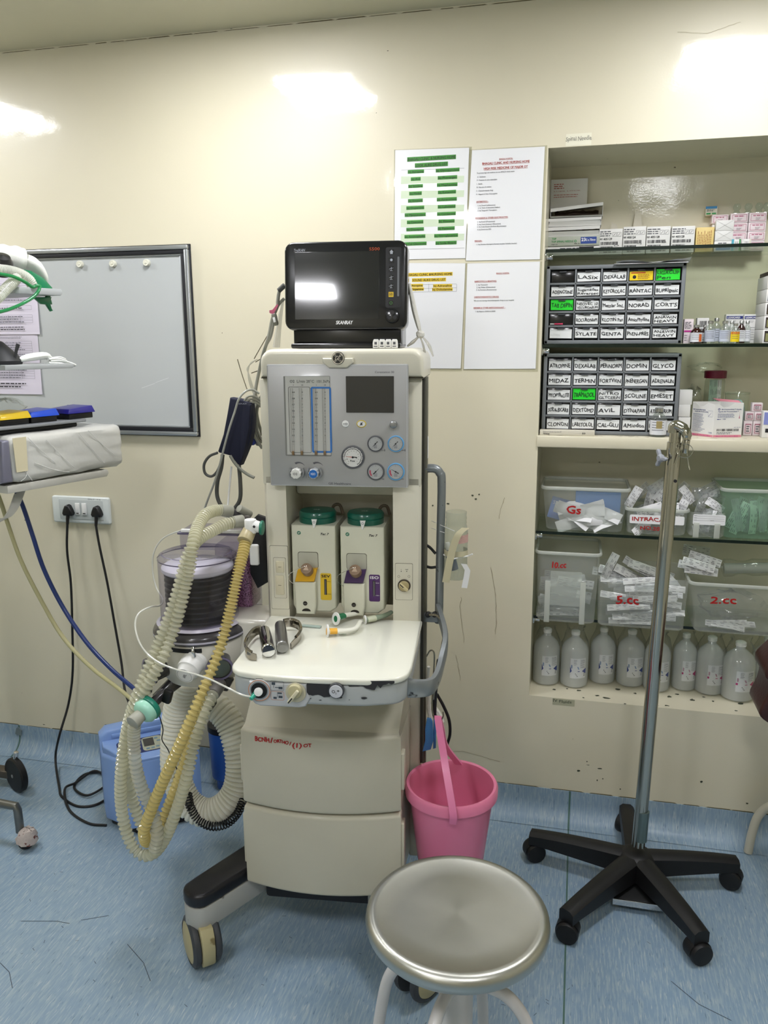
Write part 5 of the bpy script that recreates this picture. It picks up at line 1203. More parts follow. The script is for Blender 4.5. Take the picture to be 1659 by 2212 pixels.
# flow meter window
fw_w = mat('flow_window_white', 'b9b9b4', .4, coat=.6); fg_blue = mat('nitrous_blue', '2f6fb8', .4)
a = pt(275, 1190); b = pt(672, 1852)
fw = MB().prism(rrect(a[0], b[0], b[1], a[1], .002), .0262, .0272, mat('window_frame_grey', '7c7c78', .4), .0004, 1, LF(0)); fw.rect(a[0]+.004, b[0]-.001, b[1]+.003, a[1]-.001, .0276, fw_w, LF(0))
ptext(fw, 'O2  L/min 20°C  101.3kPa', 330, 660, 1246, 22, black_ink, .0279, 0)
def outline(mb, u0, u1, v0, v1, t_, m, z=.0279, r=.004):
    p = pt(u0, v1); q = pt(u1, v0); pts_ = rrect(p[0], q[0], p[1], q[1], r, 4); n = len(pts_); inn = rrect(p[0]+t_, q[0]-t_, p[1]+t_, q[1]-t_, max(.0005, r-t_), 4)
    mb.add([(x, y, z) for x, y in pts_+inn], [(i, (i+1) % n, n+(i+1) % n, n+i) for i in range(n)], m, False, LF(0))
outline(fw, 332, 497, 1280, 1822, .0009, black_ink); outline(fw, 514, 668, 1280, 1822, .0042, fg_blue)
for k, (u, mx) in enumerate(((360, 0), (432, 1), (548, 0), (620, 1))):
    p = pt(u, 1560)
    for i in range(10):
        v = 1325+50.6*i; q = pt(u, v); lab_ = ('.%d' % (9-i)) if not mx else str(9-i)
        if lab_ not in ('.0', '0'): fw.text('0'+lab_ if not mx else lab_, q[0]-.0028, q[0]+.0028, q[1]-.0018, .0034, .0281, black_ink, LF(0), .01, ctr=True)
        fw.rect(q[0]-.0022, q[0]+.0022, q[1]-.0062, q[1]-.0058, .0281, mat('faint_red_line', 'a0666a', .5) if i % 2 else grey_ink, LF(0))
    q = pt(u, 1272); fw.text('1' if not mx else '10', q[0]-.003, q[0]+.003, q[1], .0036, .0281, grey_ink, LF(0), ctr=True)
fw.build('flow_meter_window', mach)
gt = clear_mat('flow_tube_glass', 'f4f4f4', .04, 'eeeeee', .05, 1.5)
for u in (360, 432, 548, 620):
    p0 = pt(u, 1850); p1 = pt(u, 1290)
    tb = MB().cyl((p0[0], -.031, p0[1]+.003), (p0[0], -.031, p1[1]), .0038, gt, 12); tb.cyl((p0[0], -.031, p0[1]+.003), (p0[0], -.031, p0[1]+.012), .0028, mat('brass_float', '8f6f48', .4, .6), 10, .0006); tb.build('flow_tube', mach)
a = pt(790, 1192); b = pt(1187, 1494)
scr = mat('screen_black', '14151c', .06, coat=1.0)
MB().prism(rrect(a[0], b[0], b[1], a[1], .001), .0262, .0282, scr, .0005, 1, LF(0)).build('display_screen', mach)
p = pt(787, 1585)
MB().cyl((p[0], -.026, p[1]), (p[0], -.0285, p[1]), .0082, white_plastic, 28, .001).disc(p[0], p[1], .0085, .0275, grey_ink, LF(0), 30, .0079).text('=O', p[0]-.005, p[0]+.005, p[1]-.002, .004, .0287, black_ink, LF(0)).build('round_button', mach)
p = pt(919, 1585)
ab = MB().prism([(p[0]+.0115*math.cos(2*PI*i/28), p[1]+.0088*math.sin(2*PI*i/28)) for i in range(28)], .026, .028, mat('button_yellow', 'cdb64a', .4), .0006, 1, LF(0))
ab.add([(p[0]+.0092*math.cos(2*PI*i/28), p[1]+.0067*math.sin(2*PI*i/28), .0284) for i in range(28)], [tuple(range(28))], white_plastic, False, LF(0))
ab.quad([(p[0]-.003, p[1]-.003, .0287), (p[0]+.003, p[1]-.003, .0287), (p[0]+.0015, p[1]+.003, .0287), (p[0]-.0015, p[1]+.003, .0287)], grey_ink, LF(0)).quad([(p[0]-.0045, p[1]-.004, .0289), (p[0]-.0038, p[1]-.0045, .0289), (p[0]+.0045, p[1]+.004, .0289), (p[0]+.0038, p[1]+.0045, .0289)], black_ink, LF(0)); ab.build('alarm_silence_button', mach)
p = pt(1186, 1588)
MB().cyl((p[0], -.026, p[1]), (p[0], -.040, p[1]), .0085, mat('knob_silver', '9b9da0', .25, .8), 28, .0015).build('selector_knob', mach)
g_face = mat('gauge_face', 'd3d3d0', .3, coat=.6); g_grey = mat('gauge_face_grey', 'a8aaab', .3, coat=.6); needle_r = mat('needle_red', 'd2503c', .4); gl_blue = mat('gauge_blue_ring', '5f9fd0', .35); g_purp = mat('gauge_purple', '9c6a8c', .5)
def gauge(u, v, rpx, ringm, face, ang, big=False, arc=None):
    p = pt(u, v); r = rpx/3.815/905; g = MB()
    g.cyl((p[0], -.026, p[1]), (p[0], -.031, p[1]), r, ringm, 40, .001); g.disc(p[0], p[1], r*.86, .0313, black_ink if not big else grey_ink, LF(0), 40, r*.83); g.disc(p[0], p[1], r*.83, .0314, face, LF(0), 40)
    nt_ = 41 if big else 21
    for i in range(nt_):
        a_ = R(235-290*i/(nt_-1)); L = r*(.70 if i % 5 else .62); w_ = R(.9)
        g.quad([(p[0]+L*math.cos(a_-w_), p[1]+L*math.sin(a_-w_), .0316), (p[0]+r*.77*math.cos(a_-w_), p[1]+r*.77*math.sin(a_-w_), .0316), (p[0]+r*.77*math.cos(a_+w_), p[1]+r*.77*math.sin(a_+w_), .0316), (p[0]+L*math.cos(a_+w_), p[1]+L*math.sin(a_+w_), .0316)], black_ink, LF(0))
    if big:
        g.disc(p[0], p[1], r*.74, .0315, black_ink, LF(0), 30, r*.70, R(-60), R(180)); g.text('Paw', p[0]-r*.22, p[0]+r*.18, p[1]-r*.38, r*.14, .0317, black_ink, LF(0), .02)
        for i in range(12):
            a_ = R(225-270*i/11); g.text(str(-20+10*i) if i % 2 else str(10*i), p[0]+r*.86*math.cos(a_)*.98-r*.05, p[0]+r*.86*math.cos(a_)*.98+r*.05, p[1]+r*.84*math.sin(a_)-r*.03, r*.08, .0317, black_ink, LF(0))
            g.text(str(i), p[0]+r*.52*math.cos(a_)-r*.03, p[0]+r*.52*math.cos(a_)+r*.03, p[1]+r*.52*math.sin(a_)-r*.02, r*.07, .0317, black_ink, LF(0))
    else:
        for k in range(3): g.rect(p[0]-r*.2, p[0]+r*.2, p[1]-r*(.25+.14*k), p[1]-r*(.2+.14*k), .0316, grey_ink, LF(0))
    if arc: g.disc(p[0], p[1], r*.72, .0315, arc, LF(0), 20, r*.55, R(165), R(225))
    g.build('gauge_body', pg := MBE('pressure_gauge', mach))
    nd = MB(); ca, sa = math.cos(R(ang)), math.sin(R(ang)); nm = needle_r if big else black_ink
    nd.quad([(p[0]-sa*r*.04-ca*r*.1, p[1]+ca*r*.04-sa*r*.1, .0322), (p[0]+ca*r*.68, p[1]+sa*r*.68, .0322), (p[0]+sa*r*.04-ca*r*.1, p[1]-ca*r*.04-sa*r*.1, .0322)], nm, LF(0))
    nd.quad([(p[0]-ca*r*.38-sa*r*.06, p[1]-sa*r*.38+ca*r*.06, .0323), (p[0]+sa*r*-.02, p[1]+r*.05, .0323), (p[0], p[1]-r*.05, .0323), (p[0]-ca*r*.38+sa*r*.06, p[1]-sa*r*.38-ca*r*.06, .0323)], black_ink, LF(0)); nd.disc(p[0], p[1], r*.09, .0325, black_ink, LF(0), 16); nd.build('needle', pg)
def MBE(name, parent):                                           # an empty that holds the pieces of one part
    e_ = bpy.data.objects.new(name, None); COL.objects.link(e_); e_.parent = parent; e_.empty_display_size = .02; LOCAL.add(e_.name); return e_
gauge(850, 1858, 95, mat('gauge_rim_dark', '55565a', .4), g_face, 174, True)
gauge(1036, 1748, 66, mat('gauge_rim_dark', ''), g_grey, 225); gauge(1203, 1748, 66, gl_blue, g_grey, 225); gauge(1038, 1978, 71, mat('gauge_rim_dark', ''), g_grey, 45, arc=mat('gauge_red_arc', 'b0485c', .5)); gauge(1203, 1978, 71, gl_blue, g_grey, 150, arc=mat('gauge_red_arc', ''))
dm = MB()
for u, v, t_ in ((1095, 1808, 'O₂'), (1262, 1808, 'N₂O'), (1098, 2045, 'O₂'), (1262, 2045, 'N₂O')):
    p = pt(u, v); dm.text('O2' if t_[0] == 'O' else 'N2O', p[0]-.003, p[0]+.002, p[1], .0025, .0266, grey_ink, LF(0))
    if v < 1900: dm.rect(p[0]+.0035, p[0]+.0052, p[1]-.001, p[1]+.004, .0266, grey_ink, LF(0))
for u in (410, 560):
    p = pt(u, 1960); vs = []; fs = []
    for i in range(13):
        a_ = R(125-85*i/12); r0 = .0155; r1 = r0+.0045*(1-i/12)+.0004; vs += [(p[0]+r0*math.cos(a_), p[1]+r0*math.sin(a_)-.001, .0266), (p[0]+r1*math.cos(a_), p[1]+r1*math.sin(a_)-.001, .0266)]
        if i: fs.append((2*i-2, 2*i-1, 2*i+1, 2*i))
    dm.add(vs, fs, grey_ink, False, LF(0))
dm.build('panel_markings', mach)
kn_b = mat('knob_blue', '1d67b8', .35); kn_w = mat('knob_white', 'd8d8d4', .3); guard_m = mat('guard_grey', '8b8d8f', .3, .4)
for u, m_, t_ in ((392, kn_w, 'O2'), (538, kn_b, 'N2O')):
    p = pt(u, 1985)
    kb = MB(); n = 40
    vs = [(p[0]+(.0118+.0008*math.sin(9*2*PI*i/n))*math.cos(2*PI*i/n), p[1]+(.0118+.0008*math.sin(9*2*PI*i/n))*math.sin(2*PI*i/n)) for i in range(n)]
    kb.prism(vs, .026, .050, kn_w if t_ == 'O2' else mat('knob_collar', 'b8bcc0', .3, .4), .002, 2, LF(0)); kb.disc(p[0], p[1], .0098, .0504, m_, LF(0)); kb.text(t_, p[0]-.0052, p[0]+.0052, p[1]-.0025, .0052, .0507, black_ink if t_ == 'O2' else white_paper, LF(0), .01)
    kb.build('flow_knob', mach)
    gd = MB()
    for s_ in (-1, 1):
        vs = [];
        for i in range(7):
            a_ = R(-38+76*i/6); vs.append((p[0]+s_*.0185*math.cos(a_), p[1]+.0185*math.sin(a_)))
        for i in range(7):
            a_ = R(30-60*i/6); vs.append((p[0]+s_*.0145*math.cos(a_), p[1]+.0145*math.sin(a_)))
        gd.prism(vs if s_ > 0 else vs[::-1], .026, .040, guard_m, .001, 2, LF(0))
    gd.build('knob_guard', mach)
# usb panel and system switch
def rect3(u0, u1, v0, v1, b=0): p = L3(u0, v1, b); q = L3(u1, v0, b); return p.x, q.x, p.z, q.z
a0, a1, b0, b1 = rect3(196, 338, 576, 1140)
ub = MB(); ub.prism(rrect(a0, a1, b0, b1, .003), 0, .0006, m_line, M=LF(0)); ub.prism(rrect(a0+.0007, a1-.0007, b0+.0007, b1-.0007, .003), 0, .0010, m_cream, M=LF(0))
a0, a1, b0, b1 = rect3(222, 320, 682, 1042); ub.prism(rrect(a0, a1, b0, b1, .003), 0, .0015, m_line, M=LF(0)); ub.prism(rrect(a0+.0006, a1-.0006, b0+.0006, b1-.0006, .003), 0, .0018, m_cream, M=LF(0)); ub.build('port_panel', mach)
for v0, v1 in ((712, 812), (840, 1010)):
    a0, a1, b0, b1 = rect3(236, 306, v0, v1); q = MB().prism(rrect(a0, a1, b0, b1, .003), .0018, .0045, mat('port_cover_ivory', 'c6bfa6', .45), .001, 2, LF(0))
    q.rect((a0+a1)/2-.004, (a0+a1)/2+.004, (b0+b1)/2-.0005, (b0+b1)/2+.0005, .0047, m_line, LF(0)); q.build('port_cover', mach)
a0, a1, b0, b1 = rect3(1302, 1458, 735, 1058)
sw = MB(); sw.prism(rrect(a0, a1, b0, b1, .003), 0, .0006, m_line, M=LF(0)); sw.prism(rrect(a0+.0007, a1-.0007, b0+.0007, b1-.0007, .003), 0, .0010, m_cream, M=LF(0))
for u, t_ in ((1355, 'a'), (1405, 'MAINS')):
    p = L3(u, 804, 0); sw.disc(p.x, p.z, .0012, .0012, black_ink, LF(0), 12); sw.text(t_, p.x-.0035 if len(t_) > 1 else p.x-.001, p.x+.0035 if len(t_) > 1 else p.x+.001, p.z+.0035, .0022, .0012, black_ink, LF(0))
for u in (1333, 1425): p = L3(u, 850, 0); sw.disc(p.x, p.z, .0030, .0012, m_line, LF(0), 18, .0024)
sw.build('switch_panel', mach)
p = L3(1382, 930, 0); kk = MB().cyl((p.x, -.001, p.z), (p.x, -.004, p.z), .0158, mat('switch_well', '3d3526', .5), 32, .001); kk.cyl((p.x, -.003, p.z), (p.x, -.012, p.z), .0125, mat('aged_ivory_knob', 'a79a72', .4), 28, .002)
kk.add([], [], black_ink); T = LF(0) @ TM((p.x, p.z, .012), (0, 0, R(-42))); kk.box(-.013, .013, -.0035, .0035, 0, .008, mat('aged_ivory_knob2', 'c2b58c', .4), .0015, M=T); kk.rect(-.012, 0, -.0012, .0012, .0083, black_ink, T); kk.build('system_switch_knob', mach)

# worktop and apron
def zt(px, py): q = MZ_(px, py, ZT); return q.x, q.y
FLb = zt(690, 1462)[1]; lx = zt(497, 1440)[0]; rx = zt(884, 1452)[0]; bk = .004
rx2 = xc1+.004
wp = [(rx2, bk), (lx-.035 if False else lx+.0, bk)]
def arcpts(cx_, cy_, r, a0, a1, n=7): return [(cx_+r*math.cos(R(a0+(a1-a0)*i/n)), cy_+r*math.sin(R(a0+(a1-a0)*i/n))) for i in range(n+1)]
fy = FLb
bow = lambda x: fy-.010*(1-((x-(lx+rx)/2)/((rx-lx)/2))**2)
rc = .045
outl = [(rx2, DB*.0+bk), (lx, bk)] + [(lx, fy+rc+.01)] + arcpts(lx+rc, fy+rc+.006, rc, 180, 262, 6) + [(x, bow(x)+.002) for x in [lx+rc+(rx-lx-2*rc)*i/8 for i in range(1, 8)]] + arcpts(rx-rc, fy+rc+.006, rc, 278, 352, 6) + [(rx+.003, fy+rc+.03)]
MB().prism(outl, ZT-.014, ZT, m_white, .005, 3).build('worktop', mach)
inset = [(x+(.004 if x < 0 else -.004), y+(.004 if y < -.02 else 0)) for x, y in outl]
grey_w = mat('apron_grey_white', 'a9adad', .38, coat=.2, spots=('55585a', .72), vscale=22); paint_dark = mat('bare_dark_patch', '2b2b2e', .6)
zA0 = ZT-.062
ap = MB().prism(inset, zA0, ZT-.0142, grey_w, .008, 3); ap.prism([(x*.93-.0, y*.93+.0) for x, y in inset], zA0-.012, zA0, grey_w, .008, 3); ap.build('apron', mach)
# front-strip drawing helper on the apron front (follows its bow)
def apt(u, v, off=.0008):
    q = MB_(*z5(u, v), fy); x = q.x; y = bow(min(max(x, lx+.02), rx-.02))+.0045; q = MB_(*z5(u, v), y-off); return Vector((q.x, y-off, q.z))
pt_ = MB()
def dpatch(pts_, m, off=.001, n=1):
    pt_.quad([tuple(apt(u, v, off)) for u, v in pts_], m)
rt_ = random.Random(4); top = []; bot = []
us = list(range(660, 1345, 22))
def jag(u):
    if u < 860: return 590-.0*u+rt_.uniform(-12, 12)
    if u < 1060: return 500+rt_.uniform(-12, 20)
    if u < 1250: return 530+rt_.uniform(-30, 20)
    return 500+rt_.uniform(-12, 12)
pj_ = [apt(u, jag(u)) for u in us]; pu_ = [apt(u, 472) for u in us]
vs = []; fs = []
for i in range(len(us)):
    vs += [tuple(pu_[i]), tuple(pj_[i])]
    if i: fs.append((2*i-2, 2*i-1, 2*i+1, 2*i))
pt_.add(vs, fs, paint_dark, False)
for u, v, a_, b_ in ((1105, 605, 26, 10), (918, 600, 22, 12), (765, 622, 12, 4), (990, 620, 6, 3), (690, 610, 6, 4), (1500, 400, 3, 20)):
    if u < 1400: pt_.quad([tuple(apt(u+a_*math.cos(2*PI*i/9)*rt_.uniform(.7, 1.1), v+b_*math.sin(2*PI*i/9)*rt_.uniform(.7, 1.1))) for i in range(9)], paint_dark)
ap_o = pt_.build('worn_paint_patch', mach)
# gas control pod on the left of the apron
pl = mat('pod_grey', 'b4b6b8', .35, coat=.3, spots=('6a6c6e', .74), vscale=30)
def podpt(u, v, b): return MB_(*z5(u, v), b)
pbk = fy+.006
q0 = podpt(208, 440, pbk-.012); q1 = podpt(655, 470, pbk-.012); q2 = podpt(690, 600, pbk-.012); q3_ = podpt(600, 680, pbk-.012); q4_ = podpt(300, 665, pbk-.012); q5_ = podpt(215, 600, pbk-.012)
MB().prism([(q0.x, ZT-.015), (q0.x, q5_.z), (q4_.x-.012, q4_.z+.004), (q4_.x, q4_.z), (q3_.x, q3_.z), (q3_.x+.014, q3_.z+.003), (q2.x, q2.z), (q1.x, ZT-.03), (q1.x, ZT-.015)], -(pbk+.03), -(pbk-.014), pl, .004, 3, LF(0)).build('gas_outlet_pod', mach)
pf = -(pbk-.014)
orange_l = mat('orange_outline', 'c07848', .5)
def pp(u, v): q = podpt(u, v, -pf); return q.x, q.z
p = pp(292, 540); og = MB().cyl((p[0], -pf, p[1]), (p[0], -pf-.004, p[1]), .0235, pl, 36, .001); og.disc(p[0], p[1], .0232, pf+.0043, orange_l, LF(0), 40, .0218)
og.disc(p[0], p[1], .0195, pf+.0045, mat('outlet_dark_bore', '1c1a18', .3, .3), LF(0), 36); og.disc(p[0], p[1], .0195, pf+.0047, guard_m, LF(0), 36, .017); og.build('gas_outlet', mach)
p = pp(575, 560); ws = MB().cyl((p[0], -pf, p[1]), (p[0], -pf-.003, p[1]), .0215, mat('selector_plate', 'b9b49c', .4), 36, .001); ws.cyl((p[0], -pf-.002, p[1]+.006), (p[0], -pf-.014, p[1]+.006), .0145, mat('ivory_knob', 'b7b08c', .4), 30, .003)
T = LF(0) @ TM((p[0]-.002, p[1]-.002, pf+.014), (0, 0, R(52))); ws.box(-.017, .017, -.0035, .0035, 0, .008, mat('ivory_knob_light', 'cfc9ac', .35), .002, M=T); ws.rect(-.016, -.002, -.0013, .0013, .0083, black_ink, T); ws.build('selector_switch', mach)
ln = MB()
def ol(u0, u1, v0, v1, m, t_=.0006, r=.003):
    a = pp(u0, v1); b = pp(u1, v0); P1 = rrect(a[0], b[0], a[1], b[1], r, 3); P2 = rrect(a[0]+t_, b[0]-t_, a[1]+t_, b[1]-t_, r-t_, 3); n = len(P1)
    ln.add([(x, y, pf+.0006) for x, y in P1+P2], [(i, (i+1) % n, n+(i+1) % n, n+i) for i in range(n)], m, False, LF(0))
ol(376, 478, 474, 545, mat('slate_outline', '3c4650', .5)); ol(380, 482, 556, 618, orange_l)
for u0, u1, v0, v1 in ((385, 412, 482, 502), (400, 402, 505, 525), (412, 440, 520, 524), (440, 470, 518, 535), (430, 465, 562, 572), (400, 425, 596, 610), (430, 432, 575, 600), (440, 470, 588, 604)):
    a = pp(u0, v1); b = pp(u1, v0); ln.rect(a[0], b[0], a[1], b[1], pf+.0006, mat('slate_outline', ''), LF(0))
a = pp(262, 455); b = pp(318, 450); ln.rect(a[0], b[0], a[1], a[1]+.001, pf+.0006, black_ink, LF(0)); ln.build('pod_pictograms', mach)
q = apt(893, 538, .0); ob = MB().cyl((q.x, q.y, q.z), (q.x, q.y-.010, q.z), .0165, mat('button_ring_dark', '4a4c50', .35, .4), 36, .002); ob.cyl((q.x, q.y-.009, q.z), (q.x, q.y-.012, q.z), .0138, mat('button_pale', 'c4c6cc', .3, coat=.4), 32, .001)
T = FACE(q.y-.0123); ob.text('O', q.x-.0082, q.x-.0015, q.z-.003, .0066, 0, black_ink, T); ob.text('2', q.x-.0008, q.x+.0012, q.z-.005, .0036, 0, black_ink, T); ob.text('+', q.x+.002, q.x+.0082, q.z-.0008, .006, 0, black_ink, T, .02); ob.build('oxygen_flush_button', mach)

# cabinet with two bowed drawers
db = -.135
def dl(px, py, b=db): q = MB_(px, py, b); return q.x, q.z
d0, d1 = dl(523, 1650)[0], dl(866, 1670)[0]; zt0 = dl(700, 1580)[1]; zm0 = dl(690, 1757, db-.02)[1]; zb0 = dl(700, 1931, db-.02)[1]
cabx0, cabx1 = d0+.004, d1-.002
cb = MB().prism([(cabx0, db+.03), (cabx1, db+.03), (cabx1+.022, DB), (cabx0, DB)], zb0+.01, zt0-.004, m_cream2, .004, 2)
tb_ = [(cabx0, db+.004, zt0+.002), (cabx1, db+.004, zt0+.002), (cabx1+.01, .05, zA0+.0), (cabx0+.02, .05, zA0+.0), (cabx0+.02, DB, zA0), (cabx1+.02, DB, zA0)]
b_ = bmesh.new(); bv = [b_.verts.new(v) for v in [(cabx0, db, zt0-.004), (cabx1, db, zt0-.004), (cabx1+.022, DB, zt0-.004), (cabx0, DB, zt0-.004), (cabx0+.004, db+.01, zt0+.002), (cabx1-.004, db+.01, zt0+.002), (cabx1+.018, -.01, ZT-.06), (cabx0+.03, -.01, ZT-.06), (cabx0+.03, DB, ZT-.06), (cabx1+.022, DB, ZT-.06)]]
for f in ((0, 1, 5, 4), (4, 5, 6, 7), (7, 6, 9, 8), (1, 2, 9, 6, 5), (0, 4, 7, 8, 3), (3, 8, 9, 2)): b_.faces.new([bv[i] for i in f])
cb.bm(b_, m_cream2, False); cb.build('cabinet_body', mach)
def drawer(z0, z1, name, txt=False, h0=.0, h1=.0):
    n = 16; prof = []
    bowf = lambda t_: db-.032*(1-(2*t_-1)**2)-.0
    pts_ = [(d0+(d1-d0)*i/n, bowf(i/n)) for i in range(n+1)]
    poly = [(d1, db+.03), (d0, db+.03)]+pts_
    return MB().prism(poly[::-1] if False else poly, z0, z1, m_cream2, .010, 4), bowf
mb, bowf = drawer(zm0+.003, zt0, 'drawer')
def dtext(mb, t_, u0, u1, v, h, rot=0):
    for k, ch_ in enumerate(t_): pass
for t_, u0, u1, v, h in (('BCNH', 252, 372, 944, 40), ('/', 376, 392, 955, 46), ('ORTHO', 398, 520, 956, 30), ('/', 524, 538, 972, 30), ('(1)', 548, 618, 988, 42), ('OT', 632, 696, 988, 30)):
    a = MB_(*z5(u0, v), db-.030); b = MB_(*z5(u1, v), db-.030); t01 = ((a.x+b.x)/2-d0)/(d1-d0); yb_ = bowf(t01)-.0014; a = MB_(*z5(u0, v), yb_); b = MB_(*z5(u1, v), yb_)
    s0 = bowf((a.x-d0)/(d1-d0)); s1 = bowf((b.x-d0)/(d1-d0)); ang_ = math.atan2(s1-s0, b.x-a.x); yb_ = min(s0, s1, bowf(t01))-.0010
    T = Matrix.Translation((a.x, s0-.0010, a.z)) @ Matrix.Rotation(ang_, 4, 'Z') @ Matrix(((1, 0, 0, 0), (0, 0, -1, 0), (0, 1, 0, 0), (0, 0, 0, 1)))
    mb.text(t_, 0, b.x-a.x, 0, h/3.607/960, .0003, red_ink, T, .035, .10)
dr1 = mb.build('drawer', mach)
mb, _ = drawer(zb0, zm0-.002, 'drawer'); dr2 = mb.build('drawer', mach)
for dr_, za, zb_ in ((dr1, zm0+.06, zt0-.05), (dr2, zb0+.055, zm0-.03)):
    MB().box(d1-.004, d1+.008, db+.004, db+.034, za, zb_, m_cream2, .003).build('side_grip', dr_); MB().box(d0-.006, d0+.004, db+.004, db+.034, za, zb_, m_cream2, .003).build('side_grip', dr_)
# vertical trunk behind the worktop at the right, pipes and underframe
MB().box(xc1-.03, xc1+.004, .03, .20, .17, ZT-.02, m_cream, .004).build('rear_trunk', mach)
uf = MB().box(d0+.03, d1-.03, db+.05, DB-.02, .10, zb0+.02, mat('underframe_dark', '24252a', .6), .01); uf.build('underframe', mach)
# legs with castors
leg_black = mat('leg_cover_black', '15151a', .35, spots=('8a8c8e', .79), vscale=24); leg_white = mat('leg_side_white', 'a9a9a4', .45, spots=('6a6964', .66), vscale=40); tyre = mat('tyre_grey', '3d3f42', .5); hubm = mat('hub_ivory', 'b3a982', .5, spots=('7d7049', .6), vscale=18)
def caster(parent, a, b, yaw, r=.063):
    c_ = MBE('castor', parent); T = TM((a, b, r+.001), (0, 0, yaw))
    for s_ in (-1, 1):
        w = MB(); w.lathe([(0, s_*.017), (r*.7, s_*.017), (r*.97, s_*.018), (r, s_*.023), (r*.98, s_*.031), (r*.86, s_*.036), (r*.8, s_*.036)], tyre, 36, T @ Matrix.Rotation(PI/2, 4, 'X')); w.lathe([(r*.8, s_*.035), (r*.6, s_*.039), (0, s_*.041)], hubm, 30, T @ Matrix.Rotation(PI/2, 4, 'X')); w.build('wheel', c_)
    y = MB(); y.prism([(-.026, .030), (.050, .030), (.062, .010), (.066, -.020), (.060, -.062), (.050, -.072), (.020, -.040), (-.006, -.012)], -.016, .016, hubm, .003, 2, T @ TM((0, 0, .028)) @ Matrix(((1, 0, 0, 0), (0, 0, -1, 0), (0, 1, 0, 0), (0, 0, 0, 1))))
    y.cyl((a, b, r+.05), (a, b, r+.072), .022, tyre, 24, .003); y.build('fork', c_)
def arm(p0, p1, h0=.145, h1=.172):
    """curved arm from the base block p0 to the castor p1"""
    p0 = Vector((*p0, 0)); p1 = Vector((*p1, 0)); d = (p1-p0).normalized(); n_ = Vector((-d.y, d.x, 0)); e_ = MBE('leg', mach)
    L = (p1-p0).length; poly = [tuple((p0+n_*.045)[:2]), tuple((p1+n_*.040-d*.02)[:2])]+[tuple((p1+n_*(.040*math.cos(R(a_)))+d*(.036*math.sin(R(a_))-.0))[:2]) for a_ in range(20, 180, 20)]+[tuple((p1-n_*.040-d*.02)[:2]), tuple((p0-n_*.045)[:2])]
    poly = poly[::-1]
    def lift(mb, k0, k1):
        mb.v = [(x, y, z+(k0*(1-min(1, max(0, (Vector((x, y, 0))-p0).dot(d)/L))))) for x, y, z in mb.v]; return mb
    lift(MB().prism(poly, .112, .172, leg_white, .004, 2), -.0, 0).build('arm_body', e_); lift(MB().prism([((p0+(Vector((*p, 0))-p0)*1.004).x, (p0+(Vector((*p, 0))-p0)*1.004).y) for p in poly], .171, .208, leg_black, .010, 3), .0, 0).build('arm_cover', e_)
    return e_
for (pw, base, yw) in (((-.850, -.822), (d0+.05, .04), R(-48)), ((-.30, -.80), (d1-.05, db+.06), R(60)), ((-.78, -.34), (d0+.05, .12), R(20)), ((-.44, -.24), (d1-.06, .14), R(110))):
    q = loc_(Vector((pw[0], pw[1], 0))); e_ = arm(base, (q.x, q.y)); caster(e_, q.x, q.y, yw-MA)
# rails on the right
rl = MB(); yb_ = .045
A0 = MX_(878, 1012, xc1); 
r1 = [Vector((xc1-.002, .06, MB_(915, 1013, .06).z)), Vector((MB_(938, 1013, .06).x, .06, MB_(938, 1012, .06).z)), Vector((MB_(950, 1020, .06).x, .06, MB_(950, 1022, .06).z)), Vector((MB_(954, 1045, .06).x, .06, MB_(954, 1045, .06).z)), Vector((MB_(951, 1190, .06).x, .06, MB_(951, 1190, .06).z)), Vector((MB_(948, 1345, .06).x, .06, MB_(948, 1345, .06).z))]
rl.tube(crom(r1, 6), .0105, m_rail, 14); rl.box(xc1, MB_(946, 1333, .05).x, .035, .058, MB_(930, 1342, .045).z, MB_(930, 1325, .045).z, m_rail, .003)
for k in (0, 1): q = MB_(925+14*k, 1328, .03); rl.cyl((q.x, .038, q.z), (q.x, .022, q.z+.002), .007, black_plastic, 14, .002)
rl.build('pole_rail', mach)
hb = MB(); hz = .800
h_ = [Vector((rx-.004, fy+.055, hz)), Vector((rx+.018, fy+.055, hz)), Vector((rx+.040, fy+.064, hz)), Vector((rx+.052, fy+.095, hz)), Vector((rx+.060, fy+.16, hz+.01)), Vector((rx+.066, fy+.24, hz+.045)), Vector((MB_(946, 1350, .04).x, .045, .86))]
hp = crom(h_, 6); n = len(hp); vs = []; fs = []
for i, p in enumerate(hp):
    t_ = (hp[min(i+1, n-1)]-hp[max(i-1, 0)]).normalized(); s_ = t_.cross(Vector((0, 0, 1))).normalized(); u_ = s_.cross(t_)
    w_, k_ = .006, .020-.008*i/n
    for a_, b_ in ((-w_, -k_), (w_*.6, -k_), (w_, -k_*.7), (w_, k_*.7), (w_*.6, k_), (-w_, k_)): vs.append(p+s_*a_+u_*b_)
for i in range(n-1):
    for j in range(6): fs.append((i*6+j, i*6+(j+1) % 6, i*6+6+(j+1) % 6, i*6+6+j))
fs += [tuple(range(6))[::-1], tuple(range((n-1)*6, n*6))]
hb.add(vs, fs, m_rail, True); hb.build('side_handle', mach)

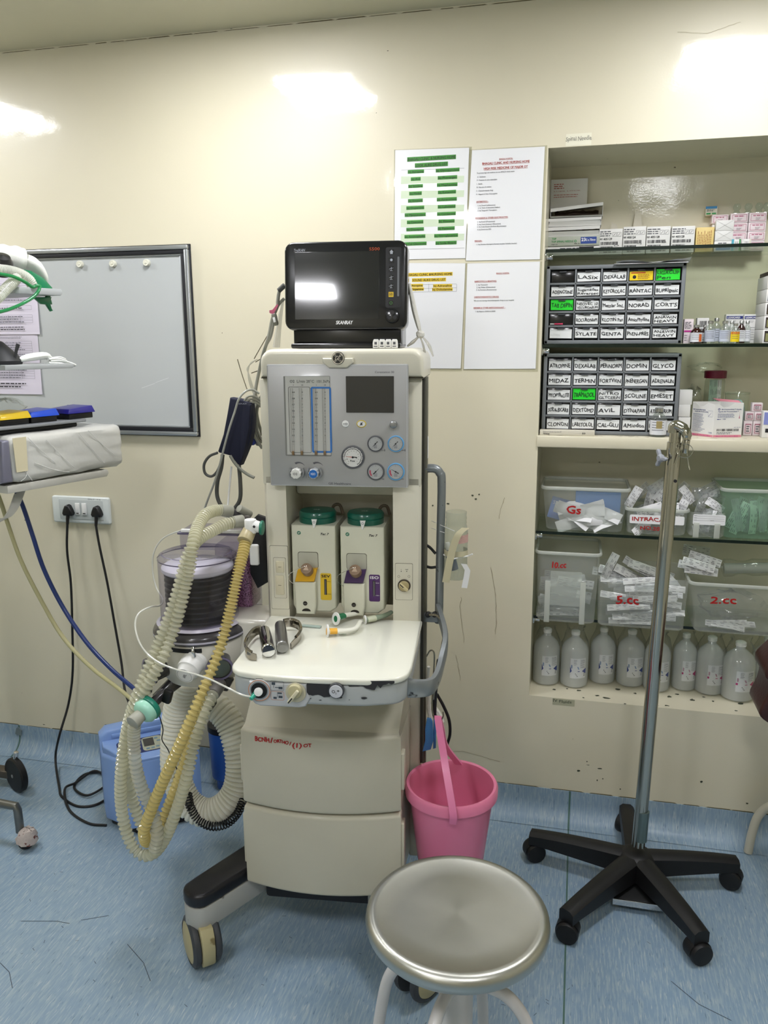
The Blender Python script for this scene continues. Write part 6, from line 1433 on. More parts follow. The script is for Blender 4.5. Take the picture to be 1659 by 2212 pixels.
# ---- absorber with bellows on the left ----
clear_lil = clear_mat('clear_lilac_plastic', 'eceaf4', .05, 'c8c6d8', .04, 1.5); lil_edge = mat('lilac_clear_edge', '5e5870', .15, coat=.6); abs_w = mat('absorber_cream', 'd3cfc4', .35, coat=.4); bell = mat('bellows_black', '191514', .35, coat=.3); smoke = mat('smoke_dark', '38363a', .25, coat=.5)
cw_ = Vector((-.905, -.605, 0)); cc = loc_(cw_)
def aw(px, py, dy=0): return loc_(P(px, py, cw_.y+dy))
zt1, zt2 = aw(427, 1192).z, aw(430, 1345, -.02).z
rb = (aw(506, 1220).x-aw(350, 1220).x)/2*.985
cc.x = (aw(506, 1220).x+aw(350, 1220).x)/2
absr = MBE('absorber', mach)
Tb = TM((cc.x, cc.y, 0))
MB().lathe([(rb*1.02, zt2), (rb, zt2+.01), (rb, zt1-.012), (rb*.97, zt1-.003), (rb*.90, zt1), (rb*.88, zt1+.001), (0, zt1-.003)], clear_lil, 48, Tb).lathe([(rb*1.012, zt1-.013), (rb*1.012, zt1-.010)], lil_edge, 48, Tb).lathe([(rb*.91, zt1+.001), (rb*.88, zt1+.002)], lil_edge, 48, Tb).build('bellows_dome', absr)
be = MB(); pr = []; zc_ = zt2+.012; top_ = zt1-.046
k_ = 9
for i in range(k_):
    za = zc_+(top_-zc_)*i/k_; zb__ = zc_+(top_-zc_)*(i+1)/k_; pr += [(rb*.70, za), (rb*.86, za+(zb__-za)*.3), (rb*.86, za+(zb__-za)*.6)]
pr.append((rb*.72, top_)); be.lathe(pr, bell, 48, Tb); be.build('bellows', absr)
MB().lathe([(0, top_), (rb*.88, top_), (rb*.92, top_+.004), (rb*.92, top_+.012), (rb*.86, top_+.016), (0, top_+.017)], white_plastic, 48, Tb).build('bellows_disc', absr)
for k in range(6):
    a_ = R(-100+32*k); 
rg = MB().lathe([(rb*1.0, zt2+.006), (rb*1.06, zt2+.002), (rb*1.18, zt2-.006), (rb*1.22, zt2-.014), (rb*1.22, zt2-.026), (rb*1.14, zt2-.032)], smoke, 48, Tb); rg.lathe([(0, zt2+.004), (rb*.98, zt2+.004), (rb*1.03, zt2+.009), (rb*1.12, zt2+.004)], mat('pale_lilac_base', 'b9b5c4', .3, coat=.4), 48, Tb)
rg.lathe([(rb*1.225, zt2-.017), (rb*1.225, zt2-.022)], mat('pale_lilac_base', ''), 48, Tb); rg.build('locking_ring', absr)
# cream body below
bz1 = zt2-.030; bz0 = aw(430, 1474, -.06).z
bo = MB().lathe([(0, bz1), (rb*1.16, bz1), (rb*1.18, bz1-.006), (rb*1.12, bz1-.05), (rb*1.0, bz0+.01), (rb*.92, bz0), (0, bz0)], abs_w, 48, Tb)
bo.box(cc.x+rb*.3, cc.x+rb*1.9, cc.y-.02, cc.y+.11, bz0+.01, zt2+.012, abs_w, .012, 3)
bo.lathe([(rb*1.185, bz1-.003), (rb*1.185, bz1-.014)], black_plastic, 48, Tb, R(-150), R(-70)); bo.build('absorber_body', absr)
MB().tube(crom([(cc.x+.02, cc.y-rb*1.19, bz1+.002), (cc.x+.022, cc.y-rb*1.25, bz1-.006), (cc.x+.024, cc.y-rb*1.22, bz1-.020)], 4), .0042, chrome, 10).build('release_latch', absr)
q = aw(410, 1440, -.11)
kn = MB(); kb_ = Vector((q.x+.006, cc.y-rb*.93, q.z+.012)); kt = kb_+Vector((-.008, -.052, -.022)); T = AIM(kb_, kt); L_ = (kt-kb_).length
kn.lathe([(0, 0), (.036, 0), (.035, .012), (.030, .016), (.029, .020), (.0285, L_-.018), (.025, L_-.016), (.0235, L_-.014), (.022, L_), (0, L_)], white_plastic, 36, T)
kn.lathe([(.0300, .024), (.0300, .0255)], grey_ink, 30, T, R(200), R(340)); kn.disc(0, 0, .019, L_+.0004, grey_ink, T, 30, .0184); kn.text('APL', -.008, .006, -.004, .007, L_+.0005, grey_ink, T @ Matrix.Rotation(R(60), 4, 'Z')); kn.build('pressure_limit_knob', absr)
for (px, py, s_) in ((345, 1432, -1), (478, 1432, 1)):
    q = aw(px, py, -.06); a_ = Vector((cc.x+s_*rb*.62, cc.y-rb*.55, q.z+.01)); b_ = Vector((q.x+s_*.006, cc.y-rb*1.02, q.z-.002)); T = AIM(a_, b_); L_ = (b_-a_).length
    v_ = MB().lathe([(.030, 0), (.030, L_-.004), (.034, L_-.004), (.034, L_)], smoke, 32, T); v_.lathe([(.034, L_), (.028, L_+.006), (.018, L_+.010), (0, L_+.011)], clear_lil, 32, T); v_.disc(0, 0, .026, L_-.001, mat('valve_green', '4d5c3e', .4), T); v_.disc(0, 0, .034, L_+.0005, mat('valve_rim_lilac', '8a7f9a', .3, coat=.4), T, 32, .029); v_.build('check_valve', absr)
# soda lime canister and clear housing behind the bellows
pink = bpy.data.materials.new('pink_granules'); pink.use_nodes = True; nt = pink.node_tree; b_ = nt.nodes['Principled BSDF']; vo = nt.nodes.new('ShaderNodeTexVoronoi'); vo.inputs['Scale'].default_value = 330; tc = nt.nodes.new('ShaderNodeTexCoord'); nt.links.new(tc.outputs['Object'], vo.inputs['Vector'])
rp = nt.nodes.new('ShaderNodeValToRGB'); rp.color_ramp.elements[0].color = lin('dc9ac0'); rp.color_ramp.elements[1].color = lin('541c3a'); rp.color_ramp.elements[0].position = .15; rp.color_ramp.elements[1].position = .75; nt.links.new(vo.outputs['Distance'], rp.inputs[0]); nt.links.new(rp.outputs[0], b_.inputs['Base Color']); b_.inputs['Roughness'].default_value = .3; b_.inputs['Coat Weight'].default_value = .5
dY = .10
s0 = aw(470, 1200, dY); s1 = aw(547, 1332, dY); s1b = aw(547, 1190, dY)
sc = MB().box(s0.x, s1.x, cc.y+dY-.02, cc.y+dY+.08, aw(520, 1318, dY).z, aw(520, 1205, dY).z, pink, .012, 3); sc.build('soda_lime', absr)
sh = MB().box(s0.x-.003, s1.x+.003, cc.y+dY-.024, cc.y+dY+.084, s1.z-.004, s1b.z+.02, clear_lil, .014, 3); sh.box(s0.x-.003, s1.x+.003, cc.y+dY-.025, cc.y+dY+.085, s1.z-.008, s1.z+.004, lil_edge, .005, 2)
sh.build('soda_lime_canister', absr)
h0 = aw(392, 1190, .06); h1 = aw(545, 1150, .06)
hs = MB().box(h0.x, h1.x, cc.y+.055, cc.y+.16, zt1-.012, h1.z-.004, clear_lil, .010, 3); hs.box(h0.x-.002, h1.x+.002, cc.y+.050, cc.y+.165, h1.z-.012, h1.z-.006, lil_edge, .002); hs.box(h0.x+.01, h1.x, cc.y+.045, cc.y+.055, h1.z-.004, h1.z+.004, white_plastic, .002); hs.build('canister_cover', absr)
ma = MB(); q = aw(548, 1215, .04); ma.box(q.x-.012, q.x+.012, cc.y+.03, cc.y+.05, q.z-.01, q.z+.045, white_plastic, .005, 3); ma.build('cover_clip', absr)
# black plate behind, beside the column
bp = [(556, 1112), (585, 1122), (584, 1255), (556, 1272), (540, 1240), (536, 1130)]
MB().prism([(MB_(x, y, .06).x, MB_(x, y, .06).z) for x, y in bp][::-1], -.075, -.06, mat('black_bag', '0c0c10', .5), .004, 2, LF(0)).build('mounting_plate', mach)
# white elbow with green ring
g_ring = mat('green_ring', '1f6f58', .4)
e0 = MB_(538, 1148, -.04); e1 = MB_(541, 1130, -.04); e2 = MB_(566, 1138, -.03)
el = MB().cyl((e1.x, -.04, e0.z-.004), (e1.x, -.04, e1.z+.010), .0145, white_plastic, 28, .003); el.cyl((e1.x, -.04, e1.z-.002), (e2.x, -.04, e2.z), .0135, white_plastic, 28, .002); el.cyl((e2.x-.001, -.04, e2.z), (e2.x+.006, -.04, e2.z-.0003), .0175, g_ring, 32, .002); el.disc(0, 0, .004, 0, black_ink, TM(((e1.x+e2.x)/2, -.0540, (e1.z+e2.z)/2), (PI/2, 0, 0)), 4)
el.build('elbow_connector', mach)
# lower ports for the hoses
pt0 = aw(478, 1476, -.05); pt1 = aw(466, 1500, -.07)
MB().cyl((pt0.x+.012, cc.y-.045, pt0.z+.015), (pt0.x, cc.y-.055, pt0.z-.016), .020, smoke, 28, .002, .0165).build('hose_port', absr)
q0 = aw(368, 1482, -.06); q1 = aw(342, 1504, -.08)
MB().cyl((q0.x+.018, cc.y-.05, q0.z+.016), (q1.x, cc.y-.085, q1.z), .019, smoke, 28, .002, .014).build('hose_port', absr)
MB().box(cc.x-.010, cc.x+.022, cc.y-.02, cc.y+.03, bz0-.10, bz0+.004, mat('bracket_olive', '55554a', .5), .003).build('support_post', absr)

# ---------------- vaporisers ----------------
vap = mat('vaporiser_cream', 'd0d0be', .35, coat=.4, var=.06, vscale=14); dial_g = mat('dial_green', '0e5a4a', .3, coat=.5, spots=('7f9a94', .74), vscale=35); cap_br = mat('aged_brown_cap', '7d6650', .5)
yel = mat('vapor_yellow', 'd3a21e', .4); pur = mat('vapor_purple', '3a2050', .4); yel2 = mat('tag_yellow', 'd8b62a', .4); pur2 = mat('tag_purple', '4a2462', .4)
def vaporiser(du, dv, tag_t, cm_, tm_, label):
    b0 = .012
    def q(u, v, b=b0): return L3(u+du, v+dv, b)
    x0, x1 = q(375, 700).x, q(768, 700).x; z0, z1 = q(500, 1165).z, q(500, 392).z
    wl = MW_(Vector(((x0+x1)/2, .06, z0)))
    t_ = thing('vaporiser', tuple(wl), label, 'vaporiser', 'vaporisers in the machine recess', rz=MA); base = Vector(((x0+x1)/2, .06, z0)); LOCAL.add(t_.name)
    def bl(mb, name, par=None): mb.v = [tuple(Vector(v)-base) for v in mb.v]; return mb.build(name, par or t_)
    M = FACE(b0)
    xs = q(598, 900).x; body = MB()
    body.prism([(x0, z0+.018), (x0+.008, z0), (x1-.016, z0), (x1, z0+.012), (x1, z1), (x0, z1)], -.125, 0, vap, .005, 3, M)
    body.prism([(x0+.008, q(500, 885).z), (x0+.010, z0-.002), (xs-.004, z0-.002), (xs, z0+.02), (xs, q(500, 885).z)], 0, .016, vap, .005, 3, M)
    bl(body, 'body')
    p = q(525, 640); p2 = q(612, 775); wi = MB(); wx0, wx1 = q(430, 700).x, q(612, 700).x
    wi.prism(rrect(wx0, wx1, q(430, 775).z, q(430, 628).z, .006), 0, .0008, m_line, M=M); wi.prism(rrect(wx0+.001, wx1-.001, q(430, 775).z, q(430, 628).z-.001, .006), 0, .0012, mat('recess_grey', 'b7b7a8', .4), M=M); bl(wi, 'filler_recess')
    fl_ = MB(); fl_.prism([(q(415, 880).x, q(415, 882).z), (q(585, 880).x, q(585, 882).z), (q(612, 770).x, q(612, 768).z), (q(440, 770).x, q(440, 772).z)], .001, .0175, cm_, .003, 2, M); bl(fl_, 'filler_block')
    c_ = q(508, 800, b0-.030); cpm = MB(); T = AIM(Vector((c_.x, b0-.014, c_.z-.006)), Vector((c_.x-.001, b0-.034, c_.z+.008))); n = 36
    cpm.prism([((.0138+.0005*(i % 2))*math.cos(2*PI*i/n), (.0138+.0005*(i % 2))*math.sin(2*PI*i/n)) for i in range(n)], 0, .022, cap_br, .0015, 2, T); cpm.add([(-.007, -.005, .0224), (.007, -.005, .0224), (0, .008, .0224)], [(0, 1, 2)], mat('cap_triangle', 'b09a84', .5), False, T); bl(cpm, 'filler_cap')
    wr_ = MB().tube(crom([(c_.x+.002, b0-.036, c_.z+.014), (c_.x-.010, b0-.036, c_.z+.010), (x0-.002, b0-.022, c_.z-.012), (x0-.004, b0-.012, c_.z-.032), (x0+.010, b0-.006, c_.z-.045)], 6), .0006, chrome, 6); bl(wr_, 'retaining_wire')
    tx0, tx1 = q(632, 900).x, q(730, 900).x; tz0, tz1 = q(680, 1062).z, q(680, 822).z
    tg = MB().prism(rrect(tx0, tx1, tz0, tz1, .004), 0, .0012, tm_, .0004, 1, M); tg.text(tag_t, tx0+.003, tx1-.003, tz1-.0105, .0065, .0015, black_ink if tag_t == 'SEV' else white_paper, M, .035)
    sx = (tx0+tx1)/2; tg.rect(sx-.0042, sx+.002, tz0+.014, tz1-.015, .0015, mat('sight_glass_dark', '242126', .2), M); tg.rect(sx-.002, sx-.0008, tz0+.014, tz1-.017, .0017, guard_m, M); tg.text('MAX', sx+.003, tx1-.002, tz1-.022, .002, .0015, black_ink if tag_t == 'SEV' else white_paper, M); tg.text('MIN', sx+.003, tx1-.002, tz0+.015, .002, .0015, black_ink if tag_t == 'SEV' else white_paper, M)
    bl(tg, 'level_window')
    mk = MB(); p = q(438, 460); mk.disc(p.x, p.z, .0047, .0004, g_ring, M, 24, .0026); mk.disc(p.x+.001, p.z+.001, .0026, .0003, g_ring, M, 20, .0015); a = q(634, 480); b = q(708, 480); mk.text('Tec 7', a.x, b.x, a.z, .0055, .0004, black_ink, M, .03, 0, .3); bl(mk, 'front_lettering')
    for (u, v, r_) in ((495, 1092, .0055),):
        p = q(u, v, b0-.016); s_ = MB().cyl((p.x, b0-.0155, p.z), (p.x, b0-.018, p.z), r_, mat('screw_dark', '2e2a24', .4, .5), 18, .0008); s_.rect(p.x-.004, p.x+.004, p.z-.0005, p.z+.0005, .0183-0, guard_m, FACE(b0)); bl(s_, 'drain_screw')
    p = q(505, 1148, b0-.016); s_ = MB().prism([(p.x+.011*math.cos(PI*i/10), p.z-.004+.007*math.sin(PI*i/10)) for i in range(11)], .0155, .0172, mat('screw_dark', ''), M=M); bl(s_, 'drain_spout')
    # dial
    cxx, cyy = (x0+x1)/2+.002, b0+.052; rd_ = (q(776, 320, .05).x-q(450, 320, .05).x)/2*1.0; T = TM((cxx, cyy, z1))
    zd = q(610, 262, .05).z-z1
    dl_ = MB(); n = 60; dl_.lathe([(rd_*1.0, 0), (rd_*1.0, zd*.45), (rd_*.97, zd*.5), (rd_*1.01, zd*.55), (rd_*1.01, zd*.80), (rd_*.93, zd*.98), (rd_*.6, zd), (0, zd)], dial_g, 48, T)
    dl_.text('GE', cxx-.010, cxx+.006, 0, .007, 0, white_paper, Matrix(((1, 0, 0, 0), (0, 1, 0, cyy-.005), (0, 0, 1, z1+zd+.0004), (0, 0, 0, 1)))); bl(dl_, 'dial')
    tr = MB().prism([(q(550, 332, b0-.002).x, z1+.016), (q(602, 332).x, z1+.016), (q(580, 395).x, z1-.006), (q(568, 395).x, z1-.006)], .0, .004, white_plastic, .001, 1, M); tr.disc(q(576, 350).x, z1+.009, .003, .0045, grey_ink, M, 14, .002); bl(tr, 'dial_pointer')
    lt = MB().tube(crom([(x1-.025, .10, z1), (x1-.020, .10, z1+.030), (x1-.004, .10, z1+.034), (x1+.004, .10, z1+.012)], 4), .004, mat('latch_brown', '54493a', .4), 8); bl(lt, 'locking_lever')
    return t_
vaporiser(0, 0, 'SEV', yel, yel2, 'left cream vaporiser with green dial and yellow SEV tag')
vaporiser(435, 13, 'ISO', pur, pur2, 'right cream vaporiser with green dial and purple ISO tag')

# ---------------- patient monitor on the machine ----------------
mo_blk = mat('monitor_black', '0d0e12', .22, coat=.5); mo_scr = mat('monitor_screen', '1a1c20', .035, coat=1.0); or_txt = mat('orange_text', 'b04a1c', .4)
bM = .055
def M2(u, v, b=bM): return L2(u, v, b)
x0, x1 = M2(275, 400).x, M2(1292, 400).x; z0, z1 = M2(700, 812).z, M2(700, 68).z
wl = MW_(Vector(((x0+x1)/2, bM+.04, zH1)))
mon = thing('patient_monitor', tuple(wl), 'black patient monitor with dark screen standing on the cream machine', 'monitor', rz=MA); LOCAL.add(mon.name); mbase = Vector(((x0+x1)/2, bM+.04, zH1))
TILT = R(5.1)
TMo = Matrix.Translation((0, bM, z0)) @ Matrix.Rotation(-TILT, 4, 'X') @ Matrix.Translation((0, -bM, -z0))
def mbd(mb, name, par=None, tilt=True):
    mb.v = [tuple((TMo @ Vector(v) if tilt else Vector(v))-mbase) for v in mb.v]; return mb.build(name, par or mon)
FMo = FACE(bM)
mb = MB().prism(rrect(x0, x1, z0, z1, .022, 6), -.055, 0, mo_blk, .006, 3, FMo); mb.prism(rrect(x0+.03, x1-.03, z0+.015, z1-.03, .02), -.095, -.055, mo_blk, .01, 2, FMo)
def mt(t_, u0, u1, v, h, m, bold=0, shear=0, z=.0006, tgt=None): a = M2(u0, v); b = M2(u1, v); (tgt or mb).text(t_, a.x, b.x, a.z, h/3.815/880, z, m, FMo, bold, 0, shear)
lt_grey = mat('light_grey_text', 'a8acb4', .4)
mt('SKANRAY', 708, 848, 765, 27, white_paper, .03, .25); mt('TruSKAN', 350, 443, 158, 20, lt_grey, .01, .3); mt('S500', 976, 1062, 148, 22, or_txt, .01)
mbd(mb, 'monitor_body')
a, b = M2(355, 165), M2(1062, 720); mb = MB().prism(rrect(a.x, b.x, b.z, a.z, .001), .0002, .0012, mo_scr, .0003, 1, FMo); mbd(mb, 'screen')
a, b = M2(1112, 122), M2(1245, 628); mb = MB().prism(rrect(a.x, b.x, b.z, a.z, .005), .0001, .0008, mat('keypad_black', '17181c', .3), .0003, 1, FMo)
for i, v in enumerate((160, 232, 303, 376, 447, 517, 588)):
    p = M2(1160, v); m_ = lt_grey; s_ = .0048
    mb.prism(rrect(p.x-.0058, p.x+.0058, p.z-.0058, p.z+.0058, .0008), .0008, .0012, yel2 if i == 5 else mo_blk, M=FMo)
    if i == 0: mb.quad([(p.x-s_, p.z-.0005, .0014), (p.x+s_, p.z-.0005, .0014), (p.x, p.z+s_, .0014)], m_, FMo); mb.rect(p.x-.003, p.x+.003, p.z-s_, p.z, .0014, m_, FMo)
    elif i == 1: mb.disc(p.x, p.z+.001, .003, .0014, m_, FMo, 16)
    elif i == 5: mb.text('S/D', p.x-.004, p.x+.004, p.z-.002, .005, .0014, black_ink, FMo)
    elif i == 6: mb.disc(p.x, p.z, .0036, .0014, mat('power_green', '3c7a30', .4), FMo, 16, .0026)
    else: mb.quad([(p.x-s_, p.z-.001, .0014), (p.x-s_, p.z, .0014), (p.x+s_, p.z+.0025, .0014), (p.x+s_, p.z+.0018, .0014)], m_, FMo); mb.rect(p.x-.003, p.x+.003, p.z-.0045, p.z-.0035, .0014, m_, FMo); mb.rect(p.x-.0005, p.x+.0005, p.z-.003, p.z+.004, .0014, m_, FMo)
a, b = M2(1210, 200), M2(1227, 532); mb.prism(rrect(a.x, b.x, b.z, a.z, .0015), .0008, .0014, mat('light_bar_grey', '6a6c70', .4), M=FMo); mbd(mb, 'keypad')
p = M2(1175, 700); mb = MB().cyl((p.x, bM, p.z), (p.x, bM-.013, p.z), .0165, mo_blk, 40, .003)
for k in range(3): a_ = R(90+120*k); mb.disc(p.x+.0075*math.cos(a_), p.z+.0075*math.sin(a_), .0048, .0134, mat('keypad_black', ''), FMo, 18)
mbd(mb, 'rotary_knob')
a, b = M2(365, 812, bM+.02), M2(1250, 968, bM+.02); mb = MB().box(a.x, b.x, bM+.01, bM+.13, zH1+.001, z0+.012, mo_blk, .004); mb.box(M2(345, 900).x, b.x, bM-.012, bM+.13, zH1+.0008, zH1+.0125, mo_blk, .004, 3); mbd(mb, 'stand', None, False)
# strip of four capped ampoules
a, b = L2(1010, 900, .02), L2(1215, 900, .02); zt__ = L2(1100, 888, .02).z
mb = MB(); mb.M = None; w4 = (b.x-a.x)/4
for k in range(4):
    x = a.x+w4*(k+.5); mb.prism([(x-w4*.47, zH1+.001), (x+w4*.47, zH1+.001), (x+w4*.5, zH1+.012), (x+w4*.42, zt__-.003), (x+w4*.3, zt__), (x-w4*.3, zt__), (x-w4*.42, zt__-.003), (x-w4*.5, zH1+.012)], -.036, -.020, white_plastic, .0015, 2, LF(0)); mb.rect(x-w4*.2, x+w4*.2, zt__-.012, zt__-.006, -.0196, grey_ink, LF(0)); mb.rect(x-w4*.3, x+w4*.3, zH1+.004, zH1+.006, -.0196, grey_ink, LF(0))
mb.v = [tuple(MW_(Vector(v))) for v in mb.v]; tag(mb.build('ampoule_strip'), 'joined strip of four white plastic ampoules in front of the monitor foot', 'ampoules')

# ---------------- cables, cuff, sleeves around the monitor ----------------
cab_g = mat('cable_grey', '8b8b80', .45); cab_d = mat('tube_dark_grey', '4a4b48', .5); navy_f = mat('cuff_navy', '10142c', .75, bump=.15, bscale=900); steel = mat('wire_steel', '8a8474', .25, .9)
def Pm(px, py, Y): return P(px, py, Y)
def wire(name, pts, r, m, label, cat='cable', group=None, **k): return cord(name, [Pm(*p) if not isinstance(p, Vector) else p for p in pts], r, m, label, cat, group, **k)
o = wire('monitor_cable', [(616, 618, -.50), (604, 628, -.50), (600, 650, -.50), (599, 662, -.50), (588, 690, -.50), (582, 720, -.50), (574, 748, -.50), (566, 775, -.47), (556, 820, -.46), (548, 862, -.47), (540, 900, -.48), (546, 935, -.48), (566, 968, -.46)], .0042, cab_g, 'grey monitor cable with ferrite block hanging left of the monitor')
def child_tube(o, name, pts, r, m, **k): mb = MB().tube(crom([Pm(*p) for p in pts], 6), r, m, 10, **k); return mb.build(name, o)
child_tube(o, 'strain_relief', [(615, 616, -.502), (602, 628, -.502)], .0062, cab_d)
wire('monitor_cable', [(614, 645, -.495), (604, 655, -.495), (596, 668, -.497), (593, 676, -.50), (590, 700, -.50), (584, 728, -.50), (572, 752, -.49), (562, 790, -.45), (552, 850, -.44), (556, 900, -.45), (566, 940, -.44)], .0038, cab_g, 'grey monitor cable with pink tag and sensor block beside the monitor')
a = P(594, 690, -.505); T = TM(tuple(a), (0, R(-12), 0)); mb = MB().cbox((0, 0, 0), (.013, .010, .030), mat('ferrite_olive', '6c6c60', .4), .004, 3, M=T); mb.cbox((0, -.006, -.001), (.006, .001, .012), white_plastic, .0004, M=T)
tag(mb.build('sensor_block'), 'small olive grey sensor block on the cable left of the monitor', 'connector')
a = P(592, 672, -.508); tag(MB().prism([(-.012, -.004), (-.002, -.008), (.012, .014), (.008, .016), (-.004, .003), (-.012, .002)], 0, .0006, mat('pink_tag', 'c0607a', .5), M=TM(tuple(a)) @ FACE(0)).build('pink_tag'), 'pink plastic tag tied on the cable left of the monitor', 'tag')
# hanging coil of grey leads
lead = []
for k in range(9):
    dx = k*3.2; yy = -.46+.004*(k % 3)
    pts = [(572-dx*.2, 846+k*3, yy), (562-dx*.5, 858+k*4, yy), (556-dx*.6, 890+k*2, yy), (556-dx*.5, 925, yy), (563-dx*.3, 945+k*2, yy), (572, 960-k*2, yy+.02)]
    wire('lead_wire', pts, .0026, cab_g, 'thin grey lead in the bundle hanging beside the cream machine', 'cable', 'grey lead bundle beside the machine', sub=6)
wire('lead_wire', [(560, 850, -.49), (545, 842, -.50), (530, 846, -.52), (516, 862, -.53), (507, 890, -.53), (494, 930, -.535), (482, 975, -.535), (473, 1010, -.53), (462, 1045, -.52), (445, 1090, -.5), (441, 1108, -.5)], .0028, mat('tube_translucent_grey', '9a9c94', .3, coat=.4), 'long pale tube arching over the navy cuff and falling to the hoses', 'tube')
for k in range(3):
    wire('lead_wire', [(566, 868+6*k, -.48), (553, 858+6*k, -.49), (538, 856+7*k, -.50), (528, 866+6*k, -.505), (522, 882+6*k, -.505)], .0030, cab_g, 'short grey tube arching behind the top of the navy cuff', 'tube', 'short grey tubes above the cuff', sub=5)
# blood pressure cuff
cuff = thing('pressure_cuff', tuple(P(505, 985, -.5)), 'rolled navy blue blood pressure cuff hanging left of the machine', 'cuff')
cp = [(496, 859), (521, 863), (541, 871), (545, 900), (543, 935), (537, 960), (527, 985), (518, 1006), (513, 1004), (498, 985), (472, 978), (470, 975), (482, 938), (490, 895)]
mb = MB().prism([(P(x, y, -.51).x, P(x, y, -.51).z) for x, y in cp][::-1], -.030+.51, .51, navy_f, .010, 3, FACE(0)); mb.build('cuff_body', cuff)
pc = [(P(x, y, -.515).x, P(x, y, -.515).z) for x, y in ((527, 870), (543, 874), (540, 925), (530, 975), (521, 1004), (519, 960), (522, 910))]
MB().prism(pc[::-1], .505, .522, navy_f, .006, 2, FACE(0)).build('cuff_flap', cuff)
mb = MB(); a, b = P(516, 870, -.512), P(537, 872, -.512); mb.text('ADULT', a.x, b.x, a.z-.003, .003, 0, lt_grey, FACE(-.523)); mb.build('cuff_print', cuff)
wire('cuff_tube', [(470, 978, -.50), (452, 986, -.50), (441, 1003, -.50), (443, 1022, -.50), (456, 1029, -.50), (468, 1020, -.50), (477, 1000, -.50), (481, 982, -.50)], .0036, cab_d, 'dark grey tube looping out left below the navy cuff', 'tube')
wire('cuff_tube', [(481, 982, -.495), (478, 1010, -.495), (470, 1040, -.495), (469, 1070, -.495), (478, 1092, -.495), (495, 1106, -.495), (510, 1094, -.495), (519, 1075, -.495), (519, 1040, -.495), (516, 1005, -.495)], .0052, cab_d, 'thick dark grey tube hanging as a long loop under the cuff', 'tube')
wire('cuff_tube', [(497, 984, -.52), (507, 1000, -.52), (520, 1014, -.52), (535, 1025, -.52), (549, 1032, -.52)], .0038, mat('tube_olive', '77786e', .4), 'short olive grey tube pointing right below the cuff', 'tube')
wire('clear_tube', [(500, 1008, -.49), (497, 1040, -.49), (494, 1070, -.49), (492, 1096, -.5)], .0026, white_plastic, 'thin white tube hanging inside the dark loop', 'tube')
p = P(545, 953, -.47); mb = MB().lathe([(0, .008), (.004, .008), (.009, .005), (.011, 0), (.010, -.006), (0, -.006)], mat('blue_bulb', '1c2f86', .4), 24, TM(tuple(p), (PI/2, 0, 0))); tag(mb.build('blue_electrode_bulb'), 'dark blue round suction electrode beside the cream column', 'electrode')
for pts, lb in ((((513, 776, -.45), (520, 800, -.45), (527, 822, -.45), (534, 842, -.45)), 'straight steel wire rod above the navy cuff'), (((577, 726, -.44), (562, 752, -.44), (549, 775, -.44)), 'thin steel wire rod leaning at the machine top left'), (((562, 776, -.44), (552, 782, -.44)), 'short steel wire hook at the machine top left'), (((560, 800, -.44), (543, 806, -.44)), 'short steel pin sticking out left of the machine')):
    wire('wire_rod', pts, .0012, steel, lb, 'rod')
for k in range(4):
    wire('clear_tube', [(556-2*k, 776+k, -.43), (540-2*k, 786+3*k, -.43), (536+k, 812, -.43), (542+2*k, 838, -.43), (552+3*k, 860, -.43)], .0012, mat('coiled_clear_line', 'd5d2c0', .2, alpha=.6), 'thin clear line coiled behind the machine top', 'tube', 'coiled clear lines behind the machine', sub=6)
# translucent sleeves
slv = clear_mat('soft_film_sleeve', 'f2f2ee', .45, 'e4e2da', .15, 1.4)
mb = MB(); pts = crom([P(611, 648, -.47), P(606, 680, -.47), P(601, 715, -.47), P(597, 750, -.47)], 6); mb.tube(pts, [.006+.010*i/len(pts) for i in range(len(pts))], slv, 12, ovl=.5); tag(mb.build('film_sleeve'), 'translucent film sleeve hanging left of the monitor', 'sleeve')
o = thing('knotted_sleeve', tuple(P(912, 770, -.42)), 'twisted white film sleeve tied in a knot right of the monitor', 'sleeve')
ws_ = mat('white_film_opaque', 'd4d2ca', .35, coat=.3, bump=.3, bscale=120)
mb = MB(); pts = crom([P(884, 612, -.46), P(889, 640, -.455), P(895, 670, -.45), P(903, 700, -.45), P(907, 716, -.45)], 6); mb.tube(pts, [.005+.004*math.sin(PI*i/len(pts)) for i in range(len(pts))], ws_, 10, ovl=.7); mb.build('twisted_length', o)
mb = MB(); p = P(908, 722, -.45); mb.lathe([(0, -.010), (.008, -.007), (.011, 0), (.008, .007), (0, .010)], ws_, 14, TM(tuple(p), (R(20), R(25), 0))); mb.build('knot', o)
for pts_, rr_ in ((((906, 726), (893, 738), (880, 748)), (.005, .012, .004)), (((908, 728), (914, 745), (918, 762)), (.004, .007, .006)), (((912, 726), (926, 745), (936, 770)), (.004, .011, .003))):
    pts = crom([P(x, y, -.448) for x, y in pts_], 5); n_ = len(pts); mb = MB().tube(pts, [rr_[0]+(rr_[1]-rr_[0])*min(1, 2*i/n_) if i < n_/2 else rr_[1]+(rr_[2]-rr_[1])*(2*i/n_-1) for i in range(n_)], slv if pts_[2][0] > 930 else ws_, 9, ovl=.35); mb.build('sleeve_tail', o)

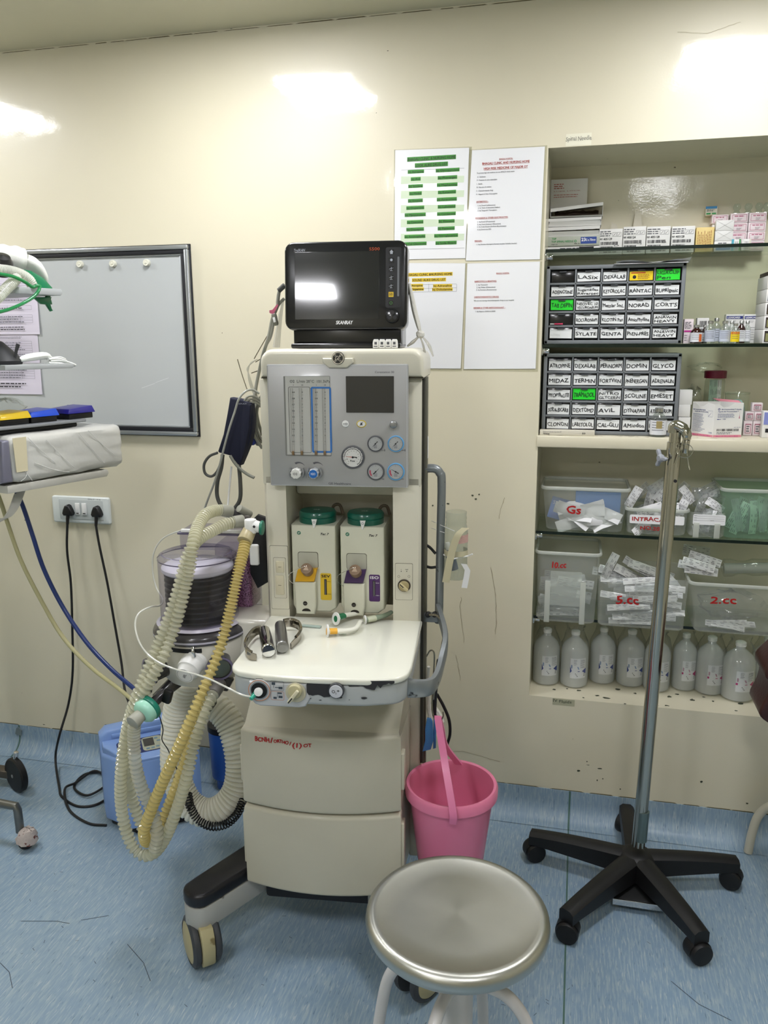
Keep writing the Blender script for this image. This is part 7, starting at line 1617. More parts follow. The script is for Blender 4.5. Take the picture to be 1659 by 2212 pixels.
# ---------------- breathing hoses ----------------
def hose_plastic(name, col, a_):
    m = clear_mat(name, 'f6f4e6', a_, col, .12, 1.5); return m
h_white = hose_plastic('hose_ivory', 'e6e5d2', .60); h_yel = hose_plastic('hose_yellow', 'e6d694', .76); h_clear = hose_plastic('hose_clear', 'e0e0d6', .50); cuffg = mat('hose_cuff_grey', '9a9a8e', .4); cufft = mat('hose_cuff_tan', 'a79c78', .4)
def path(pts): return [P(x, y, Y) for x, y, Y in pts]
def corr(name, pts, rad, dep, pitch, m, label, group='corrugated breathing hoses'):
    o = thing(name, tuple(P(*pts[0])), label, 'hose', group); mb = MB(); hose(mb, path(pts), rad, dep, pitch, m, p0=.0068); mb.build('corrugated_tube', o); return o
def cuff_on(o, a, b, r0, r1, m): MB().cyl(P(*a), P(*b), r0, m, 24, .0015, r2=r1).build('end_cuff', o)
o = corr('breathing_hose', [(482, 1102, -.575), (462, 1104, -.60), (443, 1113, -.64), (428, 1135, -.68), (418, 1170, -.73), (412, 1210, -.745), (403, 1255, -.75), (390, 1310, -.76), (372, 1370, -.77), (350, 1425, -.80), (322, 1475, -.82), (298, 1520, -.83), (281, 1560, -.83), (267, 1620, -.83), (261, 1680, -.83), (262, 1740, -.82), (271, 1790, -.82), (288, 1830, -.82), (312, 1848, -.82), (338, 1838, -.82), (362, 1800, -.82), (385, 1740, -.82), (404, 1675, -.82), (419, 1610, -.80), (434, 1560, -.78), (450, 1520, -.75), (462, 1497, -.72)], .0152, .0056, .0122, h_white, 'longest ivory corrugated hose sweeping to the bottom of the loop')
cuff_on(o, (478, 1102, -.58), (500, 1106, -.56), .0150, .0165, cuffg); cuff_on(o, (460, 1500, -.725), (474, 1476, -.68), .0165, .0185, mat('smoke_cuff', '6d6a66', .35))
o = corr('breathing_hose', [(508, 1128, -.60), (488, 1133, -.62), (462, 1145, -.65), (435, 1160, -.69), (412, 1185, -.735), (398, 1225, -.745), (386, 1270, -.75), (368, 1325, -.76), (345, 1385, -.775), (322, 1440, -.80), (300, 1495, -.82), (281, 1550, -.815), (270, 1610, -.80), (274, 1670, -.79), (287, 1730, -.785), (305, 1780, -.785), (322, 1818, -.79)], .0152, .0056, .0122, h_white, 'ivory corrugated hose running left of the longest one from the lower fitting')
cuff_on(o, (504, 1128, -.605), (524, 1126, -.585), .0150, .0165, cuffg)
o = corr('breathing_hose', [(290, 1566, -.86), (289, 1600, -.86), (292, 1645, -.86), (302, 1690, -.855), (318, 1730, -.85), (333, 1765, -.85), (340, 1805, -.85), (334, 1836, -.845)], .0155, .0050, .0122, h_clear, 'short clear corrugated hose dropping from the green filter')
fo = thing('breathing_filter', tuple(P(318, 1530, -.83)), 'round mint green breathing filter on the end of the short hose', 'filter')
f0, f1 = P(345, 1505, -.79), P(288, 1560, -.87); ax = (f1-f0).normalized(); mint = mat('mint_filter', '9fd6c0', .3, coat=.3); tealf = mat('teal_filter_rim', '1f7a66', .35); c_ = f0+ax*.030
T = AIM(c_, f1); MB().lathe([(0, -.004), (.020, -.004), (.030, 0), (.0325, .003), (.0325, .012), (.030, .014)], tealf, 36, T).build('filter_rim', fo); MB().lathe([(.030, .013), (.030, .024), (.024, .032), (.014, .036), (0, .036)], mint, 36, T).build('filter_housing', fo)
MB().cyl(c_+ax*.034, f1+ax*.004, .0155, cuffg, 26, .0015, r2=.0175).build('outlet_cuff', fo); MB().cyl(f0-ax*.016, c_, .0125, smoke, 22, .001).build('inlet_tube', fo)
q = P(362, 1500, -.80); MB().cbox(tuple(q+Vector((0, 0, -.004))), (.022, .016, .036), black_plastic, .005, 2, rot=(0, R(18), 0)).build('black_clamp', fo); MB().cbox(tuple(q+Vector((-.052, 0, .006))), (.020, .016, .018), black_plastic, .005, 2).build('black_clamp', fo)
o = corr('breathing_hose', [(531, 1166, -.665), (525, 1195, -.69), (514, 1240, -.72), (501, 1300, -.74), (487, 1360, -.755), (470, 1415, -.78), (452, 1460, -.805), (433, 1505, -.83), (412, 1555, -.85), (388, 1610, -.86), (364, 1662, -.865), (342, 1712, -.865), (322, 1762, -.865), (311, 1795, -.86), (316, 1818, -.83), (332, 1810, -.80), (347, 1780, -.77), (364, 1740, -.75), (384, 1690, -.74), (405, 1630, -.73), (425, 1570, -.72), (440, 1520, -.71), (452, 1480, -.70)], .0142, .0056, .0122, h_yel, 'aged yellow corrugated hose hanging from the white elbow')
cuff_on(o, (528, 1170, -.672), (539, 1146, -.645), .0185, .0165, cufft)
# Y fitting behind the two ivory cuffs
yf = MB(); yf.cyl(P(498, 1106, -.562), P(530, 1122, -.54), .0125, smoke, 20, .001); yf.cyl(P(520, 1126, -.588), P(534, 1122, -.56), .0125, smoke, 20, .001); yf.cyl(P(516, 1098, -.56), P(540, 1112, -.53), .010, cuffg, 18, .001)
tag(yf.build('wye_connector'), 'smoky connector joining the two ivory hose cuffs at the top', 'connector')
teal = mat('teal_luer', '2a9c84', .35, coat=.3); line_m = mat('sampling_line_clear', 'dadad0', .2, alpha=.75, coat=.4)
sl = thing('sampling_line', tuple(P(550, 1500, -.95)), 'thin clear sampling line with teal tip looping across the hoses', 'tube')
pA = MW_(Vector((pp(292, 540)[0], -pf-.012, pp(292, 540)[1])))
MB().tube(crom([P(545, 1506, -.975), P(520, 1500, -.97), P(490, 1485, -.965), P(455, 1468, -.94), P(420, 1456, -.92), (P(380, 1446, -.90)), P(345, 1432, -.90), P(318, 1412, -.89), P(300, 1385, -.88), P(292, 1350, -.86), P(300, 1325, -.84), P(325, 1311, -.80), P(345, 1308, -.70), P(352, 1295, -.62), P(338, 1270, -.58), P(330, 1235, -.56), P(332, 1195, -.55), P(350, 1165, -.54), P(385, 1148, -.54), P(425, 1142, -.54)], 8), .0021, line_m, 8).build('clear_line', sl)
MB().cyl(P(562, 1492, -.955), pA, .0075, white_plastic, 18, .001, r2=.009).build('white_adapter', sl)
MB().cyl(P(542, 1510, -.978), P(560, 1490, -.95), .0042, teal, 12, .0006, r2=.006).cbox(tuple(P(550, 1500, -.966)), (.010, .004, .014), teal, .001, rot=(0, R(40), 0)).build('teal_tip', sl)

# ---------------- warming unit, its big hose, blue canister ----------------
blu = mat('warmer_light_blue', '86a6e0', .35, coat=.3, var=.04); blu2 = mat('warmer_navy_panel', '1b2c66', .35); blu3 = mat('canister_blue', '2c5cae', .4, coat=.2); bigh = mat('big_hose_cream', 'efede0', .45)
wo = G(287, 1808); l_, WB, WZ, WX, WW = frame_of(wo.x, wo.y, R(38))
wu = thing('warming_unit', (wo.x, wo.y, 0), 'light blue portable unit with navy control panel on the floor', 'warmer', rz=R(38)); LOCAL.add(wu.name)
MB().prism([(0, 0), (.22, 0), (.22, .17), (-.066, .17), (-.066, .095), (-.03, .045)], .022, .252, blu, .012, 4).build('housing', wu)
MB().prism([(-.066, .05), (.22, .05), (.22, .318), (.16, .322), (-.045, .314), (-.066, .295)], -.172, -.122, blu, .012, 4, LF(0)).box(-.03, .20, .117, .124, .285, .298, blu, .003).build('rear_shell', wu)
TP = Matrix(((1, 0, 0, 0), (0, .978, -.208, .004), (0, .208, .978, .2515), (0, 0, 0, 1)))
cpn = MB().prism([(.0, -.004), (.216, -.004), (.216, .122), (-.06, .122), (-.06, .095), (-.026, .045)], -.03, .004, blu, .005, 3, TP); cpn.prism(rrect(-.02, .125, .028, .098, .012), .003, .006, blu2, .001, 2, TP)
cpn.prism(rrect(.055, .118, .030, .094, .012), .006, .0068, mat('panel_beige', 'a9ac98', .4), M=TP); cpn.rect(.060, .092, .050, .088, .0072, scr, TP)
for u, v in ((.100, .082), (.106, .068), (.070, .039), (.085, .039), (.100, .042)): cpn.prism(rrect(u-.0055, u+.0055, v-.0028, v+.0028, .002), .0068, .0078, mat('key_teal', '6c8ca0', .4), M=TP)
cpn.build('control_panel', wu)
MB().prism([(.012, .012), (.21, .012), (.21, .16), (-.05, .16), (-.05, .10)], .001, .023, black_plastic, .004).build('foot_rail', wu)
bh = [(402, 1470, -.50), (392, 1500, -.50), (382, 1545, -.50), (378, 1600, -.505), (378, 1655, -.51), (388, 1700, -.515), (410, 1738, -.52), (445, 1756, -.52), (480, 1745, -.51), (508, 1712, -.49), (518, 1665, -.47), (512, 1610, -.45), (495, 1560, -.43), (470, 1530, -.42), (448, 1520, -.41)]
mb = MB(); hose(mb, path(bh), .041, .0065, .0125, bigh, n=24, sub=8, sharp=False); o = thing('air_hose', tuple(P(445, 1790, -.5)), 'wide cream corrugated air hose looping beside the drawer cabinet', 'hose'); mb.build('wide_corrugated_tube', o)
wc = G(470, 1716); T = TM((wc.x+.01, wc.y+.06, 0)); zc = P(470, 1572, wc.y+.06).z
o = thing('blue_canister', (wc.x+.01, wc.y+.06, 0), 'dark blue tapered canister with black lid behind the wide hose', 'canister')
MB().lathe([(0, .001), (.035, .001), (.036, .03), (.050, .045), (.056, zc), (.052, zc)], blu3, 32, T).build('canister_body', o)
MB().lathe([(.050, zc), (.058, zc+.002), (.058, zc+.022), (.045, zc+.030), (0, zc+.030)], black_plastic, 32, T).build('lid', o)
cc_ = crom([P(405, 1712, -.56), P(412, 1745, -.56), P(430, 1772, -.56), P(458, 1785, -.56), P(488, 1780, -.55), P(512, 1758, -.54), P(526, 1728, -.53)], 10)
cc_ = resample(cc_, .0010); hel = []
for i, p in enumerate(cc_):
    t_ = (cc_[min(i+1, len(cc_)-1)]-cc_[max(0, i-1)]).normalized(); n1 = t_.cross(Vector((0, 1, 0))).normalized(); n2 = t_.cross(n1); a_ = i*.0010/.0078*2*PI; hel.append(p+n1*(.0110*math.cos(a_))+n2*(.0110*math.sin(a_)))
tag(MB().tube(hel, .0021, black_plastic, 6).build('coiled_lead'), 'black coiled lead under the wide cream hose', 'cable')
wire('thin_lead', [(344, 1545, -.62), (352, 1575, -.62), (350, 1598, -.62), (362, 1618, -.62), (372, 1640, -.60), (384, 1668, -.60), (376, 1680, -.60), (388, 1690, -.60), (380, 1700, -.60), (386, 1712, -.60)], .0014, cord_m, 'thin curly black lead hanging before the wide cream hose', 'cable')

# ---------------- things lying on the worktop ----------------
satin = mat('satin_steel', '8d8d8c', .32, .9); blade_m = mat('blade_steel', 'a09a90', .15, 1)
def WT_(px, py, z=ZT): return G(px, py, z)
def scope(pe, pb, r, m, endm, blade, label):
    a = WT_(*pe, ZT+r+.0015); b = WT_(*pb, ZT+r+.0015); o = thing('laryngoscope', (a.x, a.y, ZT), label, 'laryngoscope', 'laryngoscopes on the worktop'); d = (b-a).normalized(); T = AIM(a, b); L_ = (b-a).length
    MB().lathe([(0, -.002), (r*.9, -.001), (r, .001), (r, .012), (r*.97, .013), (r*.97, L_*.55), (r*.9, L_-.004), (r*.6, L_), (0, L_)], m, 32, T).build('handle', o)
    Tq = T @ Matrix.Rotation(PI, 4, 'Z'); e_ = MB().disc(0, 0, r*.88, -.0024, endm, T, 30, r*.01, R(-10), R(170)) if endm else MB().disc(0, 0, r*.5, -.0024, m, T, 30); e_.build('end_cap', o)
    h_ = MB().cbox(tuple(b), (.018, .014, .016), m, .003, 2); h_.build('hinge', o)
    pts = crom([b]+[WT_(x, y, ZT+z) for x, y, z in blade], 6); n = len(pts); vs = []; fs = []
    for i, p in enumerate(pts):
        t_ = (pts[min(i+1, n-1)]-pts[max(0, i-1)]).normalized(); s_ = t_.cross(Vector((0, 0, 1))).normalized(); w_ = .003+.002*math.sin(PI*i/n)
        for aa, bb in ((-.0012, -w_*2.2), (.0012, -w_*2.2), (.0012, w_*2.2), (-.0012, w_*2.2)): vs.append(p+s_*aa+Vector((0, 0, bb)))
    for i in range(n-1):
        for j in range(4): fs.append((i*4+j, i*4+(j+1) % 4, i*4+4+(j+1) % 4, i*4+4+j))
    fs += [(0, 1, 2, 3), tuple(range((n-1)*4, n*4))]; MB().add(vs, fs, blade_m, False).tube([p+Vector((0, 0, .010)) for p in pts[2:-4]], .0035, blade_m, 8).build('blade', o)
scope((580, 1406), (571, 1362), .0150, chrome, mat('end_cap_navy', '1c2636', .3), ((551, 1366, .016), (534, 1386, .014), (531, 1404, .012), (540, 1416, .010), (554, 1420, .008)), 'chrome laryngoscope with ridged handle, left of the two')
scope((610, 1398), (605, 1350), .0142, satin, None, ((628, 1346, .016), (645, 1352, .016), (650, 1366, .014), (644, 1380, .010), (628, 1396, .008)), 'satin grey laryngoscope, right of the two')
def airway(pf_, pts, col, band, label, r=.0095, fr=(.017, .011)):
    z = ZT+.011; o = thing('oral_airway', tuple(WT_(*pf_, ZT)), label, 'airway', 'oral airways on the worktop')
    c = [WT_(x, y, ZT+zz) for x, y, zz in pts]; cr = crom(c, 8); n = len(cr)
    MB().tube(cr, [r*(1-.35*i/n) for i in range(n)], col, 14, ovl=.7).build('curved_tube', o)
    d = (cr[1]-cr[0]).normalized(); T = AIM(cr[0]-d*.004, cr[0]+d); fl = MB(); fl.prism([(fr[1]*math.cos(2*PI*i/24), fr[0]*math.sin(2*PI*i/24)) for i in range(24)], 0, .004, white_plastic, .001, 2, T @ Matrix.Rotation(PI/2, 4, 'Z') if False else T); fl.prism([(fr[1]*.45*math.cos(2*PI*i/20), fr[0]*.5*math.sin(2*PI*i/20)) for i in range(20)], -.0006, 0, band, M=T); fl.build('flange', o)
    MB().tube(cr[1:9], r*1.03, band, 14, ovl=.72).build('colour_band', o)
air_w = mat('airway_translucent', 'd9d9cc', .3, coat=.4)
airway((705, 1370), ((709, 1364, .012), (728, 1363, .011), (750, 1362, .011), (768, 1357, .012), (778, 1343, .014)), air_w, mat('airway_yellow', 'dda63a', .4), 'white curved airway with yellow band lying in front')
airway((727, 1348), ((727, 1336, .020), (742, 1330, .018), (765, 1326, .014), (785, 1322, .010)), air_w, mat('airway_green', '1c6a44', .4), 'airway with green oval bore standing behind the yellow one', fr=(.016, .011))
airway((790, 1345), ((790, 1339, .010), (810, 1335, .010), (832, 1329, .010), (846, 1322, .012)), mat('airway_dull_green', '8a9a84', .3, alpha=.85), mat('airway_pale', 'b9bda4', .4), 'dull green airway under the right vaporiser', fr=(.012, .007))
a, b = WT_(652, 1352, ZT+.001), WT_(702, 1346, ZT+.001); T = AIM(a, b)
tag(MB().box(a.x, b.x, a.y-.006, a.y+.006, ZT+.0005, ZT+.004, mat('pack_pale_green', '9fb0a8', .3, coat=.5), .001).build('flat_pack'), 'small pale green flat pack behind the laryngoscopes', 'packet')

# ---------------- right of the machine: jar, hook, bucket ----------------
Yj2 = -.50
xa, xb = P(960, 1180, Yj2).x, P(1010, 1180, Yj2).x; zt3, zb3 = P(985, 1105, Yj2).z, P(985, 1248, Yj2).z; r = (xb-xa)/2; xc = (xa+xb)/2; h = zt3-zb3
rlw = MW_(r1[4]); 
o = thing('taped_jar', (xc, Yj2, zb3), 'clear screw neck jar taped to the grey rail holding small bottle', 'jar'); T = TM((xc, Yj2, zb3)); ivj = clear_mat('jar_clear_thick', 'eef1ec', .22, 'dfe2d8', .04, 1.6)
MB().lathe([(0, 0), (r*.85, 0), (r, .006), (r, h*.72), (r*.9, h*.80), (r*.86, h*.82), (r*.9, h*.84), (r*.86, h*.88), (r*.9, h*.91), (r*.86, h*.95), (r*.90, h), (r*.80, h)], ivj, 32, T).build('jar_body', o)
tape = mat('masking_tape', 'bfb89a', .6); pinkt = mat('pink_gauze', 'c9a39a', .7, bump=.3, bscale=300)
def strip(mb, pts, w_, m, lift=.0):
    vs = []; fs = []
    for i, p in enumerate(pts): vs += [p+Vector((-w_, 0, 0)), p+Vector((w_, -.001, 0))]; 
    for i in range(len(pts)-1): fs.append((2*i, 2*i+1, 2*i+3, 2*i+2))
    mb.add(vs, fs, m, True); return mb
tp = strip(MB(), crom([P(1006, 1140, -.535), P(990, 1155, -.545), P(978, 1185, -.545), P(970, 1220, -.545), P(963, 1258, -.542)], 5), .009, tape); tp.build('tape_strip', o)
tp = MB().lathe([(r*1.02, h*.36), (r*1.02, h*.44)], tape, 24, T, R(150), R(420)); tp.build('tape_band', o); MB().lathe([(r*1.03, h*.56), (r*1.03, h*.68)], pinkt, 12, T, R(-80), R(20)).build('gauze_band', o)
tp = MB().tube([Vector((xc-r*1.0, Yj2-.01, zb3+h*.36)), Vector((xc, Yj2-r*1.1, zb3+h*.34)), Vector((xc+r*1.1, Yj2-.01, zb3+h*.36)), Vector((xc+r*1.5, Yj2-.015, zb3+h*.40))], .002, white_plastic, 6); tp.tube([Vector((xc-r*2.2, Yj2+.01, zb3+h*.83)), Vector((xc-r*.9, Yj2-.018, zb3+h*.79)), Vector((xc, Yj2-r*1.03, zb3+h*.75))], .0008, white_plastic, 5); tp.tube([Vector((xc-r*2.2, Yj2+.01, zb3+h*.72)), Vector((xc-r*.9, Yj2-.018, zb3+h*.70))], .0008, white_plastic, 5); tp.build('tie_string', o)
tp = strip(MB(), [P(1002, 1218, -.535), P(1010, 1232, -.535), P(1008, 1245, -.534), P(1003, 1270, -.534)], .007, white_paper); tp.build('paper_tail', o)
so = thing('small_bottle', (xc-.006, Yj2-.006, zb3+.02), 'small white capped bottle leaning inside the taped jar', 'bottle'); Tb2 = TM((xc-.004, Yj2-.004, zb3+.022), (0, R(-14), 0))
MB().lathe([(0, 0), (.012, 0), (.012, .045), (.006, .052)], mat('bottle_navy_label', '4a5878', .4), 20, Tb2).build('bottle_body', so); MB().lathe([(.007, .052), (.007, .064), (.005, .070), (0, .070)], white_plastic, 16, Tb2).build('cap', so)
for pts, lb in ((((917, 1176, -.5), (928, 1182, -.5), (941, 1196, -.5)), 'short black cable bridging machine and rail, upper'), (((917, 1222, -.5), (930, 1226, -.5), (941, 1225, -.5)), 'short black cable bridging machine and rail, lower')):
    wire('black_cable', pts, .0035, cord_m, lb)
wire('steel_rod', [(928, 1328, -.57), (944, 1330, -.58), (955, 1345, -.60), (958, 1375, -.62), (952, 1410, -.63), (945, 1440, -.63), (940, 1475, -.63), (936, 1510, -.62)], .0028, steel, 'bent steel rod draped over the right side handle', 'rod')
wire('black_cable', [(948, 1425, -.60), (943, 1465, -.60), (940, 1500, -.59), (938, 1545, -.58)], .0052, cord_m, 'thick black cable hanging behind the side handle')
wire('black_cable', [(944, 1500, -.45), (958, 1525, -.44), (970, 1555, -.43), (972, 1585, -.42), (966, 1608, -.41)], .0042, cord_m, 'black cable bowing out above the pink bucket')
hk = wire('wire_hook', [(921, 1418, -.66), (930, 1405, -.66), (938, 1412, -.66), (937, 1450, -.64), (934, 1500, -.60), (934, 1535, -.60), (940, 1555, -.60), (950, 1558, -.60), (957, 1548, -.60), (957, 1538, -.60)], .0018, steel, 'long wire hook over the side handle carrying the pink bucket', 'hook')
bw = mat('blue_plastic_grip', '3a78b4', .35, coat=.3)
mb = MB().prism([(P(x, y, -.56).x, P(x, y, -.56).z) for x, y in ((922, 1552), (930, 1553), (934, 1560), (936, 1600), (930, 1620), (912, 1624), (918, 1600), (918, 1575))][::-1], .552, .560, bw, .002, 2, FACE(0)); mb.prism([(P(x, y, -.56).x, P(x, y, -.56).z) for x, y in ((935, 1555), (941, 1560), (940, 1620), (934, 1622))][::-1], .546, .552, bw, .002, 2, FACE(0))
tag(mb.build('blue_shears'), 'blue plastic handled shears hanging behind the bucket rim', 'shears')
mb = MB().tube(crom([P(926, 1440, -.57), P(924, 1480, -.56), P(926, 1530, -.55), P(930, 1555, -.55)], 5), [.004]*5+[.006]*11, ws_, 8); mb.tube(crom([P(932, 1525, -.54), P(942, 1535, -.53), P(950, 1548, -.53), P(954, 1560, -.53)], 4), .0075, ws_, 8); tag(mb.build('white_wrap'), 'white cloth wrap knotted above the bucket handle', 'cloth')
pinkb_ = mat('bucket_pink', 'e07c9e', .35, coat=.25, sss=.0, var=.05, vscale=5)
bcy = -.60; bq = P(975, 1692, bcy); bcx, bz = bq.x, bq.z; rT = .108; rB = .083; zB = bz-.215
bu = thing('bucket', (bcx, bcy, zB), 'pink plastic bucket hanging by its handle right of the machine', 'bucket'); T = TM((bcx, bcy, 0), (0, 0, 0))
MB().lathe([(0, zB+.004), (rB*.96, zB), (rB, zB+.010), (rT*.955, bz-.035), (rT*.965, bz-.030), (rT*.985, bz-.006), (rT, bz-.006), (rT*1.01, bz-.022), (rT*1.065, bz-.024), (rT*1.07, bz-.003), (rT*1.03, bz+.004), (rT*.97, bz+.002), (rT*.945, bz-.008), (rB*.97, zB+.012), (0, zB+.010)], pinkb_, 64, T).build('bucket_body', bu)
top = P(946, 1548, -.60)
pf1 = P(979, 1752, bcy-rT*1.05); pf2 = Vector((2*bcx-pf1.x+.03, bcy+rT*1.0, bz-.012))
hb_ = crom([Vector((pf1.x, bcy-rT*1.07, bz-.035)), Vector((pf1.x, bcy-rT*1.10, bz)), P(963, 1660, -.68), P(951, 1585, -.63), top, P(953, 1575, -.57), P(962, 1612, -.53), pf2], 7)
n = len(hb_); vs = []; fs = []
for i, p in enumerate(hb_):
    t_ = (hb_[min(i+1, n-1)]-hb_[max(0, i-1)]).normalized(); s_ = Vector((1, 0, 0)); s_ = (s_-t_*s_.dot(t_)).normalized(); u_ = s_.cross(t_)
    for aa, bb in ((-.0085, -.0025), (.0085, -.0025), (.0085, .0025), (-.0085, .0025)): vs.append(p+s_*aa+u_*bb)
for i in range(n-1):
    for j in range(4): fs.append((i*4+j, i*4+(j+1) % 4, i*4+4+(j+1) % 4, i*4+4+j))
fs += [(0, 1, 2, 3), tuple(range((n-1)*4, n*4))]; MB().add(vs, fs, mat('bucket_handle_pink', 'e07ea6', .35, coat=.3), False).build('handle', bu)

# ---------------- infusion pole on five star base ----------------
blk_p = mat('star_base_black', '141415', .5, var=.3, vscale=30); pole_m = mat('pole_chrome', 'b8b6ac', .14, 1)
iv = thing('infusion_stand', (0, 0, 0), 'chrome infusion pole on black five star castor base before the niche', 'stand'); LOCAL.add(iv.name)
base_p = P(1380, 1812, -.295); top_p = P(1459, 938, -.295); dirp = (top_p-base_p).normalized()
ctr = Vector((base_p.x-.003, -.295, 0))
mb = MB().lathe([(0, .034), (.034, .034), (.046, .044), (.052, .085), (.050, .102), (.038, .112), (.022, .115), (0, .115)], blk_p, 36, TM((ctr.x, ctr.y, 0))); mb.build('hub', iv)
tips = [(-.067, -.232), (.036, -.545), (.350, -.545), (.480, -.232), (.205, -.035)]
def tw(o, x, y, ang, r=.029):
    c = MBE('castor', o); T = TM((x, y, r+.001), (0, 0, ang)) @ Matrix.Rotation(PI/2, 4, 'X')
    for s_ in (-1, 1): MB().lathe([(0, s_*.004), (r*.95, s_*.004), (r, s_*.006), (r, s_*.019), (r*.93, s_*.024), (r*.75, s_*.025), (0, s_*.0255)], blk_p, 28, T).build('wheel', c)
    h = MB().lathe([(r*1.06, -.013), (r*1.06, .013)], blk_p, 16, T, R(10), R(190)); h.cyl((x, y, r+.006), (x, y, .062), .008, blk_p, 14, .001); h.build('hood', c)
for k, (x, y) in enumerate(tips):
    d = Vector((x, y, 0))-ctr; d.z = 0; L_ = d.length; d.normalize(); n_ = Vector((-d.y, d.x, 0)); e_ = MBE('leg', iv); vs = []; fs = []; S = 9
    for i in range(S+1):
        t_ = i/S; s = .018+(L_+.012-.018)*t_; w_ = .028-.007*t_; zt_ = .112-.010*t_-.010*t_**3; zb_ = .046+.014*t_**.6+(-.004 if t_ > .9 else 0)
        for aa, zz in ((-1, zb_), (-1, zt_-.008), (-.55, zt_), (.55, zt_), (1, zt_-.008), (1, zb_)): vs.append(ctr+d*s+n_*(w_*aa)+Vector((0, 0, zz)))
    for i in range(S):
        for j in range(6): fs.append((i*6+j, i*6+(j+1) % 6, i*6+6+(j+1) % 6, i*6+6+j))
    fs += [tuple(range(6))[::-1], tuple(range(S*6, S*6+6))]
    b_ = bmesh.new(); bv = [b_.verts.new(v) for v in vs]; [b_.faces.new([bv[q] for q in f]) for f in fs]; bmesh.ops.recalc_face_normals(b_, faces=b_.faces[:]); MB().bm(b_, blk_p).build('arm', e_)
    tw(e_, x, y, (R(25), R(-10), R(25), R(-20), R(60))[k])
# pole: outer tube with a flat welded strip beside it, grey wing nut, inner hook head
pm = MB(); pm.tube([base_p-dirp*.02, top_p-dirp*.02], .0180, pole_m, 28); off = Vector((.0125, -.006, 0)); pm.tube([base_p+dirp*.0+Vector((.004, -.004, 0)), base_p+dirp*.09+Vector((.004, -.004, 0))], .0172, mat('pole_scuffed', '6d7f80', .4, .7), 20)
pm.add([], [], pole_m)
hp = top_p-dirp*.115+Vector((.008, -.0172, 0)); pm.cyl(hp, hp+Vector((0, -.0012, 0)), .004, black_ink, 16); pm.build('outer_pole', iv)
im = MB(); c_ = top_p-dirp*.025; im.tube([c_, top_p+dirp*.006], .0145, pole_m, 24)
hd_ = [top_p+dirp*.004+Vector((-.006, 0, 0)), top_p+dirp*.022+Vector((-.004, -.002, 0)), top_p+dirp*.016+Vector((.014, -.008, 0)), top_p+dirp*.004+Vector((.024, -.012, 0)), top_p-dirp*.012+Vector((.026, -.014, 0))]
im.tube(crom(hd_, 5), [.0135]*6+[.014]*6+[.012]*6+[.010]*3, pole_m, 16); im.cyl(top_p+Vector((.026, -.014, -.012)), top_p+Vector((.024, -.014, -.045)), .0085, pole_m, 18, .001, r2=.007)
im.tube(crom([top_p+Vector((.020, -.020, .0)), top_p+Vector((.012, -.024, -.03)), top_p+Vector((.005, -.022, -.055)), top_p+Vector((.001, -.02, -.072))], 5), .0022, pole_m, 8); im.tube(crom([top_p+Vector((.028, -.02, -.045)), top_p+Vector((.033, -.02, -.07)), top_p+Vector((.037, -.02, -.085))], 4), .0014, pole_m, 6)
im.tube([top_p+Vector((.022+.019*math.cos(a_), -.022, -.038+.017*math.sin(a_))) for a_ in [2*PI*i/28 for i in range(28)]], .0008, pole_m, 6, closed=True); im.build('hook_head', iv)
wn = P(1433, 966, -.31); gk = mat('wing_knob_grey', '8f939c', .35, coat=.3); km = MB(); ck = top_p-dirp*.058; k0 = ck+Vector((-.014, -.010, 0)); k1 = ck+Vector((-.027, -.018, .0)); T = AIM(k0, k1)
km.cyl(k0, k1, .004, pole_m, 12); T = AIM(k1, k1+(k1-k0)); km.lathe([(0, 0), (.0085, 0), (.010, .003), (.010, .010), (.007, .013), (0, .013)], gk, 24, T)
for a_ in (R(120), R(240), R(0)): km.prism([(.004*math.cos(b__)+(0 if s == 0 else .020), .0045*math.sin(b__)) for s, b__ in [(0, R(x)) for x in range(90, 271, 30)]+[(1, R(x)) for x in range(-90, 91, 30)]], .002, .011, gk, .002, 2, T @ Matrix.Rotation(a_, 4, 'Z'))
km.build('wing_knob', iv)
wt = MB().cbox((ctr.x+.01, ctr.y-.01, .028), (.15, .20, .018), mat('weight_black', '161718', .5), .003); wt.cbox((ctr.x+.01, ctr.y-.112, .028), (.15, .004, .018), chrome, .001); wt.build('base_weight', iv)

# ---------------- round steel stool ----------------
st_c = Vector((-.172, -1.13, 0)); steel_s = mat('brushed_seat_steel', 'bcbcb4', .36, 1, var=.12, vscale=7, bump=.015, bscale=60, aniso=.3); tube_w = mat('stool_white_enamel', 'c9c6c4', .4, coat=.3, spots=('6e5a48', .74), vscale=26)
so = thing('round_stool', tuple(st_c), 'round brushed steel stool with white tubular legs, closest to the camera', 'stool'); T = TM(tuple(st_c))
MB().lathe([(0, .496), (.10, .4965), (.138, .498), (.146, .5015), (.152, .5025), (.159, .501), (.1655, .494), (.167, .485), (.165, .475), (.160, .469), (.152, .467), (0, .467)], steel_s, 72, T).build('seat', so)
MB().lathe([(.022, .30), (.022, .468), (.06, .469)], tube_w, 28, T).lathe([(0, .14), (.030, .14), (.032, .15), (.032, .43), (.024, .44)], tube_w, 28, T).build('centre_column', so)
for k, a_ in enumerate((R(-102), R(-12), R(78), R(168))):
    d = Vector((math.cos(a_), math.sin(a_), 0)); pts = crom([st_c+d*.020+Vector((0, 0, .350)), st_c+d*.06+Vector((0, 0, .363)), st_c+d*.105+Vector((0, 0, .352)), st_c+d*.140+Vector((0, 0, .30)), st_c+d*.162+Vector((0, 0, .18)), st_c+d*.185+Vector((0, 0, .012))], 8)
    l_ = MB().tube(pts, .0115, tube_w, 16).build('leg', so); MB().cyl(st_c+d*.1862+Vector((0, 0, .0)), st_c+d*.1845+Vector((0, 0, .02)), .0145, black_plastic, 16, .002).build('rubber_foot', l_)

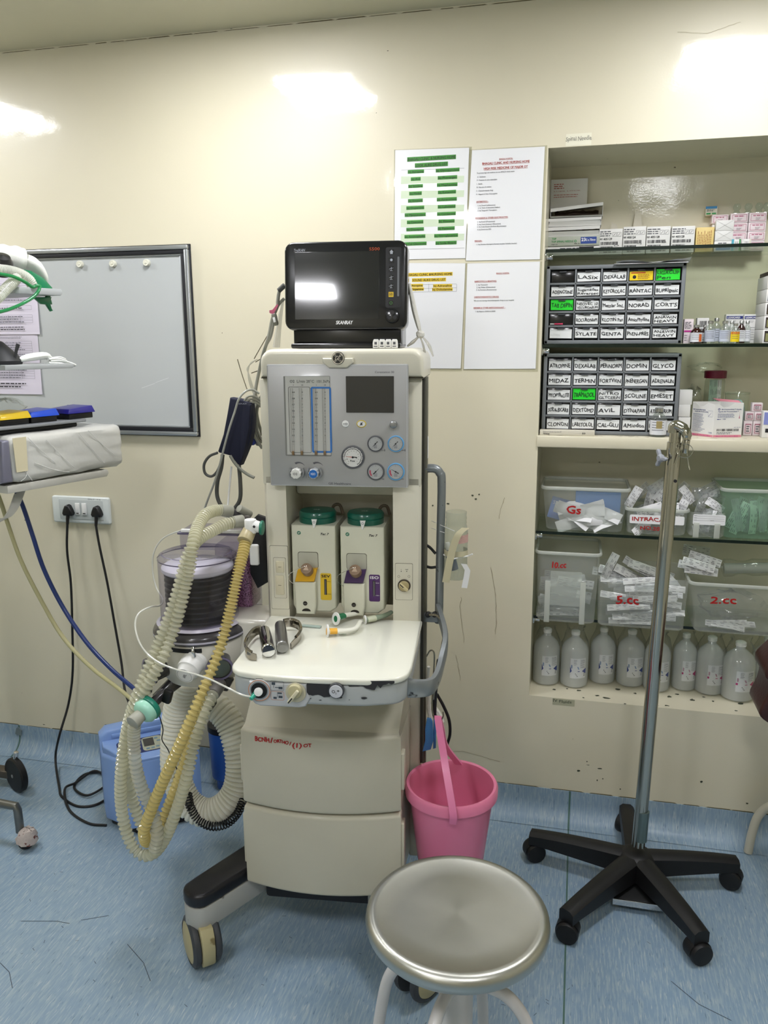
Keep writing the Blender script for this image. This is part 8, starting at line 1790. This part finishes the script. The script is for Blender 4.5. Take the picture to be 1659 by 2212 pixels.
# ---------------- chair cut by the right edge ----------------
ch_c = Vector((.80, -.22, 0)); mar = mat('maroon_leatherette', '3a1b17', .4, coat=.15, bump=.1, bscale=120); leg_c = mat('chair_leg_cream', 'bdb9a8', .4, coat=.2, spots=('3c3a34', .76), vscale=30)
co = thing('tub_chair', tuple(ch_c), 'maroon padded chair with cream tube legs cut by the right edge', 'chair')
LOCAL.add(co.name); co.location = (0, 0, 0)
b0 = G(1615, 1840); xk = P(1615, 1700, b0.y)
def leg4(bx, by, sx, sy, top): MB().tube(crom([Vector((bx, by, .003)), Vector((bx+.006*sx, by, .07)), Vector((bx+.020*sx, by+.0, .13)), Vector((bx+.055*sx, by+.01*sy, .175)), Vector((bx+.14*sx, by+.03*sy, .21))], 7), .0125, leg_c, 16).build('leg', co)
bx_, by_ = b0.x-.0, b0.y-.005
leg4(bx_, by_, 1, -1, 0); leg4(bx_, by_-.42, 1, 1, 0); leg4(bx_+.50, by_, -1, -1, 0); leg4(bx_+.50, by_-.42, -1, 1, 0)
MB().tube(crom([Vector((bx_+.14, by_-.03, .21)), Vector((bx_+.25, by_-.21, .215)), Vector((bx_+.36, by_-.03, .21))], 6), .0125, leg_c, 12).tube(crom([Vector((bx_+.14, by_-.39, .21)), Vector((bx_+.25, by_-.21, .215)), Vector((bx_+.36, by_-.39, .21))], 6), .0125, leg_c, 12).cyl((bx_+.25, by_-.21, .215), (bx_+.25, by_-.21, .40), .025, leg_c, 20).build('frame', co)
pz = P(1632, 1525, by_-.12); tz = P(1650, 1445, by_-.12)
MB().box(pz.x+.036, bx_+.50, by_-.42, by_-.02, pz.z-.020, pz.z+.06, mar, .028, 4).build('seat_cushion', co)
ys = by_-.13
ap_ = [(q.x, q.y) for q in crom([Vector((a, b, 0)) for a, b in ([(pz.x, pz.z), (pz.x+.03, pz.z-.028), (pz.x+.06, pz.z-.03), (pz.x+.06, tz.z+.06), (P(1652, 1430, ys).x, P(1652, 1430, ys).z), (P(1647, 1452, ys).x, P(1647, 1452, ys).z), (P(1656, 1462, ys).x, P(1656, 1462, ys).z), (P(1650, 1492, ys).x, P(1650, 1492, ys).z)][::-1])], 4, True)]
mb = MB().prism(ap_, -ys-.10, -ys+.04, mar, .008, 3, FACE(0)); mb.build('arm_pad', co)

# ---------------- left equipment trolley ----------------
ang = R(-18)                                                          # its long side runs towards the wall
A_ = P(234, 1018, -.36)
# frame: a = outward to the right side, b = depth towards the wall
ol_, KB, KZ, KX, KW = frame_of(A_.x, A_.y, ang)
cart = thing('equipment_trolley', (A_.x, A_.y, 0), 'grey shelf trolley at the left edge carrying wrapped device and hoses', 'trolley', rz=ang); LOCAL.add(cart.name)
def K(px, py, a=0): q = KX(px, py, a); return q.y, q.z          # depth, height on the right side plane
FK = Matrix(((0, 0, 1, 0), (1, 0, 0, 0), (0, 1, 0, 0), (0, 0, 0, 1)))   # local xy -> depth, height ; z -> a
sh_m = mat('shelf_powder_grey', 'a3a7a8', .4, coat=.1, spots=('70736f', .76), vscale=30); sh_w = mat('shelf_enamel_white', 'b4b3ab', .4, spots=('2e2c28', .75), vscale=35)
def shelf(pa, pb, pt_, pb_, depth=.50, tip=.012, m=None):
    """pa/pb: near and far ends in pixels of the edge's top, thickness from two pixels"""
    m = m or sh_m; d1, z1 = K(*pb); dn, zn = K(*pa); th = z1-K(pb_[0], pb_[1])[1]; zz = (z1+zn)/2
    mb = MB().prism([(dn, zz-th), (d1-.006, zz-th), (d1, zz-th*.6), (d1, zz-th*.3), (d1-.004, zz), (dn, zz)], -depth, 0, m, .0015, 2, FK)
    mb.build('shelf', cart); return zz, d1, th
zS1, dS1, th1 = shelf((30, 618), (135, 625), None, (135, 639)); zS2, dS2, th2 = shelf((10, 786), (160, 788), None, (160, 798))
zr, dr, thr = shelf((16, 1053), (234, 1012), None, (232, 1027), m=sh_w)
up = K(0, 700, -.30)[0]-.10
for a_ in (up, up-.34): MB().box(-.52, -.49, a_, a_+.035, .10, zS1+.25, sh_m, .003).build('upright', cart)
MB().box(-.49, -.285, up-.02, up+.015, zS1-th1-.03, zS1-th1, sh_m, .002).build('shelf_bracket', cart); MB().box(-.49, -.27, up+.0, up+.035, zS2-th2-.03, zS2-th2, sh_m, .002).build('shelf_bracket', cart)
bz_ = K(0, 1030)[1]
lg = [K(45, 1062, -.05), K(30, 1100, -.05), K(12, 1122, -.05), K(-10, 1126, -.05)]
lp = crom([Vector((-.05, p[0], p[1])) for p in lg], 5); n = len(lp); vs = []; fs = []
for i, p in enumerate(lp): vs += [p+Vector((0, -.016, -.004)), p+Vector((0, .016, .004)), p+Vector((-.006, .016, .004)), p+Vector((-.006, -.016, -.004))]
for i in range(n-1):
    for j in range(4): fs.append((i*4+j, i*4+(j+1) % 4, i*4+4+(j+1) % 4, i*4+4+j))
MB().add(vs, fs, sh_w, False).build('support_bracket', cart)
MB().box(-.53, -.49, up-.50, up+.03, .07, .10, sh_m, .003).build('base_bar', cart)
for yy in (up-.02, up-.48):
    for aa in (-.51,): MB().lathe([(0, -.012), (.034, -.012), (.036, -.008), (.036, .008), (.034, .012), (0, .012)], black_plastic, 28, TM((aa, yy, .037), (0, 0, R(20))) @ Matrix.Rotation(PI/2, 4, 'X')).build('castor', cart)
# wrapped device
dv = thing('wrapped_device', tuple(KW(Vector((-.15, -.2, zr)))), 'boxy medical device wrapped in taped white plastic film on the trolley', 'device', rz=ang); dbase = Vector((-.15, -.2, zr)); LOCAL.add(dv.name)
def dbl(mb, name, par=None): mb.v = [tuple(Vector(v)-dbase) for v in mb.v]; return mb.build(name, par or dv)
wrapm = mat('film_wrap_white', 'c3c3be', .28, coat=.5, bump=.35, bscale=9)
dn, dfar = K(22, 1000)[0], K(268, 980)[0]; zt_d = K(120, 935)[1]; zfar = K(245, 915)[1]; zb_d = zr+.003
rA = random.Random(6)
b_ = bmesh.new(); bmesh.ops.create_cube(b_, size=1)
for v in b_.verts: v.co = Vector((-.32 if v.co.x < 0 else .004, dn if v.co.y < 0 else dfar, zb_d if v.co.z < 0 else (zt_d+zfar)/2))
bmesh.ops.bevel(b_, geom=b_.edges[:], offset=.020, segments=3, profile=.5, affect='EDGES'); bmesh.ops.subdivide_edges(b_, edges=[e for e in b_.edges if e.calc_length() > .05], cuts=9, use_grid_fill=True)
for v in b_.verts: v.co += Vector((rA.uniform(-.0018, .0018), rA.uniform(-.0015, .0015), rA.uniform(-.0018, .0018)))
mb = MB().bm(b_, wrapm)
for pts in (((60, 945), (120, 1000)), ((100, 950), (160, 1010)), ((170, 935), (225, 1000)), ((190, 930), (250, 985)), ((75, 1000), (150, 1020)), ((45, 1040), (60, 1010)), ((70, 1038), (40, 1000))):
    q = [Vector((.0065, *K(x, y, .0065))) for x, y in pts]; mid = (q[0]+q[1])/2+Vector((0, .004, -.006)); mb.tube(crom([q[0], mid, q[1]], 6), .0007, mat('film_fold_white', 'd8d8d4', .25, coat=.5), 5)
dbl(mb, 'film_wrap')
a0, a1 = K(33, 1000, .006)[0], K(58, 1000, .006)[0]
tp = MB().prism([(a0, zb_d+.03), (a1, zb_d+.03), (a1+.004, (zt_d+zfar)/2-.004), (a0-.002, (zt_d+zfar)/2-.004)], .0068, .0078, mat('clear_beige_tape', 'cfc6a8', .3, coat=.5), M=FK); dbl(tp, 'tape')
fp = MB().prism([(dn-.03, zb_d+.005), (dn+.004, zb_d+.005), (dn+.004, zt_d-.006), (dn-.018, zt_d-.006)], -.315, .001, mat('device_grey_lilac', '6d6d7c', .35, coat=.3), .006, 3, FK)
dbl(fp, 'front_bezel'); 
q = Vector((-.02, dn-.026, zt_d-.03)); dbl(MB().cbox(tuple(q), (.022, .006, .014), mat('device_button_blue', '2458b8', .35), .003, 2), 'blue_button')
zt_top = (zt_d+zfar)/2
# grey tray with three foot pedals on top of the device
tr_m = mat('tray_grey', '7e8184', .4, coat=.1); d0_, d1_ = K(-10, 940)[0], K(208, 915)[0]
q = KW(Vector((-.12, (d0_+d1_)/2, zt_top))); pu = thing('foot_pedal_unit', tuple(q), 'grey foot pedal tray with yellow, blue and navy pedals on the wrapped device', 'pedal', rz=ang); pbase = ol_(q); LOCAL.add(pu.name)
def pbl(mb, name, par=None): mb.v = [tuple(Vector(v)-pbase) for v in mb.v]; return mb.build(name, par or pu)
zt_ = zt_top+.014; xr_t = -.030
tm_ = MB().prism([(xr_t-.20, d0_), (xr_t, d0_), (xr_t+.004, d0_+.13), (xr_t, d1_-.01), (xr_t-.012, d1_), (xr_t-.20, d1_)], zt_, zt_+.007, tr_m, .002, 2); tm_.prism([(xr_t-.19, d0_+.02), (xr_t-.015, d0_+.02), (xr_t-.015, d1_-.03), (xr_t-.19, d1_-.03)], zt_top+.001, zt_, black_plastic, .004, 2); pbl(tm_, 'tray')
yl = [( -2, 70, mat('pedal_yellow', 'e8c41c', .4, coat=.2), 889, 916), (40, 130, mat('pedal_blue', '1a50d8', .4, coat=.2), 888, 911), (128, 207, mat('pedal_navy', '1c1878', .4, coat=.2), 884, 905)]
ax_ = xr_t-.022
for (pa_, pb__, m_, yt, yb__), nm in zip(yl, ('yellow pedal', 'bright blue pedal', 'navy blue pedal')):
    e1 = KX(pb__, yb__, ax_).y; e0 = e1-.092
    zb1 = zt_+.007
    o = pbl(MB().box(ax_-.09, ax_-.004, e0+.006, e1-.006, zb1, zb1+.016, black_plastic, .002), 'pedal_base')
    b_ = bmesh.new(); bmesh.ops.create_cube(b_, size=1)
    for v in b_.verts:
        top_ = v.co.z > 0; ins = .007 if top_ else 0; v.co = Vector((ax_-.094+ins if v.co.x < 0 else ax_+.001-ins*.6, e0+ins if v.co.y < 0 else e1-ins, (zb1+.035-(.0 if v.co.y > 0 else .006)) if top_ else zb1+.016))
    bmesh.ops.bevel(b_, geom=b_.edges[:], offset=.0015, segments=2, profile=.5, affect='EDGES'); p_ = pbl(MB().bm(b_, m_), 'pedal'); p_['label'] = nm
q = KX(85, 884, -.16); kn_ = MB().lathe([(0, .020), (.012, .020), (.014, .018), (.0145, .013), (.021, .010), (.023, .002), (.022, 0), (0, 0)], mat('puck_grey', '5f6164', .4, coat=.2), 30, TM((-.16, q.y+.02, zt_top+.022))); pbl(kn_, 'round_puck')
# bag of film on the trolley next to the puck
p = KW(Vector((-.20, KX(12, 870, -.2).y, zt_top+.045))); fb = film_blob((p.x, p.y, p.z-.0), .05, .05, .035, 17, 20, 10, .2)
for i in range(len(fb.mi)): pass
fb.mats = [film]; tag(fb.build('film_bag'), 'crumpled translucent bag behind the yellow pedal', 'bag')

# items on the two upper shelves
def KP(px, py, a): return KW(KX(px, py, a))
grn = clear_mat('green_tube_clear', 'c8ecd0', .72, '2f9c5c', .08, 1.6); grn_f = mat('green_mask_film', '0f7048', .3, coat=.5); hosew = hose_plastic('hose_white_soft', 'e2e4dc', .80)
def shelf_item(name, px, py, a, label, cat, group=None): return thing(name, tuple(KP(px, py, a)), label, cat, group)
o = shelf_item('white_air_duct', 60, 560, -.06, 'wide white foam collar with folded edge on the top trolley shelf', 'collar')
wf = mat('white_foam', 'd4d6d0', .5, bump=.1, bscale=200)
rA2 = [KP(-30, 560, -.12), KP(0, 556, -.12), KP(25, 558, -.10), KP(50, 562, -.09), KP(75, 578, -.08), KP(95, 600, -.07), KP(98, 622, -.07)]
MB().tube(crom(rA2[:4], 6), [.040+.002*math.sin(i) for i in range(19)], wf, 24, ovl=.8).build('foam_body', o)
MB().tube(crom([KP(52, 562, -.088), KP(74, 576, -.08), KP(92, 598, -.075), KP(100, 622, -.072)], 6), [.032, .034, .035, .036, .036, .035, .034, .033, .031, .029, .027, .025, .023, .021, .018, .015, .011, .007, .004], wf, 20, ovl=.55).build('foam_end', o)
gm_ = shelf_item('green_oxygen_mask', 80, 650, -.04, 'dark green film bag with tail poking past the top shelf end', 'mask')
def poly3(pts, a, th, m, bev=.001): return MB().prism([tuple(KX(x, y, a))[1:] for x, y in pts][::-1], a, a+th, m, bev, 2, FK)
g1_ = poly3(((42, 582), (62, 585), (88, 600), (108, 622), (104, 642), (108, 658), (98, 655), (92, 645), (98, 638), (80, 632), (60, 610)), -.055, .012, grn_f, .003); g1_.v = [tuple(KW(Vector(v))) for v in g1_.v]; 
g1_.M = None
g2_ = poly3(((68, 642), (108, 642), (103, 652), (108, 668), (111, 671), (106, 673), (96, 658), (85, 657)), -.050, .010, grn_f, .003); g2_.v = [tuple(KW(Vector(v))) for v in g2_.v]
g1_.build('bag_upper', gm_); g2_.build('bag_tail', gm_)
o = shelf_item('white_corrugated_hose', 40, 600, .0, 'fine ribbed white hose curling over the top trolley shelf', 'hose')
mb = MB(); hose(mb, [KP(-30, 582, -.01), KP(0, 583, -.01), KP(25, 586, -.01), KP(48, 594, -.008), (KP(64, 606, -.006)), KP(72, 622, -.006)], .0135, .0016, .0042, hosew, sharp=False); mb.build('ribbed_tube', o)
mb = MB(); hose(mb, [KP(-25, 652, .03), KP(-5, 643, .025), KP(12, 625, .02), KP(28, 610, .015), KP(36, 601, .0)], .0135, .0016, .0042, hosew, sharp=False); mb.build('ribbed_tube', o)
tag(MB().tube(crom([KP(-30, 588, .03), KP(0, 592, .03), KP(30, 598, .03), KP(55, 610, .03), KP(70, 620, .03), KP(80, 617, .032), KP(86, 620, .034), KP(76, 638, .036), KP(50, 655, .04), KP(20, 668, .045), KP(-10, 676, .05), KP(-40, 682, .05)], 8), .0042, grn, 12).build('green_tube'), 'bright green clear tube curving over and below the top shelf', 'tube')
p = KP(12, 568, -.03); tag(MB().lathe([(0, .03), (.018, .026), (.026, .012), (.028, -.006), (.024, -.02), (0, -.026)], mat('rubber_black', '1c1c1e', .35, coat=.3), 26, TM(tuple(p+Vector((-.012, 0, -.006))), (R(20), R(30), 0))).build('rubber_bulb'), 'black rubber bulb lying on the top trolley shelf', 'bulb')
rbk = mat('rubber_mask_black', '26272a', .5)
o = shelf_item('rubber_face_mask', 20, 770, -.05, 'black rubber face mask on the second trolley shelf', 'mask')
c = KP(2, 762, -.09); zsh = zS2
MB().lathe([(.075, 0), (.078, .010), (.072, .020), (.050, .045), (.030, .066), (.018, .072), (.016, .086), (0, .086)], rbk, 36, TM((c.x-.025, c.y, zsh+.001), (0, 0, 0), (1.0, .75, .85))).build('mask_cone', o)
p0, p1 = KP(32, 768, -.045), KP(39, 744, -.045); MB().tube([p0+Vector((0, 0, -.01)), p0.lerp(p1, .4), p1], [.003, .004, .0052], rbk, 10).build('inflation_stub', o)
gl = shelf_item('folded_glove', 100, 786, -.04, 'folded white glove hanging over the second trolley shelf end', 'glove')
gw = mat('glove_white', 'd9dcd8', .55, bump=.15, bscale=90)
mb = MB().tube(crom([KP(42, 778, -.05), KP(60, 773, -.05), KP(85, 769, -.05), KP(100, 769, -.05), KP(112, 776, -.045)], 5), [.008, .011, .013, .014, .015, .016, .016, .017, .017, .017, .017, .017, .017, .016, .016, .015, .014, .012, .010, .009, .008], gw, 14, ovl=.6); mb.build('cuff_roll', gl)
for (pts, r_) in ((((104, 776), (125, 775), (142, 780)), .0062), (((108, 780), (130, 779), (150, 784), (162, 789)), .0060), (((104, 784), (128, 785), (148, 790), (156, 792)), .0058), (((110, 774), (128, 772), (140, 776)), .005)):
    MB().tube(crom([KP(x, y, -.035) for x, y in pts], 5), r_, gw, 10, ovl=.6).build('finger', gl)
# pipeline hoses running down behind
yel_h = mat('pale_yellow_pipe_hose', 'b9b387', .45); blu_h = mat('navy_pipe_hose', '16306e', .4, coat=.2)
wire('gas_hose', [(-20, 1030, -.40), (2, 1085, -.40), (18, 1135, -.40), (45, 1210, -.40), (85, 1290, -.40), (135, 1375, -.41), (195, 1440, -.43), (262, 1492, -.46), (330, 1550, -.50)], .0062, yel_h, 'pale yellow gas hose sweeping from the trolley to the machine', 'hose')
wire('gas_hose', [(30, 1050, -.40), (50, 1095, -.40), (70, 1155, -.40), (95, 1230, -.40), (135, 1310, -.40), (185, 1385, -.41), (235, 1440, -.43), (278, 1478, -.45), (340, 1530, -.49)], .0066, blu_h, 'navy blue gas hose sweeping from the trolley to the machine', 'hose')

# ---------------- low left: wheeled stand and trolley leg ----------------
c = G(40, 1708); cz = P(40, 1674, c.y).z; r = cz
o = thing('wheeled_base', (c.x, c.y, 0), 'steel bar with large black disc wheel at the left edge', 'wheel base')
T = TM((c.x, c.y, r+.001), (0, 0, R(-25))) @ Matrix.Rotation(PI/2, 4, 'X')
MB().lathe([(0, -.012), (r*.9, -.012), (r, -.008), (r, .008), (r*.93, .013), (r*.6, .014), (0, .015)], mat('disc_wheel_black', '121213', .5, var=.3, vscale=40), 44, T).lathe([(.0, .0155), (.006, .0155), (.006, .017), (0, .018)], guard_m, 18, T).build('wheel', o)
MB().box(c.x-.30, c.x-.012, c.y+.005, c.y+.045, .035, .062, mat('oxidised_steel', '6a625a', .4, .7), .003).build('bar', o); MB().cyl((c.x+.002, c.y+.0, 2*r-.004), (c.x+.008, c.y, 2*r+.026), .0085, chrome, 12, .002).build('bolt', o)
c = G(55, 1832); o = thing('trolley_leg', (c.x, c.y, 0), 'angled steel tube leg with cloth wrapped castor at the left edge', 'trolley leg'); stt = mat('dull_steel_tube', '7a7a76', .3, .9)
pts = [P(-60, 1757, c.y), P(-5, 1747, c.y), P(33, 1741, c.y)]; zz = pts[2].z
MB().tube([Vector((c.x-.34, c.y+.02, zz)), Vector((c.x-.035, c.y, zz)), Vector((c.x-.018, c.y, zz)), Vector((c.x-.013, c.y, zz-.012)), Vector((c.x-.012, c.y, zz-.06)), Vector((c.x-.012, c.y, .055))], .0125, stt, 18).build('tube', o)
wr = mat('blood_stained_wrap', 'b5aaa4', .7, bump=.4, bscale=120, spots=('6a3a32', .58), vscale=60)
mb = MB().lathe([(0, .070), (.016, .068), (.024, .058), (.030, .042), (.032, .030), (.022, .024), (0, .024)], wr, 18, TM((c.x+.004, c.y, 0), (0, R(10), 0))); rr_ = random.Random(3); mb.v = [(x+rr_.uniform(-.003, .004), y+rr_.uniform(-.003, .003), z+rr_.uniform(-.002, .002)) for x, y, z in mb.v]; mb.build('cloth_wrap', o)
MB().lathe([(0, -.010), (.020, -.010), (.022, -.006), (.022, .006), (.020, .010), (0, .010)], black_plastic, 24, TM((c.x+.004, c.y, .023), (0, 0, R(30))) @ Matrix.Rotation(PI/2, 4, 'X')).build('wheel', o)
